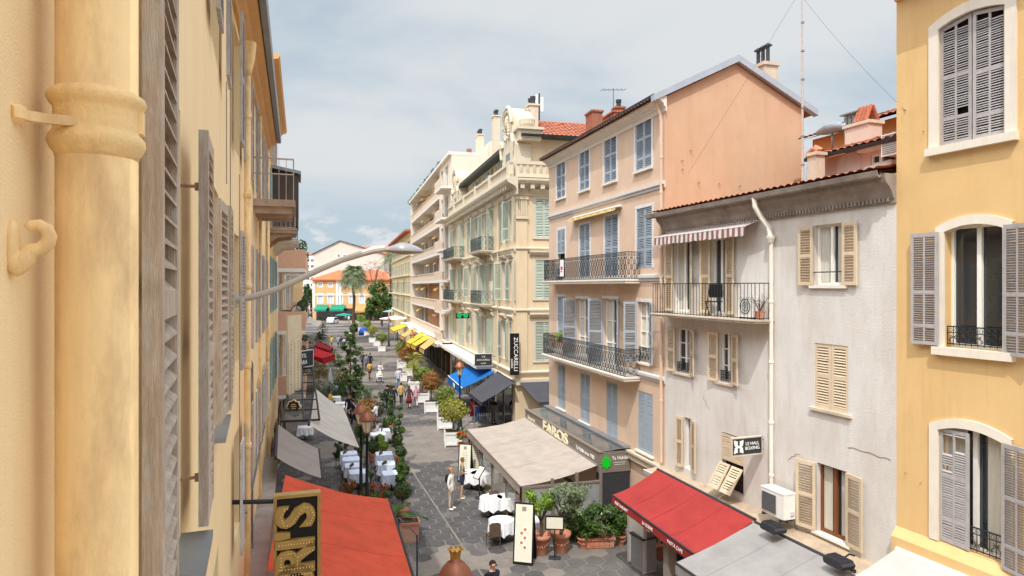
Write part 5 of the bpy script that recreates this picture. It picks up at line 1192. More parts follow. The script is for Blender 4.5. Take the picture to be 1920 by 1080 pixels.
for i, px in enumerate((1447, 1570)):
    lx = FW.lx(px, 1.15); z = FW.z(px, (990, 1055)[i], 1.15)
    t = thing('floodlight', ('black floodlight over the far end of the grey awning', 'black floodlight over the near end of the grey awning')[i], 'floodlight', FW.w(lx, -1.1, z), FW.rot, 'floodlights over the grey awning'); t.scale = (.82,)*3
    b = MB(); b.prism([(-.3, -.08), (.3, -.08), (.34, .02), (.26, .1), (-.26, .1), (-.34, .02)], -.22, .2); b.box(-.28, .28, -.2, .18, .1, .125)
    for k in range(7): b.box(-.26+k*.08, -.235+k*.08, -.16, .14, .12, .15)
    b.build('housing', M('charcoal'), t)
    b = MB(); b.tube([(-.1, .15, 0), (-.1, .45, .12), (-.1, .62, .05)], .025, 6); b.build('arm', M('black'), t)
    b = MB(); b.box(-.26, .26, -.2, .16, -.1, -.083); b.build('lens', M('glass_dim'), t)
awning('white awning edge jutting out under the deep yellow house', FY.pw(1679, 1029, .2), FY.w(6, -.2, FY.z(1679, 1029, .2)), FY.w(6, -1.5, FY.z(1679, 1029, .2)-.45), FY.w(FY.lx(1679, .2), -1.5, FY.z(1679, 1029, .2)-.45), canvas('awning_white', (196, 192, 187), .2), val=.12, sag=.02, frame='white_paint')
# small striped awning over the balcony, small yellow one over the peach balcony
stripes('canvas_stripe', (132, 88, 86), (206, 198, 190), 0, 4.2)
def roll_awning(name, label, fr, p0, p1, y0a, y1a, drop, proj, m, vh):
    xa, xb = fr.lx(p0), fr.lx(p1); z = (fr.z(p0, y0a)+fr.z(p1, y1a))/2
    t = thing(name, label, 'awning', fr.w(xa, -.05, z), fr.rot); Wd = xb-xa
    b = MB(); b.add([(0, 0, 0), (Wd, 0, 0), (Wd, -proj, -drop), (0, -proj, -drop)], [(0, 3, 2, 1)]); b.build('canopy', m, t)
    b = MB(); n = 40
    b.add([(Wd*i/n, -proj-.015, -drop) for i in range(n+1)]+[(Wd*i/n, -proj-.02-.012*math.sin(i*1.1), -drop-vh*(.88+.12*abs(math.sin(i*math.pi/2.5)))) for i in range(n+1)], [(i, n+1+i, n+2+i, i+1) for i in range(n)]); b.build('valance', m, t)
    b = MB(); b.tube([(-.03, .03, .03), (Wd+.03, .03, .03)], .06, 8); b.tube([(0, -proj, -drop), (Wd, -proj, -drop)], .025, 6); b.build('roller', M('grey_trim'), t); return t
roll_awning('awning', 'short maroon and white striped awning over the railed balcony', FW, 1252, 1425, 436, 416, .16, .45, M('canvas_stripe'), .27)
stripes('canvas_yellow_stripe', (214, 176, 96), (232, 206, 146), 0, 5)
roll_awning('awning', 'narrow rolled yellow awning above the upper peach balcony', FP, 1076, 1166, 409, 389, .03, .22, M('canvas_yellow_stripe'), .13)
# left side awnings
redl = canvas('awning_red_left', (238, 102, 74), .42); taupe = canvas('awning_taupe', (168, 158, 152), .25); offw = canvas('awning_offwhite', (220, 212, 202), .3)
kx = .285
awning('big orange red awning stretched from the yellow house at bottom left', (-5.44, 16, 4.48), (-5.44+kx*5.4, 10.6, 4.48), (-3.09+kx*5.4, 11.35, 3.64), (-3.09, 16.75, 3.66), redl, val=.12, sag=.10, seams=2, nu=30, nv=14, cassette=False)
awning('taupe grey awning just beyond the orange red one on the left', Wp(518, 858, 18.7), Wp(521, 795, 23), Wp(598, 842, 22.5), Wp(604, 897, 19.1), taupe, val=.12, sag=.06)
awning('long off white awning over the left restaurant terrace', Wp(580, 797, 23.3), Wp(590, 727, 31.6), Wp(645, 765, 31.2), Wp(675, 840, 23.5), offw, val=.1, sag=.08)
bright = canvas('awning_bright_red', (214, 40, 50), .35)
awning('bright red awning with deep valance halfway down the left side', Wp(576, 664, 56), Wp(592, 652, 62), Wp(628, 664, 60), Wp(606, 672, 55), bright, val=.5, sag=.05, side_val=True)
awning('dark red awning just behind the bright red one', Wp(590, 648, 66), Wp(597, 640, 72), Wp(625, 651, 70), Wp(618, 657, 65), canvas('awning_dark_red', (150, 22, 34)), val=.4, side_val=True)
awning('cream awning sloping out far down the left row', Wp(574, 600, 88), Wp(580, 592, 100), Wp(604, 606, 100), Wp(597, 614, 88), offw, val=.3, arms=False)
# right side shop awnings
blue = canvas('awning_blue', (24, 112, 190), .25); dark = canvas('awning_charcoal', (74, 74, 80), .1)
ab = awning('bright blue shop awning with white trim on the corner house', P_(FZ, 897, 676, .2), P_(FZ, 928, 697, .2), P_(FZ, 867, 728, 2.3), P_(FZ, 840, 704, 2.3), blue, val=.55, sag=.04, frame='white_paint', side_val=False)
b = MB(); c_ = (P_(FZ, 867, 728, 2.36)+P_(FZ, 840, 704, 2.36))/2-ab.location; b.box(-.38, .38, -.012, .0, -.42, -.14); b.build('emblem', M('letter_white'), ab, loc=c_+FZ.Y*-.06, rot=(0, 0, FZ.rot))
awning('charcoal canopy of the corner clothes shop facing the street', P_(FZ, 932, 697, .25), P_(FZ, 965, 717, .25), P_(FZ, 903, 755, 2.08), P_(FZ, 879, 736, 2.08), dark, val=.2, sag=.03)
fs = FZS
sx0, sx1 = fs.lx(966), 9
awning('charcoal canopy of the corner clothes shop facing the side street', fs.w(.2, -.2, 3.15), fs.w(5.6, -.2, 3.15), fs.w(5.6, -2.0, 2.15), fs.w(.9, -2.0, 2.15), dark, val=.2, sag=.03)
yel = canvas('awning_yellow', (240, 204, 66), .35); pea = canvas('awning_peach', (236, 190, 122), .35)
for lab, m_, q in (('nearest peach awning of the row under the modern block', pea, (809, 631, 819, 637, 795, 656, 786, 650)), ('bright yellow awning next to the nearest peach one', yel, (799, 627, 808, 631, 779, 649, 771, 645)), ('yellow awning in the middle of the row of five', yel, (789, 622, 797, 626, 769, 645, 761, 641)), ('peach awning fourth along the row under the block', pea, (775, 614, 783, 619, 757, 632, 750, 628)), ('yellow awning farthest along the row under the block', yel, (757, 606, 764, 611, 737, 621, 730, 615))):
    awning(lab, P_(FM, q[0], q[1], 1.7), P_(FM, q[2], q[3], 1.7), P_(FM, q[4], q[5], 4.2), P_(FM, q[6], q[7], 4.2), m_, val=.35, sag=.04, nu=8, nv=4, group='shop awnings under the modern block')
# ================================================================= RESTAURANT TERRACE (beige)
mat('taupe_metal', (124, 112, 102), rough=.6, var=.06)
n0 = FP.lx(1183, 0); far0 = FP.lx(985, 1.29); zt = FP.z(1125, 850, 1.29); zb = FP.z(1125, 888, 1.29)
RT = thing('restaurant_front', 'taupe restaurant fascia box with cream sign letters and glass roof panels on the peach house', 'restaurant front', FP.w(n0, 0, 0), FP.rot)
L_ = far0-n0
b = MB(); b.box(L_, 0, -1.29, -1.19, zb, zt); b.box(-.1, 0, -1.19, -.02, zb, zt); b.box(L_, L_+.1, -1.19, -.02, zb, zt); b.box(L_-.03, .03, -1.32, -1.17, zt, zt+.05); b.build('fascia', M('taupe_metal'), RT)
b = MB(); b.add([(L_+.1, -1.17, zt+.02), (-.1, -1.17, zt+.02), (-.1, -.1, zt+.1), (L_+.1, -.1, zt+.1)], [(0, 1, 2, 3)]); b.build('glass_roof', M('glass_dim'), RT)
b = MB()
for k in range(4): x = L_*(k+.02)/3.2; b.add([(x-.02, -1.17, zt+.03), (x+.02, -1.17, zt+.03), (x+.02, -.1, zt+.11), (x-.02, -.1, zt+.11)], [(0, 1, 2, 3)])
b.box(L_, 0, -.32, -.03, zt+.1, zt+.18); b.build('glazing_bar', M('zinc'), RT)
mat('cream_letter', (236, 226, 190), rough=.6, var=.04)
sgx = lambda px: FP.lx(px, 1.3)-n0
lettering('FAROS', .68, M('cream_letter'), RT, ((sgx(1012)+sgx(1073))/2, -1.3, zt-.26), (R(90), 0, 0), .03, bold=.02, sx=1.55)
lettering('Ya Habibi since 1980', .22, M('letter_white'), RT, ((sgx(1080)+sgx(1114))/2, -1.3, zt-.3), (R(90), 0, 0), .004)
lettering('Restaurant', .26, M('cream_letter'), RT, ((sgx(985)+sgx(1003))/2+.2, -1.3, zt-.27), (R(90), 0, 0), .004)
lettering('Ya Habibi', .2, M('letter_white'), RT, (.012, -.46, zt-.24), (R(90), 0, R(90)), .004, sx=.84)
for dz_, s_ in ((.40, .5), (.48, .44)): b = MB(); b.box(.003, .008, -.47-s_/2, -.47+s_/2, zt-dz_-.01, zt-dz_+.01); b.build('text_line', M('grey_trim'), RT)
mat('sign_green', (20, 190, 40), rough=.5)
b = MB(); cy = -1.02; 
tp = [(0, .02), (.05, .02), (.05, .09), (.2, .12), (.14, .17), (.24, .24), (.15, .27), (.2, .33), (.1, .37), (.13, .42), (.05, .46), (0, .54)]
tp = tp+[(-x, z) for x, z in tp[::-1][1:-1]]
b.prism_x([(cy+x, zt-.64+z) for x, z in tp], .004, .03); b.build('tree_emblem', M('sign_green'), RT)
b = MB(); b.box(-.5, -.02, -1.2, -.05, 0, zb-.003); b.build('kiosk_wall', M('charcoal'), RT)
AI0, AI1 = FP.lx(985, 1.32), FP.lx(1120, 1.32); az = zb+.1
zo1, zo0 = FP.z(975, 912, 4.38), FP.z(875, 805, 4.38); xo1, xo0 = FP.lx(975, 4.38), FP.lx(875, 4.38)
BA = awning('large beige awning of the corner restaurant terrace', FP.w(AI0, -1.33, FP.z(985, 783, 1.33)), FP.w(AI1, -1.33, FP.z(1120, 873, 1.33)), FP.w(xo1, -4.38, zo1), FP.w(xo0, -4.38, zo0), beige, val=.3, sag=.1, frame='taupe_metal', arms=False, nu=24, nv=12, seams=3)
TR = thing('terrace_enclosure', 'glazed terrace enclosure with taupe posts under the beige awning', 'terrace', FP.w(xo1, -4.3, 0), FP.rot)
LL = xo0-xo1
b = MB(); b.box(LL, 0, .0, 4.0, .012, .03); b.build('floor_deck', M('stone'), TR)
for k in range(5):
    x = LL*k/4; zz = zo1+(zo0-zo1)*k/4; b = MB(); b.box(x-.05, x+.05, -.0, .1, 0, zz-.02); b.build('post', M('taupe_metal'), TR)
for k in range(3): b = MB(); b.box(-.05, .05, 1.1+k*.95, 1.2+k*.95, 0, zo1+.18+.15*k); b.build('post', M('taupe_metal'), TR)
m = mat('clear_glass', (225, 235, 235), rough=.03, var=.02, spec=.6, alpha=.18)
b = MB(); b.box(-.012, .012, .12, 3.0, .75, zo1-.05); b.build('pane', m, TR)
b = MB(); b.box(-.035, .035, .1, 3.05, .0, .72); b.box(-.04, .04, .1, 3.05, zo1-.1, zo1-.03); b.build('dado', M('taupe_metal'), TR)
for k in range(3): b = MB(); b.box(LL*(k+1.06)/4, LL*(k+.06+.06)/4 if k else LL*.12, .035, .055, .5, zo1-.35); b.build('pane', m, TR)
# ================================================================= SIGNS
def psign(name, label, fr, lx, off0, off1, z0, z1, m='charcoal', th=.06, frame=None, text=(), cat='sign', bracket=True):
    t = thing(name, label, cat, fr.w(lx, -off1, z0), fr.rot+R(90)); w_, h_ = off1-off0, z1-z0
    b = MB(); b.box(0, w_, -th/2, th/2, 0, h_); b.build('panel', M(m), t)
    if frame:
        b = MB(); f = .035
        b.box(-f, w_+f, -th/2-.012, th/2+.012, -f, 0); b.box(-f, w_+f, -th/2-.012, th/2+.012, h_, h_+f); b.box(-f, 0, -th/2-.012, th/2+.012, 0, h_); b.box(w_, w_+f, -th/2-.012, th/2+.012, 0, h_); b.build('frame', M(frame), t)
    if bracket: b = MB(); b.tube([(w_, 0, h_*.8), (w_+off0+.01, 0, h_*.8)], .02, 6); b.tube([(w_, 0, h_*.2), (w_+off0+.01, 0, h_*.2)], .02, 6); b.build('bracket', M('iron'), t)
    for s_, sz_, x, z, rot, mm in text: o = lettering(s_, sz_, M(mm), t, (x*w_, -th/2-.004, z*h_), (R(90), R(rot), 0), .006)
    return t
lxs = FW.lx(1428, .05); zs0 = FW.z(1400, 850, .5); zs1 = FW.z(1400, 820, .5)
BX = psign('hanging_sign', 'dark projecting boxing hall sign with white tower emblem on the white house', FW, lxs, .08, 1.02, zs0, zs1, 'charcoal', text=[('LE HALL\nBOXING', .122, .68, .5, 0, 'letter_white')], frame='stone')
b = MB(); h_ = zs1-zs0; x0 = .06
for dx_ in (0, .17): b.box(x0+dx_, x0+dx_+.1, -.04, -.033, .06, h_*.44); b.box(x0+dx_, x0+dx_+.1, -.04, -.033, h_*.56, h_-.06)
b.box(x0+.03, x0+.24, -.041, -.034, h_*.43, h_*.57); b.box(x0-.015, x0+.03, -.04, -.033, h_-.13, h_-.04); b.box(x0+.24, x0+.285, -.04, -.033, h_-.13, h_-.04); b.box(x0-.015, x0+.03, -.04, -.033, .04, .12); b.box(x0+.24, x0+.285, -.04, -.033, .04, .12); b.build('emblem', M('letter_white'), BX)
psign('vertical_sign', 'tall black vertical shop banner lettered in white on the corner of the cream house', FZ, .5, -.11, .46, 3.62, 6.15, 'black', text=[('ZUCCARELLI', .36, .62, .5, 90, 'letter_white'), ('outlet', .24, .22, .28, 90, 'letter_white')], bracket=False)
zx = FZ.lx(926, .1)
psign('hanging_sign', 'dark rectangular outlet sign above the blue awning', FZ, zx, .25, 1.45, FZ.z(910, 687, .8), FZ.z(910, 665, .8), 'charcoal', frame='grey_trim', text=[('THE', .15, .5, .76, 0, 'letter_white'), ('ZUCCARELLI', .165, .5, .5, 0, 'letter_white'), ('outlet', .15, .5, .22, 0, 'letter_white')])
zx = FZ.lx(846, .3)
t = psign('hanging_sign', 'small dark sign with spectacles emblem under the pale canopy', FZ, zx, .2, 1.15, FZ.z(837, 661, .6), FZ.z(837, 641, .6), 'charcoal')
b = MB(); ring(b, .3, -.04, .6, .13, .02, 10); b.build('emblem', M('letter_white'), t); b = MB(); ring(b, .62, -.04, .6, .13, .02, 10); b.build('emblem', M('letter_white'), t); b = MB(); b.box(.15, .78, -.04, -.033, .28, .34); b.build('text_line', M('letter_white'), t)
zx = FZ.lx(876, .3)
t = psign('glasses_sign', 'green spectacles shaped optician sign on the cream facade', FZ, zx, .15, 1.25, FZ.z(867, 597, .7), FZ.z(867, 587, .7), 'black', bracket=True)
nm = mat('neon_green', (40, 200, 120), rough=.4)
for x in (.28, .82): b = MB(); b.lathe([(.2, 0), (.2, .02), (.12, .02), (.12, 0)], 14, (0, 0, 0)); o = b.build('lens_ring', nm, t, loc=(x, -.035, .26), rot=(R(90), 0, 0))
b = MB(); b.box(.46, .64, -.05, -.034, .3, .36); b.build('bridge', nm, t)
# gold lettered vertical sign in front of the orange red awning
mat('sign_gold', (170, 140, 84), rough=.5, metal=.2, var=.2, scale=6); mat('sign_black', (28, 27, 27), rough=.6)
mat('bulb', (250, 226, 160), rough=.3)
p0 = Wp(513, 1060, 10.42); p1 = Wp(601, 1060, 10.64); dv = Vector((p1.x-p0.x, p1.y-p0.y, 0)); ang = math.atan2(dv.y, dv.x); Wd = dv.length
zt_ = CAMH-(925-537)/1250*10.5; zb_ = zt_-1.75
BS = thing('letter_sign', 'black vertical bar sign with gold bulb studded letters in a gold frame', 'sign', (p0.x, p0.y, zb_), ang); Hs = zt_-zb_
b = MB(); b.box(.03, Wd-.03, -.05, .06, .03, Hs-.03); b.build('panel', M('sign_black'), BS)
b = MB(); b.box(0, Wd, -.09, .09, Hs-.05, Hs); b.box(0, Wd, -.09, .09, 0, .05); b.box(0, .05, -.09, .09, .05, Hs-.05); b.box(Wd-.05, Wd, -.09, .09, .05, Hs-.05); b.build('frame', M('sign_gold'), BS)
b = MB(); b.tube([(0, 0, Hs-.1), (-.62, .02, Hs-.06)], .035, 8); b.build('bracket', M('iron'), BS)
zc_ = Hs-.33
for s_, hh in (('S', .0), ("'", .29), ('I', .43), ('R', .68), ('O', 1.05), ('B', 1.45)):
    me = text_mesh(s_, .78 if s_ != "'" else .7, .045, M('sign_gold'), bold=.03)
    o = link('letter', me, BS, (Wd*.5 if s_ != "'" else Wd*.47, -.09, zc_-hh), (R(90), R(-90), 0)); 
    vs_ = [v.co for v in me.vertices]; es = me.edges
    # bulbs along the middle of the letter strokes
bl = MB()
def bulbs(path, z_):
    for (xa, za), (xb, zb2) in zip(path, path[1:]):
        L = math.hypot(xb-xa, zb2-za); n = max(1, int(L/.042))
        for i in range(n): bl.ball((Wd*.5+xa+(xb-xa)*i/n, -.142, z_+za+(zb2-za)*i/n), .0095, 5, 3)
bulbs([(-.19, .13), (-.1, .13)], zc_-.0); bulbs([(-.19, .1), (-.24, 0), (-.2, -.12), (-.1, -.14), (0, 0), (.1, .13), (.2, .12), (.24, 0), (.19, -.12), (.1, -.13)], zc_)
bulbs([(-.27, 0), (.27, 0)], zc_-.43); bulbs([(-.27, -.13), (.27, -.13)], zc_-.68); bulbs([(-.24, -.13), (-.24, .06), (-.18, .11), (-.05, .11), (0, .04), (0, -.12)], zc_-.68); bulbs([(.02, .05), (.27, .14)], zc_-.68)
bulbs([(-.2, -.14), (-.25, 0), (-.2, .14), (.2, .14), (.25, 0), (.2, -.14), (-.2, -.14)], zc_-1.05)
bb = bl.build('bulb_row', M('bulb'), BS); bb['kind'] = 'stuff'
# perforated cream banner, clock, hotel sign, ornate plaque on the left row
mat('cream_metal', (222, 206, 176), rough=.7, var=.1, scale=4)
def lsign(name, label, p0x, p1x, yt, yb, d, m, th=.06, cat='sign', text=(), frame=None):
    a, b_ = Wp(p0x, yb, d), Wp(p1x, yb, d+.04*(p1x-p0x)); v = Vector((b_.x-a.x, b_.y-a.y, 0)); t = thing(name, label, cat, a, math.atan2(v.y, v.x)); w_ = v.length; h_ = (yb-yt)/1250*d
    bb = MB(); bb.box(0, w_, -th/2, th/2, 0, h_); bb.build('panel', M(m), t)
    if frame: bb = MB(); f = .04; bb.box(-f, w_+f, -th/2-.01, th/2+.01, -f, 0); bb.box(-f, w_+f, -th/2-.01, th/2+.01, h_, h_+f); bb.box(-f, 0, -th/2-.01, th/2+.01, 0, h_); bb.box(w_, w_+f, -th/2-.01, th/2+.01, 0, h_); bb.build('frame', M(frame), t)
    for s_, sz_, x, z, rot, mm in text: lettering(s_, sz_, M(mm), t, (x*w_, -th/2-.004, z*h_), (R(90), R(rot), 0), .006)
    return t, w_, h_
t, w_, h_ = lsign('banner_sign', 'long cream vertical banner with rows of small cut marks on the left row', 538, 564, 592, 745, 27, 'cream_metal')
rg = random.Random(2); mat('cut_dark', (150, 132, 104))
for cx_ in (.2, .72):
    b = MB()
    for i in range(20):
        z = .1+i*.11; q = rg.choice((0, 1, 2)); x = cx_*w_
        if q == 0: b.box(x, x+.09, -.036, -.031, z, z+.016); b.box(x+.035, x+.055, -.036, -.031, z+.016, z+.06)
        elif q == 1: b.box(x, x+.016, -.036, -.031, z, z+.07); b.box(x+.06, x+.076, -.036, -.031, z, z+.07); b.box(x+.016, x+.06, -.036, -.031, z+.03, z+.045)
        else: b.box(x+.01, x+.08, -.036, -.031, z, z+.014); b.box(x+.01, x+.08, -.036, -.031, z+.05, z+.064)
    b.build('cut_pattern', M('cut_dark'), t)
for x in (.06, .5, .94): b = MB(); b.box(x*w_-.008, x*w_+.008, -.037, -.031, .05, h_-1.1); b.build('rib', M('cut_dark'), t)
mat('hotel_navy', (38, 50, 62), rough=.5)
lsign('hotel_sign', 'dark slate hotel sign with white capitals beside the cream banner', 541, 586, 663, 693, 31, 'hotel_navy', text=[('HOTEL', .27, .5, .7, 0, 'letter_white'), ('AVARA', .29, .5, .28, 0, 'letter_white')], frame='grey_trim')
p = Wp(558, 583, 34); t = thing('wall_clock', 'round black rimmed clock with white dial projecting from the left row', 'clock', (p.x, p.y, p.z), R(-4))
b = MB(); b.lathe([(.30, -.08), (.33, -.06), (.33, .06), (.30, .08)], 24); b.build('rim', M('iron'), t, rot=(R(90), 0, 0))
b = MB(); b.lathe([(.27, 0), (.27, .01), (0, .012)], 24); b.build('dial', M('letter_white'), t, loc=(0, -.082, 0), rot=(R(90), 0, 0))
b = MB(); [b.box(.22*math.cos(q)-.012, .22*math.cos(q)+.012, -.105, -.1, .22*math.sin(q)-.012, .22*math.sin(q)+.012) for q in [math.pi/6*i for i in range(12)]]; b.box(-.01, .01, -.108, -.1, 0, .2); b.box(-.12, 0, -.108, -.1, -.01, .012); b.build('dial_mark', M('black'), t)
b = MB(); b.tube([(-.33, 0, 0), (-.9, .2, 0)], .03, 6); b.build('bracket', M('iron'), t)
p = Wp(551, 762, 25.5); t = thing('ornate_plaque', 'small brown plaque with scalloped cream edge under the cream banner', 'sign', (p.x, p.y, p.z), R(-12))
def scal(r_, k): return [((r_+k*math.cos(8*q))*1.15*math.cos(q), (r_+k*math.cos(8*q))*math.sin(q)) for q in [2*math.pi*i/48 for i in range(48)]]
mat('plaque_brown', (74, 48, 36), rough=.6)
b = MB(); b.prism(scal(.25, .02), -.02, .02); b.build('edge', M('cream_letter'), t); b = MB(); b.prism(scal(.21, .018), -.032, -.021); b.build('panel', M('plaque_brown'), t)
for i in range(3): b = MB(); b.box(-.12+.03*(i != 1), .12-.03*(i != 1), -.038, -.033, .07-.075*i, .095-.075*i); b.build('text_line', M('cream_letter'), t)
# steel ladder-like canopy frame left of the off white awning
t = thing('canopy_frame', 'dark steel canopy frame with glass slats below the cream banner', 'canopy', Wp(530, 800, 24.5), 0); o_ = t.location
b = MB(); q = [Wp(527, 790, 24), Wp(599, 787, 24.2), Wp(586, 690, 31), Wp(552, 690, 31)]
for i in range(4): b.tube([q[i]-o_, q[(i+1) % 4]-o_], .04, 6)
for i in range(1, 6): b.tube([q[0].lerp(q[3], i/6)-o_, q[1].lerp(q[2], i/6)-o_], .025, 5)
b.tube([Wp(570, 789, 24.1)-o_, Wp(566, 690, 31)-o_], .03, 5); b.build('frame', M('iron'), t)
b = MB(); b.add([(p-o_-Vector((0, 0, .05))) for p in (q[0], Wp(570, 789, 24.1), Wp(566, 690, 31), q[3])], [(0, 1, 2, 3)]); b.build('pane', M('glass_dim'), t)
# ================================================================= LAMP ON THE WALL (arm across the street)
base = Wp(441, 563, 11.0); LP = thing('street_lamp', 'grey street lamp on a long curved arm reaching out from the left wall', 'street lamp', base, 0)
mat('lamp_grey', (188, 182, 172), rough=.6, metal=.1, var=.08); mat('lamp_head', (150, 150, 152), rough=.4, metal=.2); mat('lamp_bowl', (160, 146, 126), rough=.25, spec=.6)
pts = [(441, 563, 11.0), (480, 555, 11.13), (520, 542, 11.26), (560, 524, 11.38), (600, 505, 11.5), (640, 488, 11.6), (680, 475, 11.7), (700, 469, 11.75), (722, 466, 11.8)]
b = MB(); b.tube([Wp(*p)-base for p in pts], [.055, .055, .053, .052, .05, .05, .058, .068, .06], 10); b.box(-.12, .02, -.08, .08, -.12, .12); b.build('arm', M('lamp_grey'), LP, smooth=False)
h0, h1 = Wp(716, 469, 11.8), Wp(796, 472, 11.95); ax = (h1-h0); n = 14
def lens(zs, flat):
    b = MB(); vs_ = []; fs = []; K = 12
    for i in range(n+1):
        u = i/n; c = h0+ax*u-base; wv = .19*math.sin(math.pi*min(1, .08+u*.92))**.6*(0.35+.65*min(1, u*2.2)); hv = .15*math.sin(math.pi*min(1, .1+.9*u))**.7*(0.35+.65*min(1, u*2.2))
        for k in range(K+1):
            q = math.pi*k/K; vs_.append(c+Vector((0, 0, 0))+Vector((-ax.y, ax.x, 0)).normalized()*wv*math.cos(q)+Vector((0, 0, zs*hv*math.sin(q)*flat)))
    for i in range(n):
        for k in range(K): fs.append((i*(K+1)+k, i*(K+1)+k+1, (i+1)*(K+1)+k+1, (i+1)*(K+1)+k))
    b.add(vs_, fs); return b
lens(1, 1.0).build('lamp_head', M('lamp_head'), LP, smooth=True); lens(-1, .45).build('bowl', M('lamp_bowl'), LP, smooth=True)
# ================================================================= LANTERN POSTS
mat('lantern_glass', (224, 208, 176), rough=.2, var=.1, spec=.5)
def lantern_post(label, loc, h=4.35, crown_=True):
    t = thing('lamp_post', label, 'lamp post', loc, 0, 'copper topped lantern posts along the street')
    b = MB(); b.lathe([(.22, 0), (.22, .12), (.16, .2), (.13, .7), (.15, .75), (.15, .82), (.075, .95), (.055, 2.2), (.05, h-1.05), (.09, h-1.02), (.09, h-.96), (.05, h-.93), (.10, h-.86)], 12); b.build('post', M('iron'), t, smooth=True)
    b = MB(); b.lathe([(.12, h-.86), (.235, h-.42)], 6); g_ = b.build('lantern', M('lantern_glass'), t)
    b = MB()
    for k in range(6): q = 2*math.pi*(k+.5)/6; b.tube([(.122*math.cos(q), .122*math.sin(q), h-.86), (.24*math.cos(q), .24*math.sin(q), h-.42)], .013, 4)
    b.lathe([(.11, h-.89), (.13, h-.89), (.13, h-.85), (.11, h-.85)], 6); b.build('frame', M('copper'), g_)
    b = MB(); b.lathe([(.26, h-.44), (.31, h-.42), (.30, h-.37), (.245, h-.24), (.15, h-.13), (.085, h-.09), (.085, h-.05)], 14); b.build('hood', M('copper'), t, smooth=True)
    b = MB(); b.lathe([(.085, h-.05), (.09, h-.02), (.095, h+.02), (.115, h+.09)], 12)
    for k in range(8): q = 2*math.pi*k/8; b.ball((.112*math.cos(q), .112*math.sin(q), h+.11), .022, 6, 4)
    b.build('coronet', M('gold'), t); return t
LPs = lantern_post('copper lantern post rising past the flower boxes on the left terrace', (-5.48, 25.2, 0))
dup(LPs, (-6.05, 26.7, 0), label='copper lantern post right behind the one on the left terrace')
dup(LPs, (-.98, 11.55, 0), label='lantern post with gold coronet cut off by the bottom edge of the photo')
for px, yt, lab in ((862, 675, 'copper lantern post standing in front of the blue awning'), (773, 620, 'copper lantern post beside the potted palm'), (729, 594, 'farthest lantern post near the yellow awnings')):
    d = (CAMH-4.4)*1250/(yt-537); dup(LPs, ((px-960)/1250*d, d, 0), label=lab)
# ================================================================= OUTDOOR UNIT, POLE, AERIALS, WIRES
lx0 = FW.lx(1424, .62); lx1 = FW.lx(1462, .62); z0 = FW.z(1440, 962, .55)
t = thing('air_conditioner', 'white outdoor air conditioning unit with grey grille on the white house ledge', 'air conditioner', FW.w(lx0, -.15, z0), FW.rot); w_ = .82; h_ = .62
b = MB(); b.box(0, w_, -.42, -.06, 0, h_); b.box(-.01, w_+.01, -.43, -.05, h_, h_+.03); b.build('casing', M('white_paint'), t)
b = MB(); b.box(.05, .55, -.434, -.424, .08, .54); b.build('grille_back', M('charcoal'), t)
b = MB(); [b.box(.04, .56, -.448, -.436, .08+i*.032, .092+i*.032) for i in range(15)]; b.build('grille', M('zinc'), t)
b = MB(); b.box(.06, .12, -.45, -.02, -.06, -.003); b.box(w_-.12, w_-.06, -.45, -.02, -.06, -.003); b.build('foot', M('iron'), t)
b = MB(); b.box(w_+.003, w_+.03, -.22, -.1, .1, .2); b.build('valve_cover', M('grey_trim'), t)
x = FY.lx(1678, .1)
t = thing('air_conditioner', 'small outdoor unit hung beside the attic window against the yellow house', 'air conditioner', AT.location+FW.X*(FW.lx(1652, o2+.35)-ax0)+Vector((0, 0, FW.z(1660, 293, o2+.35))), FW.rot)
b = MB(); b.box(0, .8, -.35, -.05, 0, .55); b.build('casing', M('white_paint'), t); b = MB(); [b.box(.04, .76, -.362, -.352, .05+i*.05, .075+i*.05) for i in range(10)]; b.build('grille', M('zinc'), t); b = MB(); b.box(.05, .1, -.35, .0, -.05, -.003); b.box(.7, .75, -.35, 0, -.05, -.003); b.build('foot', M('iron'), t)
t = thing('aerial_pole', 'tall thin metal pole rising from the tiled roof of the white house', 'pole', FW.w(FW.lx(1505, -.6), .6, WE+.15), 0); H_ = FW.z(1502, -30, -.6)-WE
b = MB(); b.tube([(0, 0, -.1), (-.02, 0, H_)], [.035, .018], 8); b.build('mast', M('pale_iron'), t); b = MB()
for k in range(7): b.lathe([(.03, 0), (.045, .01), (.045, .05), (.03, .06)], 8, (0, 0, .6+k*.75))
b.build('joint', M('zinc'), t); b = MB(); b.lathe([(.16, -.12), (.12, .02), (.05, .12)], 10); b.build('base', M('zinc'), t)
def aerial(name, label, p, H_, bars=6):
    t = thing(name, label, 'aerial', p, R(20)); b = MB(); b.tube([(0, 0, -.6), (0, 0, H_)], .02, 5); b.build('mast', M('iron'), t)
    b = MB(); b.tube([(-.9, 0, H_*.85), (.9, 0, H_)], .014, 4)
    for k in range(bars): x = -.8+1.6*k/(bars-1); b.tube([(x, -.35, H_*.85+(x+.9)/1.8*H_*.15), (x, .35, H_*.85+(x+.9)/1.8*H_*.15)], .01, 4)
    b.build('antenna', M('iron'), t)
aerial('roof_aerial', 'spidery television aerial behind the peach house roof', Wp(1150, 200, 44), 1.2)
t = thing('phone_mast', 'white panel antenna mast on the corner house roof', 'mast', Wp(1011, 215, 47), 0)
b = MB(); b.tube([(0, 0, -.5), (0, 0, 1.5)], .05, 6); b.build('mast', M('iron'), t); b = MB(); b.box(-.25, -.1, -.1, .1, .3, 1.4); b.box(.1, .28, -.1, .1, .2, 1.2); b.build('panel', M('white_paint'), t)
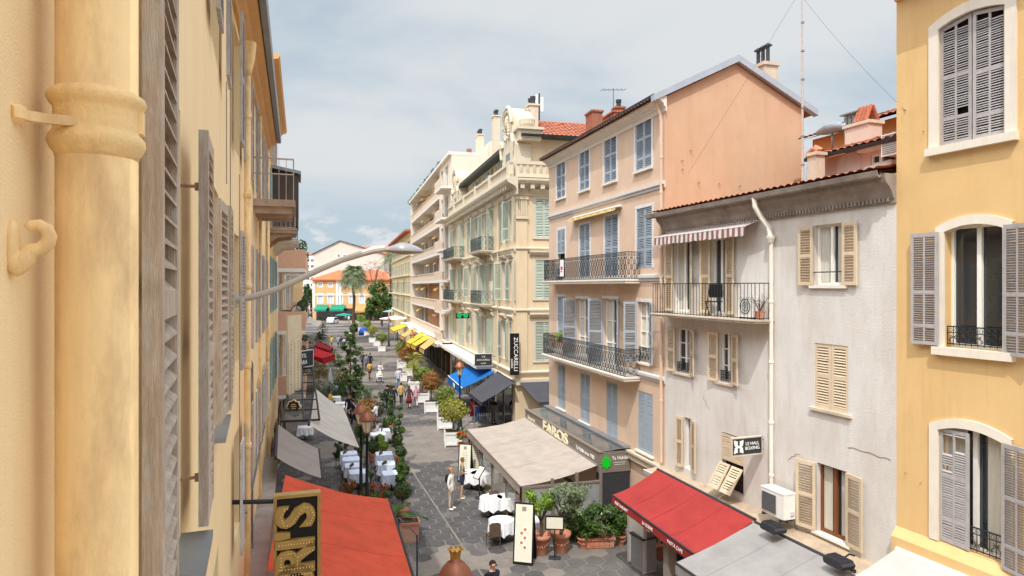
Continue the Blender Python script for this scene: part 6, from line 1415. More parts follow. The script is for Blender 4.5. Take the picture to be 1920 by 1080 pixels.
def wire(label, pts, r_=.0045, sag=.1):
    a, c = map(Vector, pts); t = []
    for i in range(13): u = i/12; t.append(a.lerp(c, u)-Vector((0, 0, sag*4*u*(1-u)))-a)
    b = MB(); b.tube(t, r_, 4); o = b.build('overhead_wire', M('cable_grey'), loc=a); tag(o, label, 'wire')
wire('thin wire running from the roof pole to the deep yellow house wall', (FW.w(FW.lx(1505, -.6), .6, 16.6), FY.pw(1698, 208, .02)))
wire('thin slack wire running from the peach gable up to the roof pole', (FW.w(FW.lx(1505, -.6), .6, 16.9), FP.w(.02, .9, 12.9)), .0035, .05)
# things on the railed balcony of the white house
bl0 = lambda px: FW.lx(px, .3)
t = thing('folding_chair', 'black folding chair leaning on the railed balcony', 'chair', FW.w(bl0(1338), -.3, bz), FW.rot+R(35))
b = MB(); b.box(-.2, .2, -.2, .2, .42, .45); b.build('seat', M('black'), t)
b = MB(); b.box(-.2, .2, .17, .2, .55, .95); b.build('backrest', M('black'), t)
for s_ in (-.18, .18): b = MB(); b.tube([(s_, -.2, 0), (s_, .2, .95)], .014, 5); b.tube([(s_, .2, 0), (s_, -.18, .45)], .014, 5); b.build('leg', M('black'), t)
t = thing('outdoor_fan', 'white fan unit standing on the railed balcony floor', 'fan', FW.w(bl0(1405), -.3, bz), FW.rot); b = MB(); b.box(-.3, .3, -.14, .14, .05, .62); b.build('casing', M('white_paint'), t); b = MB(); ring(b, 0, -.15, .34, .2, .012, 16); ring(b, 0, -.15, .34, .12, .01, 12); ring(b, 0, -.15, .34, .05, .01, 8); b.build('grille', M('charcoal'), t); b = MB(); b.box(-.25, -.18, -.14, .14, 0, .05); b.box(.18, .25, -.14, .14, 0, .05); b.build('foot', M('iron'), t)
t = thing('balcony_plant', 'bare spiky plant in a pot at the right end of the railed balcony', 'plant', FW.w(bl0(1428), -.35, bz), 0); b = MB(); b.lathe([(.09, 0), (.13, .2), (.14, .22), (.12, .22)], 10); b.build('pot', M('terracotta'), t)
b = MB(); rg = random.Random(8)
for k in range(16): q = rg.uniform(0, 6.28); r_ = rg.uniform(.1, .3); b.tube([(0, 0, .2), (r_*.5*math.cos(q), r_*.5*math.sin(q), .42), (r_*math.cos(q), r_*math.sin(q), rg.uniform(.4, .7))], .006, 3)
b.build('stem', M('bark'), t)
t = thing('balcony_plant', 'leafy green plant trailing over the left end of the lower peach balcony', 'plant', FP.w(FP.lx(1050, .5), -.5, bz2+.85), 0); crown(t, (0, 0, .15), (.3, .22, .25), 220, .06, 'leaf_lime', 4, 'foliage'); b = MB(); b.lathe([(.1, -.15), (.14, .05), (.1, .05)], 10); b.build('pot', M('terracotta'), t)
t = thing('balcony_banner', 'small white placard with pink print tied to the upper peach balcony', 'banner', FP.w(FP.lx(1050, .68), -.66, bz1+.18), FP.rot); b = MB(); b.box(0, .42, -.02, 0, 0, .75); b.build('panel', M('letter_white'), t); mat('pink_print', (206, 40, 120)); b = MB(); b.box(.08, .34, -.026, -.021, .3, .45); b.box(.1, .3, -.026, -.021, .2, .25); b.build('print', M('pink_print'), t)
# ================================================================= PLANTER TREES
mat('planter_white', (232, 230, 226), rough=.6, var=.05, scale=3)
def planter_tree(label, px, pyb, cpx, cpy, crpx, leaf, kind='round', seed=1, w=.95, h=.85):
    g_ = G(px, pyb); d = g_.y+.45; loc = Vector((g_.x, d, 0)); t = thing('planter_tree', label, 'potted tree', loc, R(8), 'clipped trees in white boxes')
    b = MB(); s = w/2
    b.box(-s+.04, s-.04, -s+.04, s-.04, .06, h-.08)
    for sx_ in (-1, 1):
        for sy_ in (-1, 1): b.box(sx_*s-.05*(sx_ > 0)-.02*(sx_ < 0), sx_*s+.02*(sx_ > 0)+.05*(sx_ < 0), sy_*s-.05*(sy_ > 0)-.02*(sy_ < 0), sy_*s+.02*(sy_ > 0)+.05*(sy_ < 0), 0, h+.04)
    b.box(-s+.05, s-.05, -s, -s+.03, h-.16, h-.04); b.box(-s+.05, s-.05, -s, -s+.03, .08, .2); b.box(-s, -s+.03, -s+.05, s-.05, h-.16, h-.04); b.box(-s, -s+.03, -s+.05, s-.05, .08, .2); b.box(s-.03, s, -s+.05, s-.05, h-.16, h-.04)
    b.build('planter', M('planter_white'), t); b = MB(); b.box(-s+.05, s-.05, -s+.05, s-.05, h-.1, h-.06); b.build('soil', M('soil'), t)
    cz = CAMH+(HOR-cpy)/1250*d; cr = crpx/1250*d*1.08
    b = MB(); rg = random.Random(seed); trunk_mesh(b, max(.3, cz-h), .05, .035, rg, .03, h-.1); b.build('trunk', M('bark'), t)
    b = MB(); leaf_quads(b, (0, 0, cz), (cr, cr, cr*.9), 900, .085, rg, clumps=60); leaf_quads(b, (0, 0, cz), (cr*.85, cr*.85, cr*.78), 600, .09, rg, shell=.3); b.build('crown', M(leaf), t); return t
for i, q in enumerate((('round yellow green tree in a white box nearest the beige awning', 848, 838, 861, 769, 26, 'leaf_yellow'), ('round green tree in a white box second from the beige awning', 833, 806, 827, 742, 19, 'leaf_round'), ('orange tinged round tree in a white box before the row of three boxes', 807, 775, 803, 716, 18, 'leaf_orange'), ('round green tree half hidden behind the orange tinged one', 791, 757, 793, 701, 16, 'leaf_round'),
    ('bushy rust orange tree in a white box left of the palm', 763, 706, 756, 663, 17, 'leaf_orange'), ('green round tree just behind the rust orange one', 752, 692, 746, 651, 13, 'leaf_round'), ('round tree standing alone in a white box beside a lantern post', 715, 660, 718, 632, 10, 'leaf_round'), ('small round tree in a far white box', 697, 643, 700, 618, 9, 'leaf_yellow'), ('distant round tree at the end of the white boxes', 687, 630, 690, 607, 8, 'leaf_lime'), ('distant bushy tree behind the white boxes', 676, 622, 681, 597, 9, 'leaf_lime'))):
    planter_tree(q[0], *q[1:], seed=i+11)
def planter_box(label, px, py):
    g_ = G(px, py); t = thing('planter_box', label, 'planter', (g_.x, g_.y+.45, 0), R(8), 'empty white planter boxes'); b = MB(); b.box(-.45, .45, -.45, .45, .05, .8); b.box(-.49, .49, -.49, .49, .74, .84); [b.box(a, a+.08, c, c+.08, 0, .9) for a in (-.49, .41) for c in (-.49, .41)]; b.build('box', M('planter_white'), t); b = MB(); b.box(-.4, .4, -.4, .4, .84, .86); b.build('soil', M('soil'), t)
planter_box('white planter box between the orange tree and the palm', 752, 716); planter_box('white planter box below the palm with flowers', 776, 733); planter_box('far white planter box in the middle of the street row', 706, 650)
# palm in a box
g_ = G(776, 735); PA = thing('potted_palm', 'small fan palm with yellow tinged fronds in a white box', 'palm', (g_.x, g_.y+.4, 0))
b = MB(); b.box(-.45, .45, -.45, .45, .04, .8); b.box(-.5, .5, -.5, .5, .72, .84); b.build('planter', M('planter_white'), PA)
def palm(t, h, r0, r1, fr, n, seed, leafm='leaf_lime', droop=.6, wl=.05, base=0):
    rg = random.Random(seed); b = MB(); trunk_mesh(b, h, r0, r1, rg, .15, base, 8); b.build('trunk', M('bark'), t)
    b = MB()
    for k in range(n):
        q = rg.uniform(0, 6.28); el = rg.uniform(-.5, 1.25); L = fr*rg.uniform(.8, 1.1); m_ = 8; pts = []
        for i in range(m_+1):
            u = i/m_; rr_ = L*u*math.cos(el)*(1-.1*u); z = L*u*math.sin(el)-droop*L*u*u*(.6+.4*math.cos(el)); pts.append(Vector((rr_*math.cos(q), rr_*math.sin(q), base+h+z)))
        side = Vector((-math.sin(q), math.cos(q), 0))
        for i in range(1, m_):
            p = pts[i]; f = (pts[i+1]-pts[i-1]).normalized(); ll = L*.34*math.sin(math.pi*(.25+.7*i/m_))
            for s_ in (1, -1):
                for j in (0, .5):
                    p2 = p.lerp(pts[i+1], j); tip = p2+side*s_*ll*.8+f*ll*.6-Vector((0, 0, ll*.35)); b.add([p2-f*wl*.4, p2+f*wl*.4, tip], [(0, 1, 2)])
    b.build('fronds', M(leafm), t)
palm(PA, (CAMH-(675-537)/1250*(g_.y+.4))-.8, .11, .09, 1.35, 26, 3, 'leaf_yellow', base=.8)
# big palm and trees on the square
g_ = G(661, 642); d = 112; SP = thing('palm_tree', 'tall palm tree with a dense round head at the far end of the street', 'palm', ((663-960)/1250*d, d, 0))
palm(SP, CAMH-(512-537)/1250*d, .28, .2, 3.3, 170, 5, 'leaf_olive', .75, .15)
def tree(label, px, pyb, cpx, cpy, rx, rz, leaf, seed, d=None, n=1500, size=.3, name='tree'):
    d = d or G(px, pyb).y; x = (px-960)/1250*d; t = thing(name, label, 'tree', (x, d, 0)); cz = CAMH+(HOR-cpy)/1250*d; k = d/1250; rg = random.Random(seed); cx_ = (cpx-px)*k
    b = MB(); b.tube([(0, 0, 0), (cx_*.3, .1, cz*.45), (cx_*.8, 0, cz*.75)], [.28, .22, .14], 7)
    for j in range(6): q = rg.uniform(0, 6.28); b.tube([(cx_*.6, 0, cz*.6), (cx_+rx*k*.4*math.cos(q), rx*k*.4*math.sin(q), cz), (cx_+rx*k*.75*math.cos(q), rx*k*.75*math.sin(q), cz+rz*k*.5*rg.uniform(-.3, 1))], [.11, .06, .02], 5)
    b.build('trunk', M('bark'), t); b = MB(); leaf_quads(b, (cx_, 0, cz), (rx*k, rx*k*.8, rz*k), n, size, rg, clumps=26); b.build('crown', M(leaf), t); return t
tree('big dark green leafy tree on the square right of the palm', 716, 604, 713, 556, 24, 34, 'leaf_mid', 21, 150, 1500, .4)
tree('bushy green tree in front of the modern block far end', 690, 615, 700, 575, 16, 22, 'leaf_mid', 22, 140, 1400, .36)
tree('pale mauve nearly bare tree behind the palm', 700, 600, 702, 505, 24, 20, 'leaf_mauve', 23, 172, 420, .24)
tree('second sparse mauve tree above the orange house roof', 730, 600, 735, 520, 20, 22, 'leaf_mauve', 24, 185, 300, .24)
t = thing('palm_tree', 'feathery palm crown peeking beside the lamp head at the end of the street', 'palm', ((732-960)/1250*165, 165, 0)); palm(t, CAMH+(537-482)/1250*165, .25, .2, 4.2, 40, 9, 'leaf_olive', .6, .16)
tree('dark tree at the left end of the square by the cars', 578, 600, 577, 565, 9, 32, 'leaf_dark', 25, 185, 1200, .42)
# ================================================================= LEFT TERRACE PLANTS
def shrub(label, px, pyb, wpx, hpx, leaf, seed, d=None, pot=None, n=500, size=.07, clumps=18, name='shrub', fl=None, z0=0):
    d = d or G(px, pyb).y; k = d/1250; t = thing(name, label, 'shrub', ((px-960)*k, d, z0)); rg = random.Random(seed); h = hpx*k; w_ = wpx*k/2; base = 0
    if pot: ph = min(.5, h*.35); b = MB(); b.lathe([(w_*.45, 0), (w_*.62, ph*.85), (w_*.68, ph*.86), (w_*.68, ph), (w_*.55, ph)], 12); b.build('pot', M(pot), t); base = ph*.8
    b = MB(); b.tube([(0, 0, 0), (0, 0, base+(h-base)*.5)], [.04, .025], 5); b.build('stem', M('bark'), t)
    b = MB(); leaf_quads(b, (0, 0, base+(h-base)*.52), (w_, w_, (h-base)*.52), n, size, rg, clumps=clumps); b.build('foliage', M(leaf), t)
    if fl: b = MB(); leaf_quads(b, (0, 0, base+(h-base)*.56), (w_*1.02, w_*1.02, (h-base)*.55), n//3, size*.8, rg, clumps=clumps); f_ = b.build('flowers', M(fl), t); f_['kind'] = 'stuff'
    return t
def cypress(label, px, pyb, wpx, hpx, leaf, seed, d=None, n=1500):
    d = d or G(px, pyb).y; k = d/1250; t = thing('conifer', label, 'conifer', ((px-960)*k, d, 0)); rg = random.Random(seed); h, w_ = hpx*k, wpx*k/2
    b = MB(); b.tube([(0, 0, 0), (0, 0, h*.8)], [.09, .02], 6); b.build('trunk', M('bark'), t); b = MB()
    for i in range(9): u = (i+.5)/9; leaf_quads(b, (rg.uniform(-.3, .3)*w_, rg.uniform(-.3, .3)*w_, h*(.1+.88*u)), (w_*(1.15-.75*u), w_*(1.15-.75*u), h*.09), n//9, .1, rg, clumps=9)
    b.build('crown', M(leaf), t)
cypress('tall shaggy conifer in the middle of the left terrace row', 657, 742, 50, 132, 'leaf_mid', 31, n=4600)
cypress('dark narrow conifer beside the tall shaggy one', 668, 752, 24, 82, 'leaf_dark', 32)
cypress('dark conifer clump far up the left terraces', 598, 662, 32, 38, 'leaf_dark', 33)
cypress('small dark street tree near the parked cars', 604, 634, 22, 42, 'leaf_dark', 34, n=900)
for i, q in enumerate((('yellow green bush behind the red awning', 598, 722, 36, 48, 'leaf_yellow'), ('broad flecked bush in front of the tall conifer', 636, 716, 46, 34, 'leaf_yellow'), ('small bush with pale flowers beside the parasol', 648, 742, 30, 32, 'leaf_olive'), ('dark bush at the foot of the off white awning', 646, 846, 24, 28, 'leaf_dark'), ('leafy bush left of the tall shaggy conifer', 628, 752, 40, 44, 'leaf_mid'), ('pale flecked bush hiding the folded parasol foot', 606, 752, 34, 40, 'leaf_olive'), ('dense bush between the tall conifer and the five walkers', 684, 764, 34, 48, 'leaf_mid'), ('rusty brown bush behind the lantern hoods', 692, 786, 28, 40, 'leaf_orange'), ('dark leafy bush at the street edge above the lanterns', 716, 776, 26, 44, 'leaf_dark'), ('green hedge piece right of the lantern heads', 728, 812, 22, 40, 'leaf_mid'), ('low hedge along the street edge below the small topiary', 741, 838, 22, 34, 'leaf_dark'), ('leafy hedge at the front corner of the terrace', 748, 905, 26, 34, 'leaf_mid'), ('flecked bush under the bright red awning', 606, 700, 30, 34, 'leaf_yellow'), ('bush on the far terrace before the dark red awning', 628, 684, 30, 30, 'leaf_mid'), ('dark bush between the white tables and the taupe awning', 634, 862, 20, 30, 'leaf_dark'), ('low green bush left of the geranium trough', 686, 905, 24, 24, 'leaf_mid'), ('tall boxwood beside the lantern post', 672, 850, 26, 52, 'leaf_mid'), ('clipped dark hedge ball behind the lantern post', 699, 850, 18, 34, 'leaf_dark'))): shrub(q[0], *q[1:], seed=50+i, n=900)
def ballbush(label, px, py, r_, leaf, seed, d, pot=True):
    k = d/1250; cz = CAMH+(HOR-py)*k; t = thing('box_ball', label, 'shrub', ((px-960)*k, d, 0), 0, 'clipped box balls'); rg = random.Random(seed); rr_ = r_*k
    b = MB(); b.lathe([(.16, 0), (.24, .42), (.27, .43), (.27, .5), (.2, .5)], 12); b.build('pot', M('terracotta'), t); b = MB(); b.tube([(0, 0, .4), (0, 0, max(.5, cz))], .03, 5); b.build('stem', M('bark'), t)
    b = MB(); leaf_quads(b, (0, 0, cz), (rr_,)*3, 700, .055, rg, shell=.25); b.build('foliage', M(leaf), t)
for i, q in enumerate((('bright lime clipped ball behind the right hand white table', 718, 836, 10, 'leaf_lime', 34.5), ('second lime ball just behind the bright one', 712, 823, 9, 'leaf_lime', 36.5), ('dark clipped ball left of the lime ones', 700, 838, 11, 'leaf_dark', 34), ('dark clipped ball at the street edge of the terrace', 756, 880, 12, 'leaf_dark', 29), ('upper dark clipped ball near the street edge', 751, 846, 10, 'leaf_dark', 31), ('dark clipped ball above the banana leaves', 755, 920, 17, 'leaf_dark', 25.5), ('dark ball topped bush behind the walking couple', 732, 728, 6, 'leaf_dark', 51))): ballbush(q[0], q[1], q[2], q[3], q[4], 80+i, q[5])
def spiral(label, px, pyb, hpx, wpx, seed, d=None):
    d = d or G(px, pyb).y; k = d/1250; t = thing('spiral_topiary', label, 'topiary', ((px-960)*k, d, 0), 0, 'spiral topiaries along the terrace edge'); h, w_ = hpx*k, wpx*k/2; rg = random.Random(seed)
    b = MB(); b.lathe([(.15, 0), (.22, .38), (.25, .39), (.25, .46), (.18, .46)], 12); b.build('pot', M('terracotta'), t); b = MB(); b.tube([(0, 0, .4), (0, 0, h)], [.03, .012], 5); b.build('stem', M('bark'), t); b = MB()
    for i in range(7): u = i/6; q = i*2.3; R_ = w_*(1-.5*u)*.45; rb = w_*.95*(1-.5*u); leaf_quads(b, (R_*math.cos(q), R_*math.sin(q), .62+(h-.75)*u), (rb, rb, min(rb*.8, h*.085)), 330, .05, rg, shell=.35)
    b.build('foliage', M('leaf_mid'), t)
spiral('spiral clipped topiary at the street side of the left terrace', 749, 872, 112, 22, 3); spiral('smaller spiral topiary farther back along the terrace', 733, 800, 62, 15, 5); spiral('spiral topiary lowest along the terrace edge', 752, 905, 80, 22, 7, 28.2)
shrub('flower trough full of red geraniums by the lantern post', 706, 915, 62, 34, 'leaf_mid', 61, 26.3, None, 900, .06, 20, 'flower_trough', 'flower_red', .45); shrub('trough of yellow and rust foliage left of the red geraniums', 654, 914, 34, 38, 'leaf_orange', 62, 27, None, 700, .06, 16, 'flower_trough', None, .3)
shrub('pink flowers spilling from a low pot near the awning edge', 674, 925, 16, 14, 'leaf_mid', 63, 26, None, 200, .05, 8, 'flower_pot', 'flower_pink', .45)
def trough(label, c, sz, m='terracotta', rz=R(15), name='trough'):
    t = thing(name, label, 'planter', c, rz); a, b_, h = sz; b = MB(); b.box(-a, a, -b_, b_, 0, h); b.box(-a-.04, a+.04, -b_-.04, b_+.04, h-.08, h); b.build('trough', M(m), t); b = MB(); b.box(-a+.03, a-.03, -b_+.03, b_-.03, h, h+.01); b.build('soil', M('soil'), t)
mat('navy_metal', (52, 60, 76), rough=.5)
trough('dark navy flower trough under the red geraniums', (-5.35, 26.25, 0), (.65, .2, .45), 'navy_metal'); trough('terracotta trough beneath the banana leaves', (Wp(757, 950, 23.6).x, 23.6, 0), (.5, .25, .7))
k = Wp(736, 955, 24.3); BP = thing('banana_plant', 'broad leaved green plant standing over the red awning edge', 'plant', (k.x, 24.3, .5)); b = MB(); rg = random.Random(4)
for q, L, el in ((.5, 1.3, 1.0), (1.6, 1.2, .8), (3.4, 1.3, 1.0), (4.5, 1.2, .6), (5.6, 1.4, .7), (0, 1.5, .5)):
    n = 6; vs_ = []; side = Vector((-math.sin(q), math.cos(q), 0))
    for i in range(n+1): u = i/n; c = Vector((L*u*math.cos(el)*math.cos(q), L*u*math.cos(el)*math.sin(q), L*u*math.sin(el)-.5*L*u*u)); w_ = .17*math.sin(math.pi*min(1, .1+.9*u)); vs_ += [c+side*w_+Vector((0, 0, .05)), c, c-side*w_+Vector((0, 0, .05))]
    b.add(vs_, [f for i in range(n) for f in ((3*i, 3*i+3, 3*i+4, 3*i+1), (3*i+1, 3*i+4, 3*i+5, 3*i+2))])
b.build('leaves', M('leaf_mid'), BP); b = MB(); b.tube([(0, 0, -.2), (0, 0, .2)], .06, 6); b.build('stem', M('leaf_mid'), BP)
# ================================================================= TABLES AND CHAIRS
mat('cloth_blue', (206, 214, 232), rough=.85, var=.1, scale=18)
_tb = {}
def table_set(label, pos, m='white_cloth', r_=.45, h=.75, glasses=True, square=False, drop=.42, rz=0):
    t = thing('dining_table', 'table under '+label, 'table', pos, rz)
    b = MB(); b.box(-r_*.9, r_*.9, -r_*.9, r_*.9, h-.03, h-.005) if square else b.lathe([(r_*.92, h-.03), (r_*.92, h-.005)], 16); b.build('table_top', M('cane'), t)
    b = MB(); b.lathe([(.22, 0), (.2, .03), (.035, .06), (.03, h-.03)], 10); b.build('pedestal', M('iron'), t)
    n = 32; b = MB(); rim = []; low = []
    for i in range(n):
        q = 2*math.pi*i/n; f = 1 if not square else min(1.35, 1/max(abs(math.cos(q)), abs(math.sin(q)), .01))
        wv = 1+.07*math.sin(i*2.35)+.04*math.sin(i*5.1); rim.append((r_*f*math.cos(q), r_*f*math.sin(q), h)); low.append((r_*f*1.1*wv*math.cos(q), r_*f*1.1*wv*math.sin(q), h-drop*(1+.12*math.sin(i*1.57))))
    b.add(rim+low, [tuple(range(n))]+[(i, n+i, n+(i+1) % n, (i+1) % n) for i in range(n)])
    c = thing('tablecloth', label, 'tablecloth', pos, rz); b.build('cloth', M(m), c)
    if glasses:
        for k, (x, y) in enumerate(((.18, .1), (-.15, -.12))):
            b = MB(); b.lathe([(.03, 0), (.006, .01), (.006, .08), (.035, .12), (.032, .19)], 8)
            g2 = thing('wine_glass', ('right', 'left')[k]+' wine glass on '+label, 'glass', (pos[0]+x, pos[1]+y, h+.002)); b.build('bowl', M('clear_glass'), g2)
def gt(px, pyt, h=.75): d = (CAMH-h)*1250/(pyt-537); return ((px-960)/1250*d, d, 0)
for q in (('round white cloth beside the glazed terrace post', 921, 932, 'white_cloth'), ('round white cloth just inside the terrace glass', 953, 930, 'white_cloth'), ('round white cloth left of the big menu board', 940, 974, 'white_cloth'), ('white cloth half hidden behind the menu board', 992, 974, 'white_cloth'), ('white cloth by the cream menu boards', 902, 886, 'white_cloth'), ('white cloth behind the slanted menu stand', 884, 884, 'white_cloth')): table_set(q[0], gt(q[1], q[2]), q[3], glasses=False)
for q in (('pale blue patterned cloth nearest under the off white awning', 672, 884), ('pale blue cloth second from the front under the awning', 663, 872), ('pale blue cloth third from the front under the awning', 658, 860), ('pale blue cloth at the back under the awning', 654, 849), ('pale blue cloth behind the geranium trough', 734, 886), ('pale blue cloth at the middle of the right terrace row', 724, 868), ('pale blue cloth in front of the lime box balls', 720, 850)): table_set(q[0], gt(q[1], q[2]), 'cloth_blue', glasses=q[2] < 862 and q[2] > 845, square=True, r_=.4, rz=R(15))
for q in (('white cloth near the seated guests up the terrace', 717, 806), ('white cloth behind the lantern heads', 709, 813), ('white cloth far up the terrace beside the wooden fence', 640, 755), ('white cloth under the taupe awning edge', 572, 800), ('white cloth up the terrace before the parasol', 628, 744), ('white cloth beside the cream wall panel', 655, 762)): table_set(q[0], gt(q[1], q[2]), 'white_cloth', square=True, r_=.42, glasses=False, rz=R(15))
CH = thing('terrace_chair', 'brown cane chair beside the round cloth left of the menu board', 'chair', (*gt(925, 985)[:2], 0), R(200), 'brown cane terrace chairs')
b = MB(); b.box(-.21, .21, -.21, .21, .42, .46); b.build('seat', M('cane'), CH); b = MB(); b.prism([(-.21, .5), (.21, .5), (.2, .84), (.1, .9), (-.1, .9), (-.2, .84)], .18, .21); b.build('backrest', M('cane'), CH)
for x in (-.19, .19):
    for y in (-.19, .19): b = MB(); b.tube([(x, y, 0), (x, y, .44 if y < 0 else .86)], .016, 5); b.build('leg', M('cane'), CH)
for lab, px, py, rz in (('brown cane chair in front of the post table', 930, 965, 30), ('brown cane chair behind the menu board', 998, 1000, 120), ('brown cane chair at the table inside the glass', 965, 955, 300), ('brown cane chair right of the pale blue tables', 684, 900, 100), ('brown cane chair left of the front pale blue table', 652, 905, 260), ('brown cane chair at the geranium side table', 714, 900, 250), ('brown cane chair facing the middle terrace table', 707, 880, 260), ('brown cane chair at the back terrace row', 706, 858, 260), ('brown cane chair left of the back pale blue table', 640, 878, 260), ('brown cane chair against the awning end', 677, 872, 100)):
    g_ = G(px, py); dup(CH, (g_.x, g_.y, 0), R(rz), lab)
# ================================================================= RESTAURANT FRONT: BOARDS, POTS, PLANTS
mat('board_cream', (226, 220, 200), rough=.7, var=.05); mat('food', (196, 128, 64), rough=.8, var=.3, scale=20); mat('print_grey', (150, 142, 128), rough=.8)
def aboard(label, px, pyb, w_, h, rz, foods=False, lean=8, logo=True):
    g_ = G(px, pyb); t = thing('menu_board', label, 'menu board', g_, rz)
    Mx = Matrix.Rotation(R(-lean), 4, 'X')
    b = MB(); b.M = Mx; b.box(-w_/2, w_/2, 0, .03, .02, h); b.build('board', M('black'), t); b = MB(); b.M = Mx; b.box(-w_/2+.045, w_/2-.045, -.006, -.001, .1, h-.05); pn = b.build('poster', M('board_cream'), t)
    b = MB(); b.M = Mx; rg = random.Random(3)
    if logo: b.box(-.07, .07, -.012, -.007, h-.26, h-.12)
    if not foods:
        for i in range(9): L = rg.uniform(.1, .17); b.box(-L, L, -.011, -.007, h-.42-i*.1, h-.405-i*.1)
    b.build('print', M('print_grey'), pn)
    if foods:
        for k, (x, z) in enumerate(((.05, 1.12), (-.06, 1.0), (.05, .86), (-.06, .7), (.05, .56))): b = MB(); b.lathe([(.085, 0), (.085, .008)], 12); o = b.build('plate_picture', M('letter_white'), pn, loc=Mx @ Vector((x, -.008, z)), rot=(R(90-lean), 0, 0)); b = MB(); b.lathe([(.055, .009), (.04, .014)], 9); b.build('dish_picture', M('food'), pn, loc=Mx @ Vector((x, -.008, z)), rot=(R(90-lean), 0, 0))
    b = MB(); b.M = Matrix.Translation((0, h*math.sin(R(lean))*2.2, 0)) @ Matrix.Rotation(R(lean*1.2), 4, 'X'); b.box(-w_/2, w_/2, .0, .025, .02, h-.06); b.build('rear_leg', M('black'), t); return t
aboard('tall black framed menu board with rows of round food pictures', 980, 1060, .66, 1.95, R(-14), True); aboard('cream menu board in black frame behind the man in shorts', 870, 905, .62, 1.75, R(-12)); aboard('second cream menu board tucked under the beige awning', 891, 897, .55, 1.7, R(-14))
g_ = G(899, 934); t = thing('menu_stand', 'slanted menu lectern on a dark post by the terrace entrance', 'menu stand', g_, R(-50)); b = MB(); b.lathe([(.2, 0), (.2, .03), (.03, .05), (.025, 1.05)], 12); b.build('post', M('iron'), t); b = MB(); b.M = Matrix.Translation((0, 0, 1.08)) @ Matrix.Rotation(R(50), 4, 'X'); b.box(-.2, .2, -.3, .3, 0, .03); b.build('desk', M('black'), t); b = MB(); b.M = Matrix.Translation((0, 0, 1.08)) @ Matrix.Rotation(R(50), 4, 'X'); b.box(-.17, .17, -.27, .27, .031, .036); b.build('menu', M('board_cream'), t)
g_ = G(1040, 1047); t = thing('menu_stand', 'cream menu panel on a dark stand between the two big terracotta pots', 'menu stand', g_, R(-6)); b = MB(); b.box(-.2, .2, -.15, .15, 0, .03); b.build('base', M('charcoal'), t); b = MB(); b.tube([(0, 0, .03), (0, 0, 1.0)], .02, 6); b.build('post', M('iron'), t); b = MB(); b.box(-.31, .31, -.02, .02, .95, 1.4); b.build('frame', M('black'), t); b = MB(); b.box(-.27, .27, -.027, -.021, .99, 1.36); b.build('menu', M('board_cream'), t)
def pot(label, px, pyb, r_, h, foliage, name='potted_tree', cat='potted tree', m='terracotta', seed=1, tr=None):
    g_ = G(px, pyb); t = thing(name, label, cat, (g_.x, g_.y+r_, 0)); b = MB(); b.lathe([(r_*.66, 0), (r_*.7, .02), (r_*.9, h*.78), (r_*1.0, h*.8), (r_*1.04, h*.86), (r_*1.04, h), (r_*.92, h), (r_*.88, h*.88), (r_*.0, h*.88)], 22); b.ball((0, -r_*.85, h*.5), .03, 6, 4); [b.ball((r_*.84*math.cos(q), r_*.84*math.sin(q), h*(.5-.07*math.sin(3*q))), .026, 5, 4) for q in [6.28*i/22 for i in range(22)]]; b.build('pot', M(m), t, smooth=True)
    rg = random.Random(seed)
    if tr:
        b = MB(); top = tr[0]; b.tube([(0, 0, h*.85), (.03, .02, h+(top-h)*.4), (-.02, 0, h+(top-h)*.7)], [.06, .05, .035], 7)
        for j in range(7): q = j*.9; b.tube([(0, 0, h+(top-h)*.5), (.25*math.cos(q), .25*math.sin(q), top+.1), (.42*math.cos(q), .42*math.sin(q), top+rg.uniform(.1, .5))], [.03, .018, .008], 5)
        b.build('trunk', M('bark'), t)
    b = MB()
    for c_, rd, n, sz, cl in foliage[1]: leaf_quads(b, c_, rd, n, sz, rg, clumps=cl)
    b.build('crown', M(foliage[0]), t); return t
pot('small leafy tree in a big terracotta pot left of the menu panel', 1015, 1046, .33, .68, ('leaf_lime', [((-.05, 0, 1.75), (.5, .45, .38), 900, .07, 22), ((-.3, 0, 1.95), (.25, .25, .2), 200, .07, 6)]), tr=(1.45,), seed=3)
pot('silvery olive tree in a big terracotta pot right of the menu panel', 1053, 1042, .33, .68, ('leaf_olive', [((.25, .1, 1.95), (.72, .6, .55), 2200, .06, 30), ((.45, 0, 1.5), (.45, .4, .35), 700, .06, 14)]), tr=(1.6,), seed=4)
pot('dark green bush in a basket like pot', 1094, 1032, .2, .4, ('leaf_mid', [((0, 0, .85), (.48, .42, .55), 1500, .07, 26)]), 'potted_bush', 'potted bush', seed=5)
pot('green bush in a bright orange pot by the kiosk wall', 1166, 1026, .18, .36, ('leaf_mid', [((0, 0, .9), (.48, .42, .62), 1500, .065, 26)]), 'potted_bush', 'potted bush', seed=6)
g_ = G(1125, 1030); t = thing('window_box', 'terracotta trough with green and white flowering plants', 'planter', (g_.x, g_.y+.2, 0), R(6)); b = MB(); b.box(-.48, .48, -.18, .18, .04, .36); b.box(-.52, .52, -.22, .22, .3, .38); b.box(-.4, .4, -.16, .16, 0, .04); b.box(-.36, .36, -.195, -.18, .12, .24); b.build('trough', M('terracotta'), t)
b = MB(); rg = random.Random(12); leaf_quads(b, (0, 0, .9), (.74, .42, .62), 2600, .07, rg, clumps=34); b.build('foliage', M('leaf_mid'), t); b = MB(); leaf_quads(b, (.1, .05, 1.15), (.5, .32, .3), 260, .05, rg, clumps=12); f_ = b.build('flowers', M('flower_white'), t); f_['kind'] = 'stuff'
shrub('tall leafy bush behind the flowering trough', 1075, 1010, 60, 62, 'leaf_mid', 66, 23.6, None, 900, .08, 16)
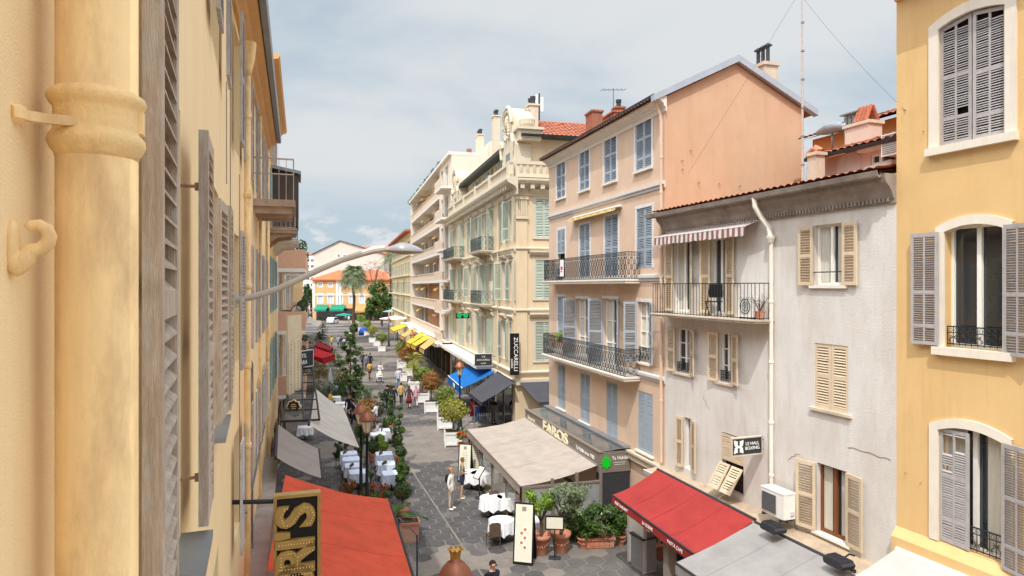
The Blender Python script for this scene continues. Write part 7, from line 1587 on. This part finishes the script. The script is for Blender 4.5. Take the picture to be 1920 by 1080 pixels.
pot('red and green flower pot at the far corner of the beige awning', 867, 848, .3, .45, ('leaf_lime', [((0, 0, .8), (.42, .4, .42), 500, .07, 14)]), 'flower_pot', 'flower pot', seed=8)
g_ = G(867, 848); t = shrub('red blossoms over the flower pot at the awning corner', 868, 832, 20, 14, 'flower_red', 68, g_.y+.2, None, 200, .06, 8, 'flower_pot', None, .75)
# grey electric box, pillar and things under the red awning
e0 = G(1183, 1062); t = thing('electric_cabinet', 'grey ribbed metal street cabinet left of the red awning posts', 'cabinet', (e0.x, e0.y, 0), FW.rot+R(6)); b = MB(); b.box(0, .66, 0, .5, .04, 1.05); [b.box(.02+i*.058, .045+i*.058, -.012, 0, .08, 1.0) for i in range(11)]; b.build('cabinet', mat('cabinet_grey', (158, 158, 158), rough=.6, var=.08), t); b = MB(); b.box(-.03, .69, -.04, .53, 1.05, 1.11); b.build('lid', M('dark_zinc'), t); b = MB(); b.box(0, .66, .02, .48, 0, .04); b.build('base', M('stone'), t)
mat('grey_wood', (140, 128, 118), rough=.9, var=.2, scale=6, stretch=(5, 5, .4))
p = FW.pw(1256, 985, 2.2); t = thing('timber_post', 'weathered timber post holding the front of the red awning', 'post', (p.x, p.y, 0), FW.rot); b = MB(); b.box(-.13, .13, -.13, .13, .1, 2.1); b.build('shaft', M('grey_wood'), t); b = MB(); b.box(-.2, .2, -.2, .2, 0, .1); b.build('base', M('stone'), t)
p = FW.w(.9, -1.6, 0); t = thing('side_screen', 'white side panel under the far end of the red awning', 'panel', p, FW.rot); b = MB(); b.box(-.5, .5, -.03, .03, .05, 2.0); b.build('panel', M('white_paint'), t); b = MB(); b.box(-.52, -.46, -.05, .05, 0, 2.05); b.box(.46, .52, -.05, .05, 0, 2.05); b.build('post', M('grey_trim'), t)
pot('red pot in the shade under the red awning', 1238, 1052, .24, .5, ('leaf_dark', [((0, 0, .7), (.3, .3, .25), 250, .06, 8)]), 'potted_bush', 'potted bush', seed=9)
# steel windbreak by the orange red awning
a_ = G(748, 1018); t = thing('windbreak', 'slim blue grey steel frame of a windbreak beside the orange red awning', 'windbreak', (Wp(748, 965, 20.3).x, 20.3, 0), R(-52)); b = MB(); 
mat('blue_steel', (72, 84, 104), rough=.5, metal=.3)
b.tube([(0, 0, 0), (0, 0, 1.95), (1.1, 0, 1.75), (1.1, 0, 0)], .028, 6); b.tube([(0, 0, .5), (1.1, 0, .5)], .02, 5); b.build('frame', M('blue_steel'), t); b = MB(); b.box(.03, 1.07, -.006, .006, .52, 1.72); b.build('pane', M('clear_glass'), t)
# terrace border on the left: low timber fence
t = thing('timber_fence', 'curving low timber edge of the left terrace behind the red awning', 'fence', (-7.6, 24.0, 0), 0); b = MB(); pts = [Vector((-.2, -1.0, 1.1)), Vector((.3, -2.0, 1.05)), Vector((1.2, -3.0, .95)), Vector((2.4, -3.9, .85))]
for i in range(3):
    a, c = pts[i], pts[i+1]; d_ = (c-a); n_2 = Vector((-d_.y, d_.x, 0)).normalized()*.03
    b.add([a-n_2-Vector((0, 0, a.z)), c-n_2-Vector((0, 0, c.z)), c-n_2, a-n_2, a+n_2-Vector((0, 0, a.z)), c+n_2-Vector((0, 0, c.z)), c+n_2, a+n_2], [(0, 1, 2, 3), (5, 4, 7, 6), (3, 2, 6, 7)])
b.build('boards', M('brown_wood'), t); b = MB(); b.tube([p for p in pts], .035, 6); b.build('rail', M('grey_wood'), t)
# parasols, clothes racks
def parasol_closed(label, px, pyb, hpx, d, m='offwhite_cloth'):
    k = d/1250; t = thing('parasol', label, 'parasol', ((px-960)*k, d, 0)); h = hpx*k; b = MB(); b.tube([(0, 0, 0), (0, 0, h)], .025, 6); b.build('pole', M('grey_trim'), t); b = MB(); b.lathe([(.34, h*.28), (.3, h*.45), (.18, h*.72), (.05, h*.97), (.02, h)], 9); b.build('canopy', M(m), t)
mat('offwhite_cloth', (206, 206, 214), rough=.9, var=.08)
parasol_closed('folded pale grey parasol among the terrace guests', 619, 738, 52, 55)
def parasol_open(label, px, pyt, d, r_, m):
    k = d/1250; z = CAMH+(HOR-pyt)*k; t = thing('parasol', label, 'parasol', ((px-960)*k, d, 0)); b = MB(); b.tube([(0, 0, 0), (0, 0, z)], .03, 6); b.build('pole', M('grey_trim'), t); b = MB(); b.lathe([(r_, z-.5), (r_*.98, z-.42), (.05, z), (0, z+.03)], 8); b.build('canopy', m, t)
parasol_open('dark green open parasol far up the left side', 645, 587, 150, 2.0, M('awning_green')); parasol_open('white pointed pavilion roof at the far end on the right', 740, 592, 112, 2.6, M('white_cloth'))
parasol_open('teal open parasol beside the big square tree', 733, 580, 140, 1.8, M('teal_shutter'))
def rack(label, px, pyb, d, cols, w_=1.5, h=1.45, rz=0):
    t = thing('clothes_rack', label, 'clothes rack', ((px-960)/1250*d, d, 0), rz); b = MB(); b.tube([(-w_/2, 0, 0), (-w_/2, 0, h), (w_/2, 0, h), (w_/2, 0, 0)], .022, 6); b.tube([(-w_/2, -.25, 0), (-w_/2, .25, 0)], .02, 5); b.tube([(w_/2, -.25, 0), (w_/2, .25, 0)], .02, 5); b.build('frame', M('zinc'), t); rg = random.Random(int(px)); n = len(cols)*3
    for i in range(n):
        x = -w_/2+.1+(w_-.2)*i/(n-1); L = rg.uniform(.7, 1.1); b = MB(); b.add([(x-.02, -.2, h-.08), (x, 0, h-.01), (x-.02, .2, h-.08), (x+.03, .24, h-L), (x+.03, -.24, h-L), (x+.05, -.2, h-.08), (x+.04, .2, h-.08)], [(0, 1, 2, 3, 4), (1, 5, 4, 3, 6)]); b.build('garment', cloth(cols[i//3]), t)
rack('rack of blue and white clothes under the charcoal canopy', 912, 800, 42.2, ((34, 84, 150), (30, 70, 130), (190, 190, 200), (210, 206, 204)), rz=R(8)); rack('rack of red and dark clothes at the left end of the charcoal canopy', 888, 775, 44.5, ((140, 40, 44), (50, 46, 50), (60, 50, 44)), rz=R(95)); rack('rack of blue garments by the side street corner', 972, 790, 41.6, ((30, 110, 160), (40, 60, 80)), .8, rz=R(5)); rack('rack of pale and blue jeans under the peach shop awning', 800, 670, 84, ((90, 120, 160), (200, 200, 206), (60, 90, 140)), 2, rz=R(95)); rack('rack of colourful scarves before the yellow awnings', 780, 655, 92, ((190, 60, 110), (190, 170, 170), (150, 50, 50), (120, 60, 60)), 2.4, rz=R(95))
shrub('pink and red blossoms hanging by the peach shop awning', 785, 690, 30, 16, 'flower_pink', 71, 80, None, 300, .09, 10, 'hanging_flowers', 'flower_red', 1.4)
# ================================================================= CARS, far end
def car(label, px, pyb, rz, col, van=False):
    g_ = G(px, pyb); t = thing('parked_car', label, 'car', g_, rz, 'cars at the square'); m = mat('paint_%d_%d_%d' % col, col, rough=.25, var=.03, spec=.6); L, W_, H_ = (2.1, .85, 1.45) if not van else (2.5, .95, 2.2)
    b = MB(); pr = [(-L, .3), (L, .3), (L, .72), (L*.62, .86), (L*.36, H_), (-L*.62, H_), (-L*.9, .92), (-L, .85)] if not van else [(-L, .35), (L, .35), (L, .95), (L*.8, 1.15), (L*.6, H_), (-L, H_)]; b.prism(pr, -W_, W_); b.build('body', m, t)
    b = MB(); gl = [(L*.56, .9), (L*.34, H_-.08), (-L*.58, H_-.08), (-L*.8, .94)] if not van else [(L*.72, 1.2), (L*.55, H_-.2), (L*.2, H_-.2), (L*.2, 1.2)]; b.prism(gl, -W_-.01, W_+.01); b.build('window', M('glass'), t)
    for x in (-L*.62, L*.62):
        for y in (-W_, W_-.2): b = MB(); b.lathe([(.31, 0), (.31, .2)], 14); o = b.build('wheel', M('black'), t, loc=(x, y+.2 if y < 0 else y+.2, .31), rot=(R(90), 0, 0)); b = MB(); b.lathe([(.18, -.012), (.18, .212)], 10); b.build('rim', M('zinc'), o)
    for y in (-W_*.7, W_*.7): b = MB(); b.box(L-.02, L+.015, y-.14, y+.14, .6, .74); b.build('headlight', M('letter_white'), t)
    return t
car('white van parked at the left end of the square', 575, 592, R(80), (226, 228, 230), True); car('dark blue car beside the white van', 584, 599, R(20), (34, 42, 60)); car('white hatchback below the green parasol', 624, 606, R(85), (228, 228, 228)); car('grey car half hidden by the street tree', 565, 603, R(75), (150, 156, 164)); car('black car farthest on the left of the square', 596, 592, R(10), (40, 42, 46))
b = MB(); a, c = Wp(676, 637, 104), Wp(676, 637, 104); t = thing('blue_cover', 'blue tarpaulin covered cart on the far right of the street', 'cart', G(682, 628), R(10)); b.lathe([(.9, 0), (.95, .7), (.7, 1.2), (.2, 1.45), (0, 1.5)], 10); b.build('tarpaulin', mat('tarp_blue', (34, 78, 160), rough=.7, var=.15), t, smooth=True)
# ================================================================= PEOPLE
def who(label, px, pyf, rz, **k): g_ = G(px, pyf); return person(label, (g_.x, g_.y, .012), R(rz), **k)
L_ = lambda r_, g_, b_: (r_, g_, b_)
who('woman with blond bun, cream sweater and black backpack standing in the street', 846, 956, 70, fem=True, pose='stand', top=('long', (226, 222, 214)), bot=('trousers', (196, 184, 168)), hair=('bun', (168, 124, 84)), shoes=(232, 230, 226), h=1.66, extra=[('backpack', x_backpack, (30, 30, 32))])
who('man in olive t-shirt and navy shorts reading at the cream menu boards', 866, 936, 100, pose='hold', top=('short', (142, 136, 116)), bot=('shorts', (44, 54, 78)), hair=('short', (118, 84, 58)), shoes=(206, 196, 180), h=1.74)
g_ = Wp(922, 1050, 17.6); person('man in dark navy sweater and sunglasses walking below the menu board', (g_.x, 17.6, .012), R(38), pose='walk', top=('long', (34, 38, 50)), bot=('trousers', (46, 50, 62)), hair=('short', (38, 30, 26)), h=1.76, extra=[('sunglasses', x_shades, (18, 18, 20))])
for lab, px, py, rz, kw in (
 ('tall person in black jacket walking away on the left of the five walkers', 726, 769, 178, dict(pose='walk', top=('long', (34, 36, 42)), bot=('trousers', (78, 80, 86)), h=1.84)),
 ('person in navy jacket beside the tall one in black', 738, 768, 186, dict(pose='walk', top=('long', (36, 40, 52)), bot=('trousers', (40, 42, 50)), h=1.74)),
 ('person in mustard jacket in the middle of the five walkers', 752, 759, 180, dict(fem=True, pose='walk', top=('long', (190, 160, 96)), bot=('trousers', (38, 40, 46)), h=1.66)),
 ('long haired woman in dark top and crimson skirt among the walkers', 767, 766, 176, dict(fem=True, pose='walk', top=('long', (70, 60, 58)), bot=('skirt', (126, 34, 54)), hair=('long', (84, 52, 40)), h=1.68)),
 ('woman in pink coat on the right of the five walkers', 780, 764, 190, dict(fem=True, pose='walk', top=('long', (206, 150, 170)), bot=('trousers', (206, 180, 166)), hair=('long', (196, 160, 140)), h=1.66)),
 ('man in light grey shirt and jeans walking alone beyond the five walkers', 747, 727, 175, dict(pose='walk', top=('long', (190, 194, 208)), bot=('trousers', (96, 128, 164)), hair=('short', (150, 144, 140)), h=1.76)),
 ('person in ochre top riding along the middle of the street', 693, 711, 190, dict(pose='walk', top=('short', (196, 160, 84)), bot=('shorts', (42, 46, 66)), h=1.7)),
 ('woman in white pushing a pushchair in the middle of the street', 713, 712, 20, dict(fem=True, pose='push', top=('long', (216, 216, 220)), bot=('trousers', (80, 76, 78)), hair=('long', (60, 44, 38)), h=1.66)),
 ('person in grey coat in the dark group up the street', 687, 696, 180, dict(pose='walk', top=('long', (110, 112, 126)), bot=('trousers', (70, 72, 84)), h=1.76)),
 ('person in black coat at the right of the dark group', 694, 694, 178, dict(pose='stand', top=('long', (36, 36, 42)), bot=('trousers', (34, 36, 42)), h=1.82)),
 ('person in dark jacket at the left of the dark group', 680, 690, 182, dict(pose='walk', top=('long', (54, 56, 70)), bot=('trousers', (60, 62, 76)), h=1.76)),
 ('person in white shirt far up the middle of the street', 658, 641, 180, dict(pose='walk', top=('short', (232, 230, 226)), bot=('trousers', (200, 160, 140)), h=1.76)),
 ('person in yellow top far up the left side', 622, 652, 180, dict(pose='walk', top=('short', (218, 182, 40)), bot=('trousers', (120, 124, 140)), h=1.72)),
 ('person in blue shirt in the far left trio', 634, 652, 175, dict(pose='walk', top=('short', (150, 168, 200)), bot=('trousers', (60, 64, 90)), h=1.76)),
 ('person with dark top in the far left trio', 640, 653, 185, dict(pose='stand', top=('long', (60, 50, 70)), bot=('trousers', (70, 74, 96)), h=1.76)),
 ('person in pale blue dress in the far left trio', 645, 656, 180, dict(fem=True, pose='walk', top=('long', (176, 190, 214)), bot=('skirt', (150, 166, 196)), h=1.7)),
 ('person in purple far up by the palm trunk', 664, 624, 180, dict(pose='stand', top=('long', (110, 96, 160)), bot=('trousers', (60, 60, 80)), h=1.76)),
 ('person in dark clothes by the yellow awnings', 745, 640, 90, dict(pose='stand', top=('long', (50, 44, 46)), bot=('trousers', (50, 46, 50)), h=1.78)),
 ('person in brown jacket by the yellow awnings', 752, 648, 80, dict(pose='stand', top=('long', (104, 72, 56)), bot=('trousers', (44, 44, 50)), h=1.74)),
 ('person in teal standing far at the square', 648, 603, 180, dict(pose='stand', top=('long', (90, 140, 140)), bot=('trousers', (60, 70, 80)), h=1.74)),
 ('person in white standing far at the square', 654, 605, 180, dict(pose='stand', top=('long', (226, 226, 226)), bot=('trousers', (120, 110, 110)), h=1.74)),
 ('shopkeeper in dark red by the peach shop awning', 808, 672, 200, dict(pose='hold', top=('long', (120, 50, 48)), bot=('trousers', (50, 54, 70)), h=1.7)),
 ('waiter in black standing between the terrace tables', 655, 790, 30, dict(pose='stand', top=('long', (28, 28, 32)), bot=('trousers', (30, 30, 34)), h=1.78)),
 ('waiter in black leaning near the terrace fence', 664, 800, 300, dict(pose='push', top=('long', (32, 32, 40)), bot=('trousers', (30, 30, 34)), h=1.74)),
 ('customer in dark blue inside the glazed terrace', 948, 905, 60, dict(pose='stand', top=('long', (52, 62, 84)), bot=('trousers', (70, 54, 48)), h=1.7)),
 ('shopper in dark coat by the blue clothes rack', 925, 795, 30, dict(pose='stand', top=('long', (60, 54, 56)), bot=('trousers', (60, 66, 84)), h=1.7))):
    who(lab, px, py, rz, **kw)
for i, (lab, px, py, rz, c1, c2, hr) in enumerate((('seated guest in white by the folded parasol', 600, 745, 100, (226, 226, 230), (60, 64, 84), 'short'), ('seated guest in pale blue right of the parasol', 632, 748, 250, (150, 170, 206), (70, 74, 90), 'short'), ('seated guest in grey behind the parasol', 640, 735, 280, (206, 206, 214), (50, 50, 60), 'long'), ('seated guest with dark hair at the right terrace edge', 709, 832, 270, (206, 200, 200), (60, 60, 66), 'short'), ('seated guest in dark dress beside the lantern hoods', 668, 834, 120, (70, 72, 84), (60, 60, 66), 'long'), ('seated guest in rose top at the middle terrace tables', 690, 802, 100, (190, 130, 120), (84, 80, 84), 'long'), ('seated guest in yellow under the off white awning end', 618, 766, 80, (224, 190, 70), (70, 70, 76), 'short'), ('seated guest in white at the upper terrace table', 706, 792, 250, (224, 224, 226), (70, 74, 90), 'short'))):
    g_ = G(px, py); t = thing('terrace_chair', 'cane chair of the '+lab, 'chair', (g_.x, g_.y, 0), R(rz)); 
    b = MB(); b.box(-.22, .22, -.24, .2, .40, .44); b.build('seat', M('cane'), t); b = MB(); b.box(-.21, .21, .2, .23, .46, .88); b.build('backrest', M('cane'), t)
    for x in (-.19, .19):
        for y in (-.2, .18): b = MB(); b.tube([(x, y, 0), (x, y, .4)], .016, 5); b.build('leg', M('cane'), t)
    person(lab, (g_.x, g_.y, .03), R(rz), pose='sit', fem=i % 2 == 1, top=('long', c1), bot=('trousers', c2), hair=(hr, ((60, 46, 38), (120, 90, 60), (40, 32, 28))[i % 3]), h=1.7)
# pushchair and hand bag cart
g_ = G(712, 716); t = thing('pushchair', 'white pushchair in front of the woman in white', 'pushchair', (g_.x+.1, g_.y-.5, 0), R(20)); b = MB(); b.M = Matrix.Rotation(R(-25), 4, 'X'); b.box(-.22, .22, -.45, .3, .42, .58); b.box(-.22, .22, .22, .34, .58, 1.0); b.build('seat', M('white_cloth'), t); b = MB(); b.tube([(-.2, .55, 1.0), (-.2, -.4, .15)], .018, 5); b.tube([(.2, .55, 1.0), (.2, -.4, .15)], .018, 5); b.tube([(-.2, .55, 1.0), (.2, .55, 1.0)], .018, 5); b.build('frame', M('zinc'), t)
for x in (-.24, .24):
    for y in (-.4, .3): b = MB(); b.lathe([(.11, -.02), (.11, .02)], 12); b.build('wheel', M('black'), t, loc=(x, y, .11), rot=(0, R(90), 0))
b = MB(); b.add([(0.26*math.cos(q)*s_, .1+.3*math.sin(q)*s_-.1, .75+.35*math.sqrt(max(0, 1-s_*s_))) for s_ in (.25, .6, 1) for q in [6.28*i/10 for i in range(10)]], [(i, (i+1) % 10, 10+(i+1) % 10, 10+i) for i in range(10)]+[(10+i, 10+(i+1) % 10, 20+(i+1) % 10, 20+i) for i in range(10)]+[tuple(range(9, -1, -1))]); b.build('hood', M('board_cream'), t)
g_ = G(694, 712); t = thing('bicycle', 'bicycle ridden by the person in ochre top', 'bicycle', (g_.x, g_.y-.2, 0), R(100))
for x in (-.52, .52): b = MB(); ring(b, 0, 0, 0, .32, .022, 18, 4); [b.tube([(0, 0, 0), (.3*math.cos(q), 0, .3*math.sin(q))], .004, 3) for q in [.785*i for i in range(8)]]; b.build('wheel', M('black'), t, loc=(x, 0, .34))
b = MB(); b.tube([(-.52, 0, .34), (-.15, 0, .82), (.38, 0, .85), (-.05, 0, .32), (-.15, 0, .82)], .018, 5); b.tube([(-.52, 0, .34), (-.05, 0, .32)], .016, 5); b.tube([(.52, 0, .34), (.36, 0, .98)], .018, 5); b.build('frame', M('blue_steel'), t); b = MB(); b.box(-.27, -.05, -.07, .07, .86, .91); b.build('saddle', M('black'), t); b = MB(); b.tube([(.3, -.26, 1.0), (.36, 0, 1.0), (.3, .26, 1.0)], .014, 5); b.build('handlebar', M('black'), t)
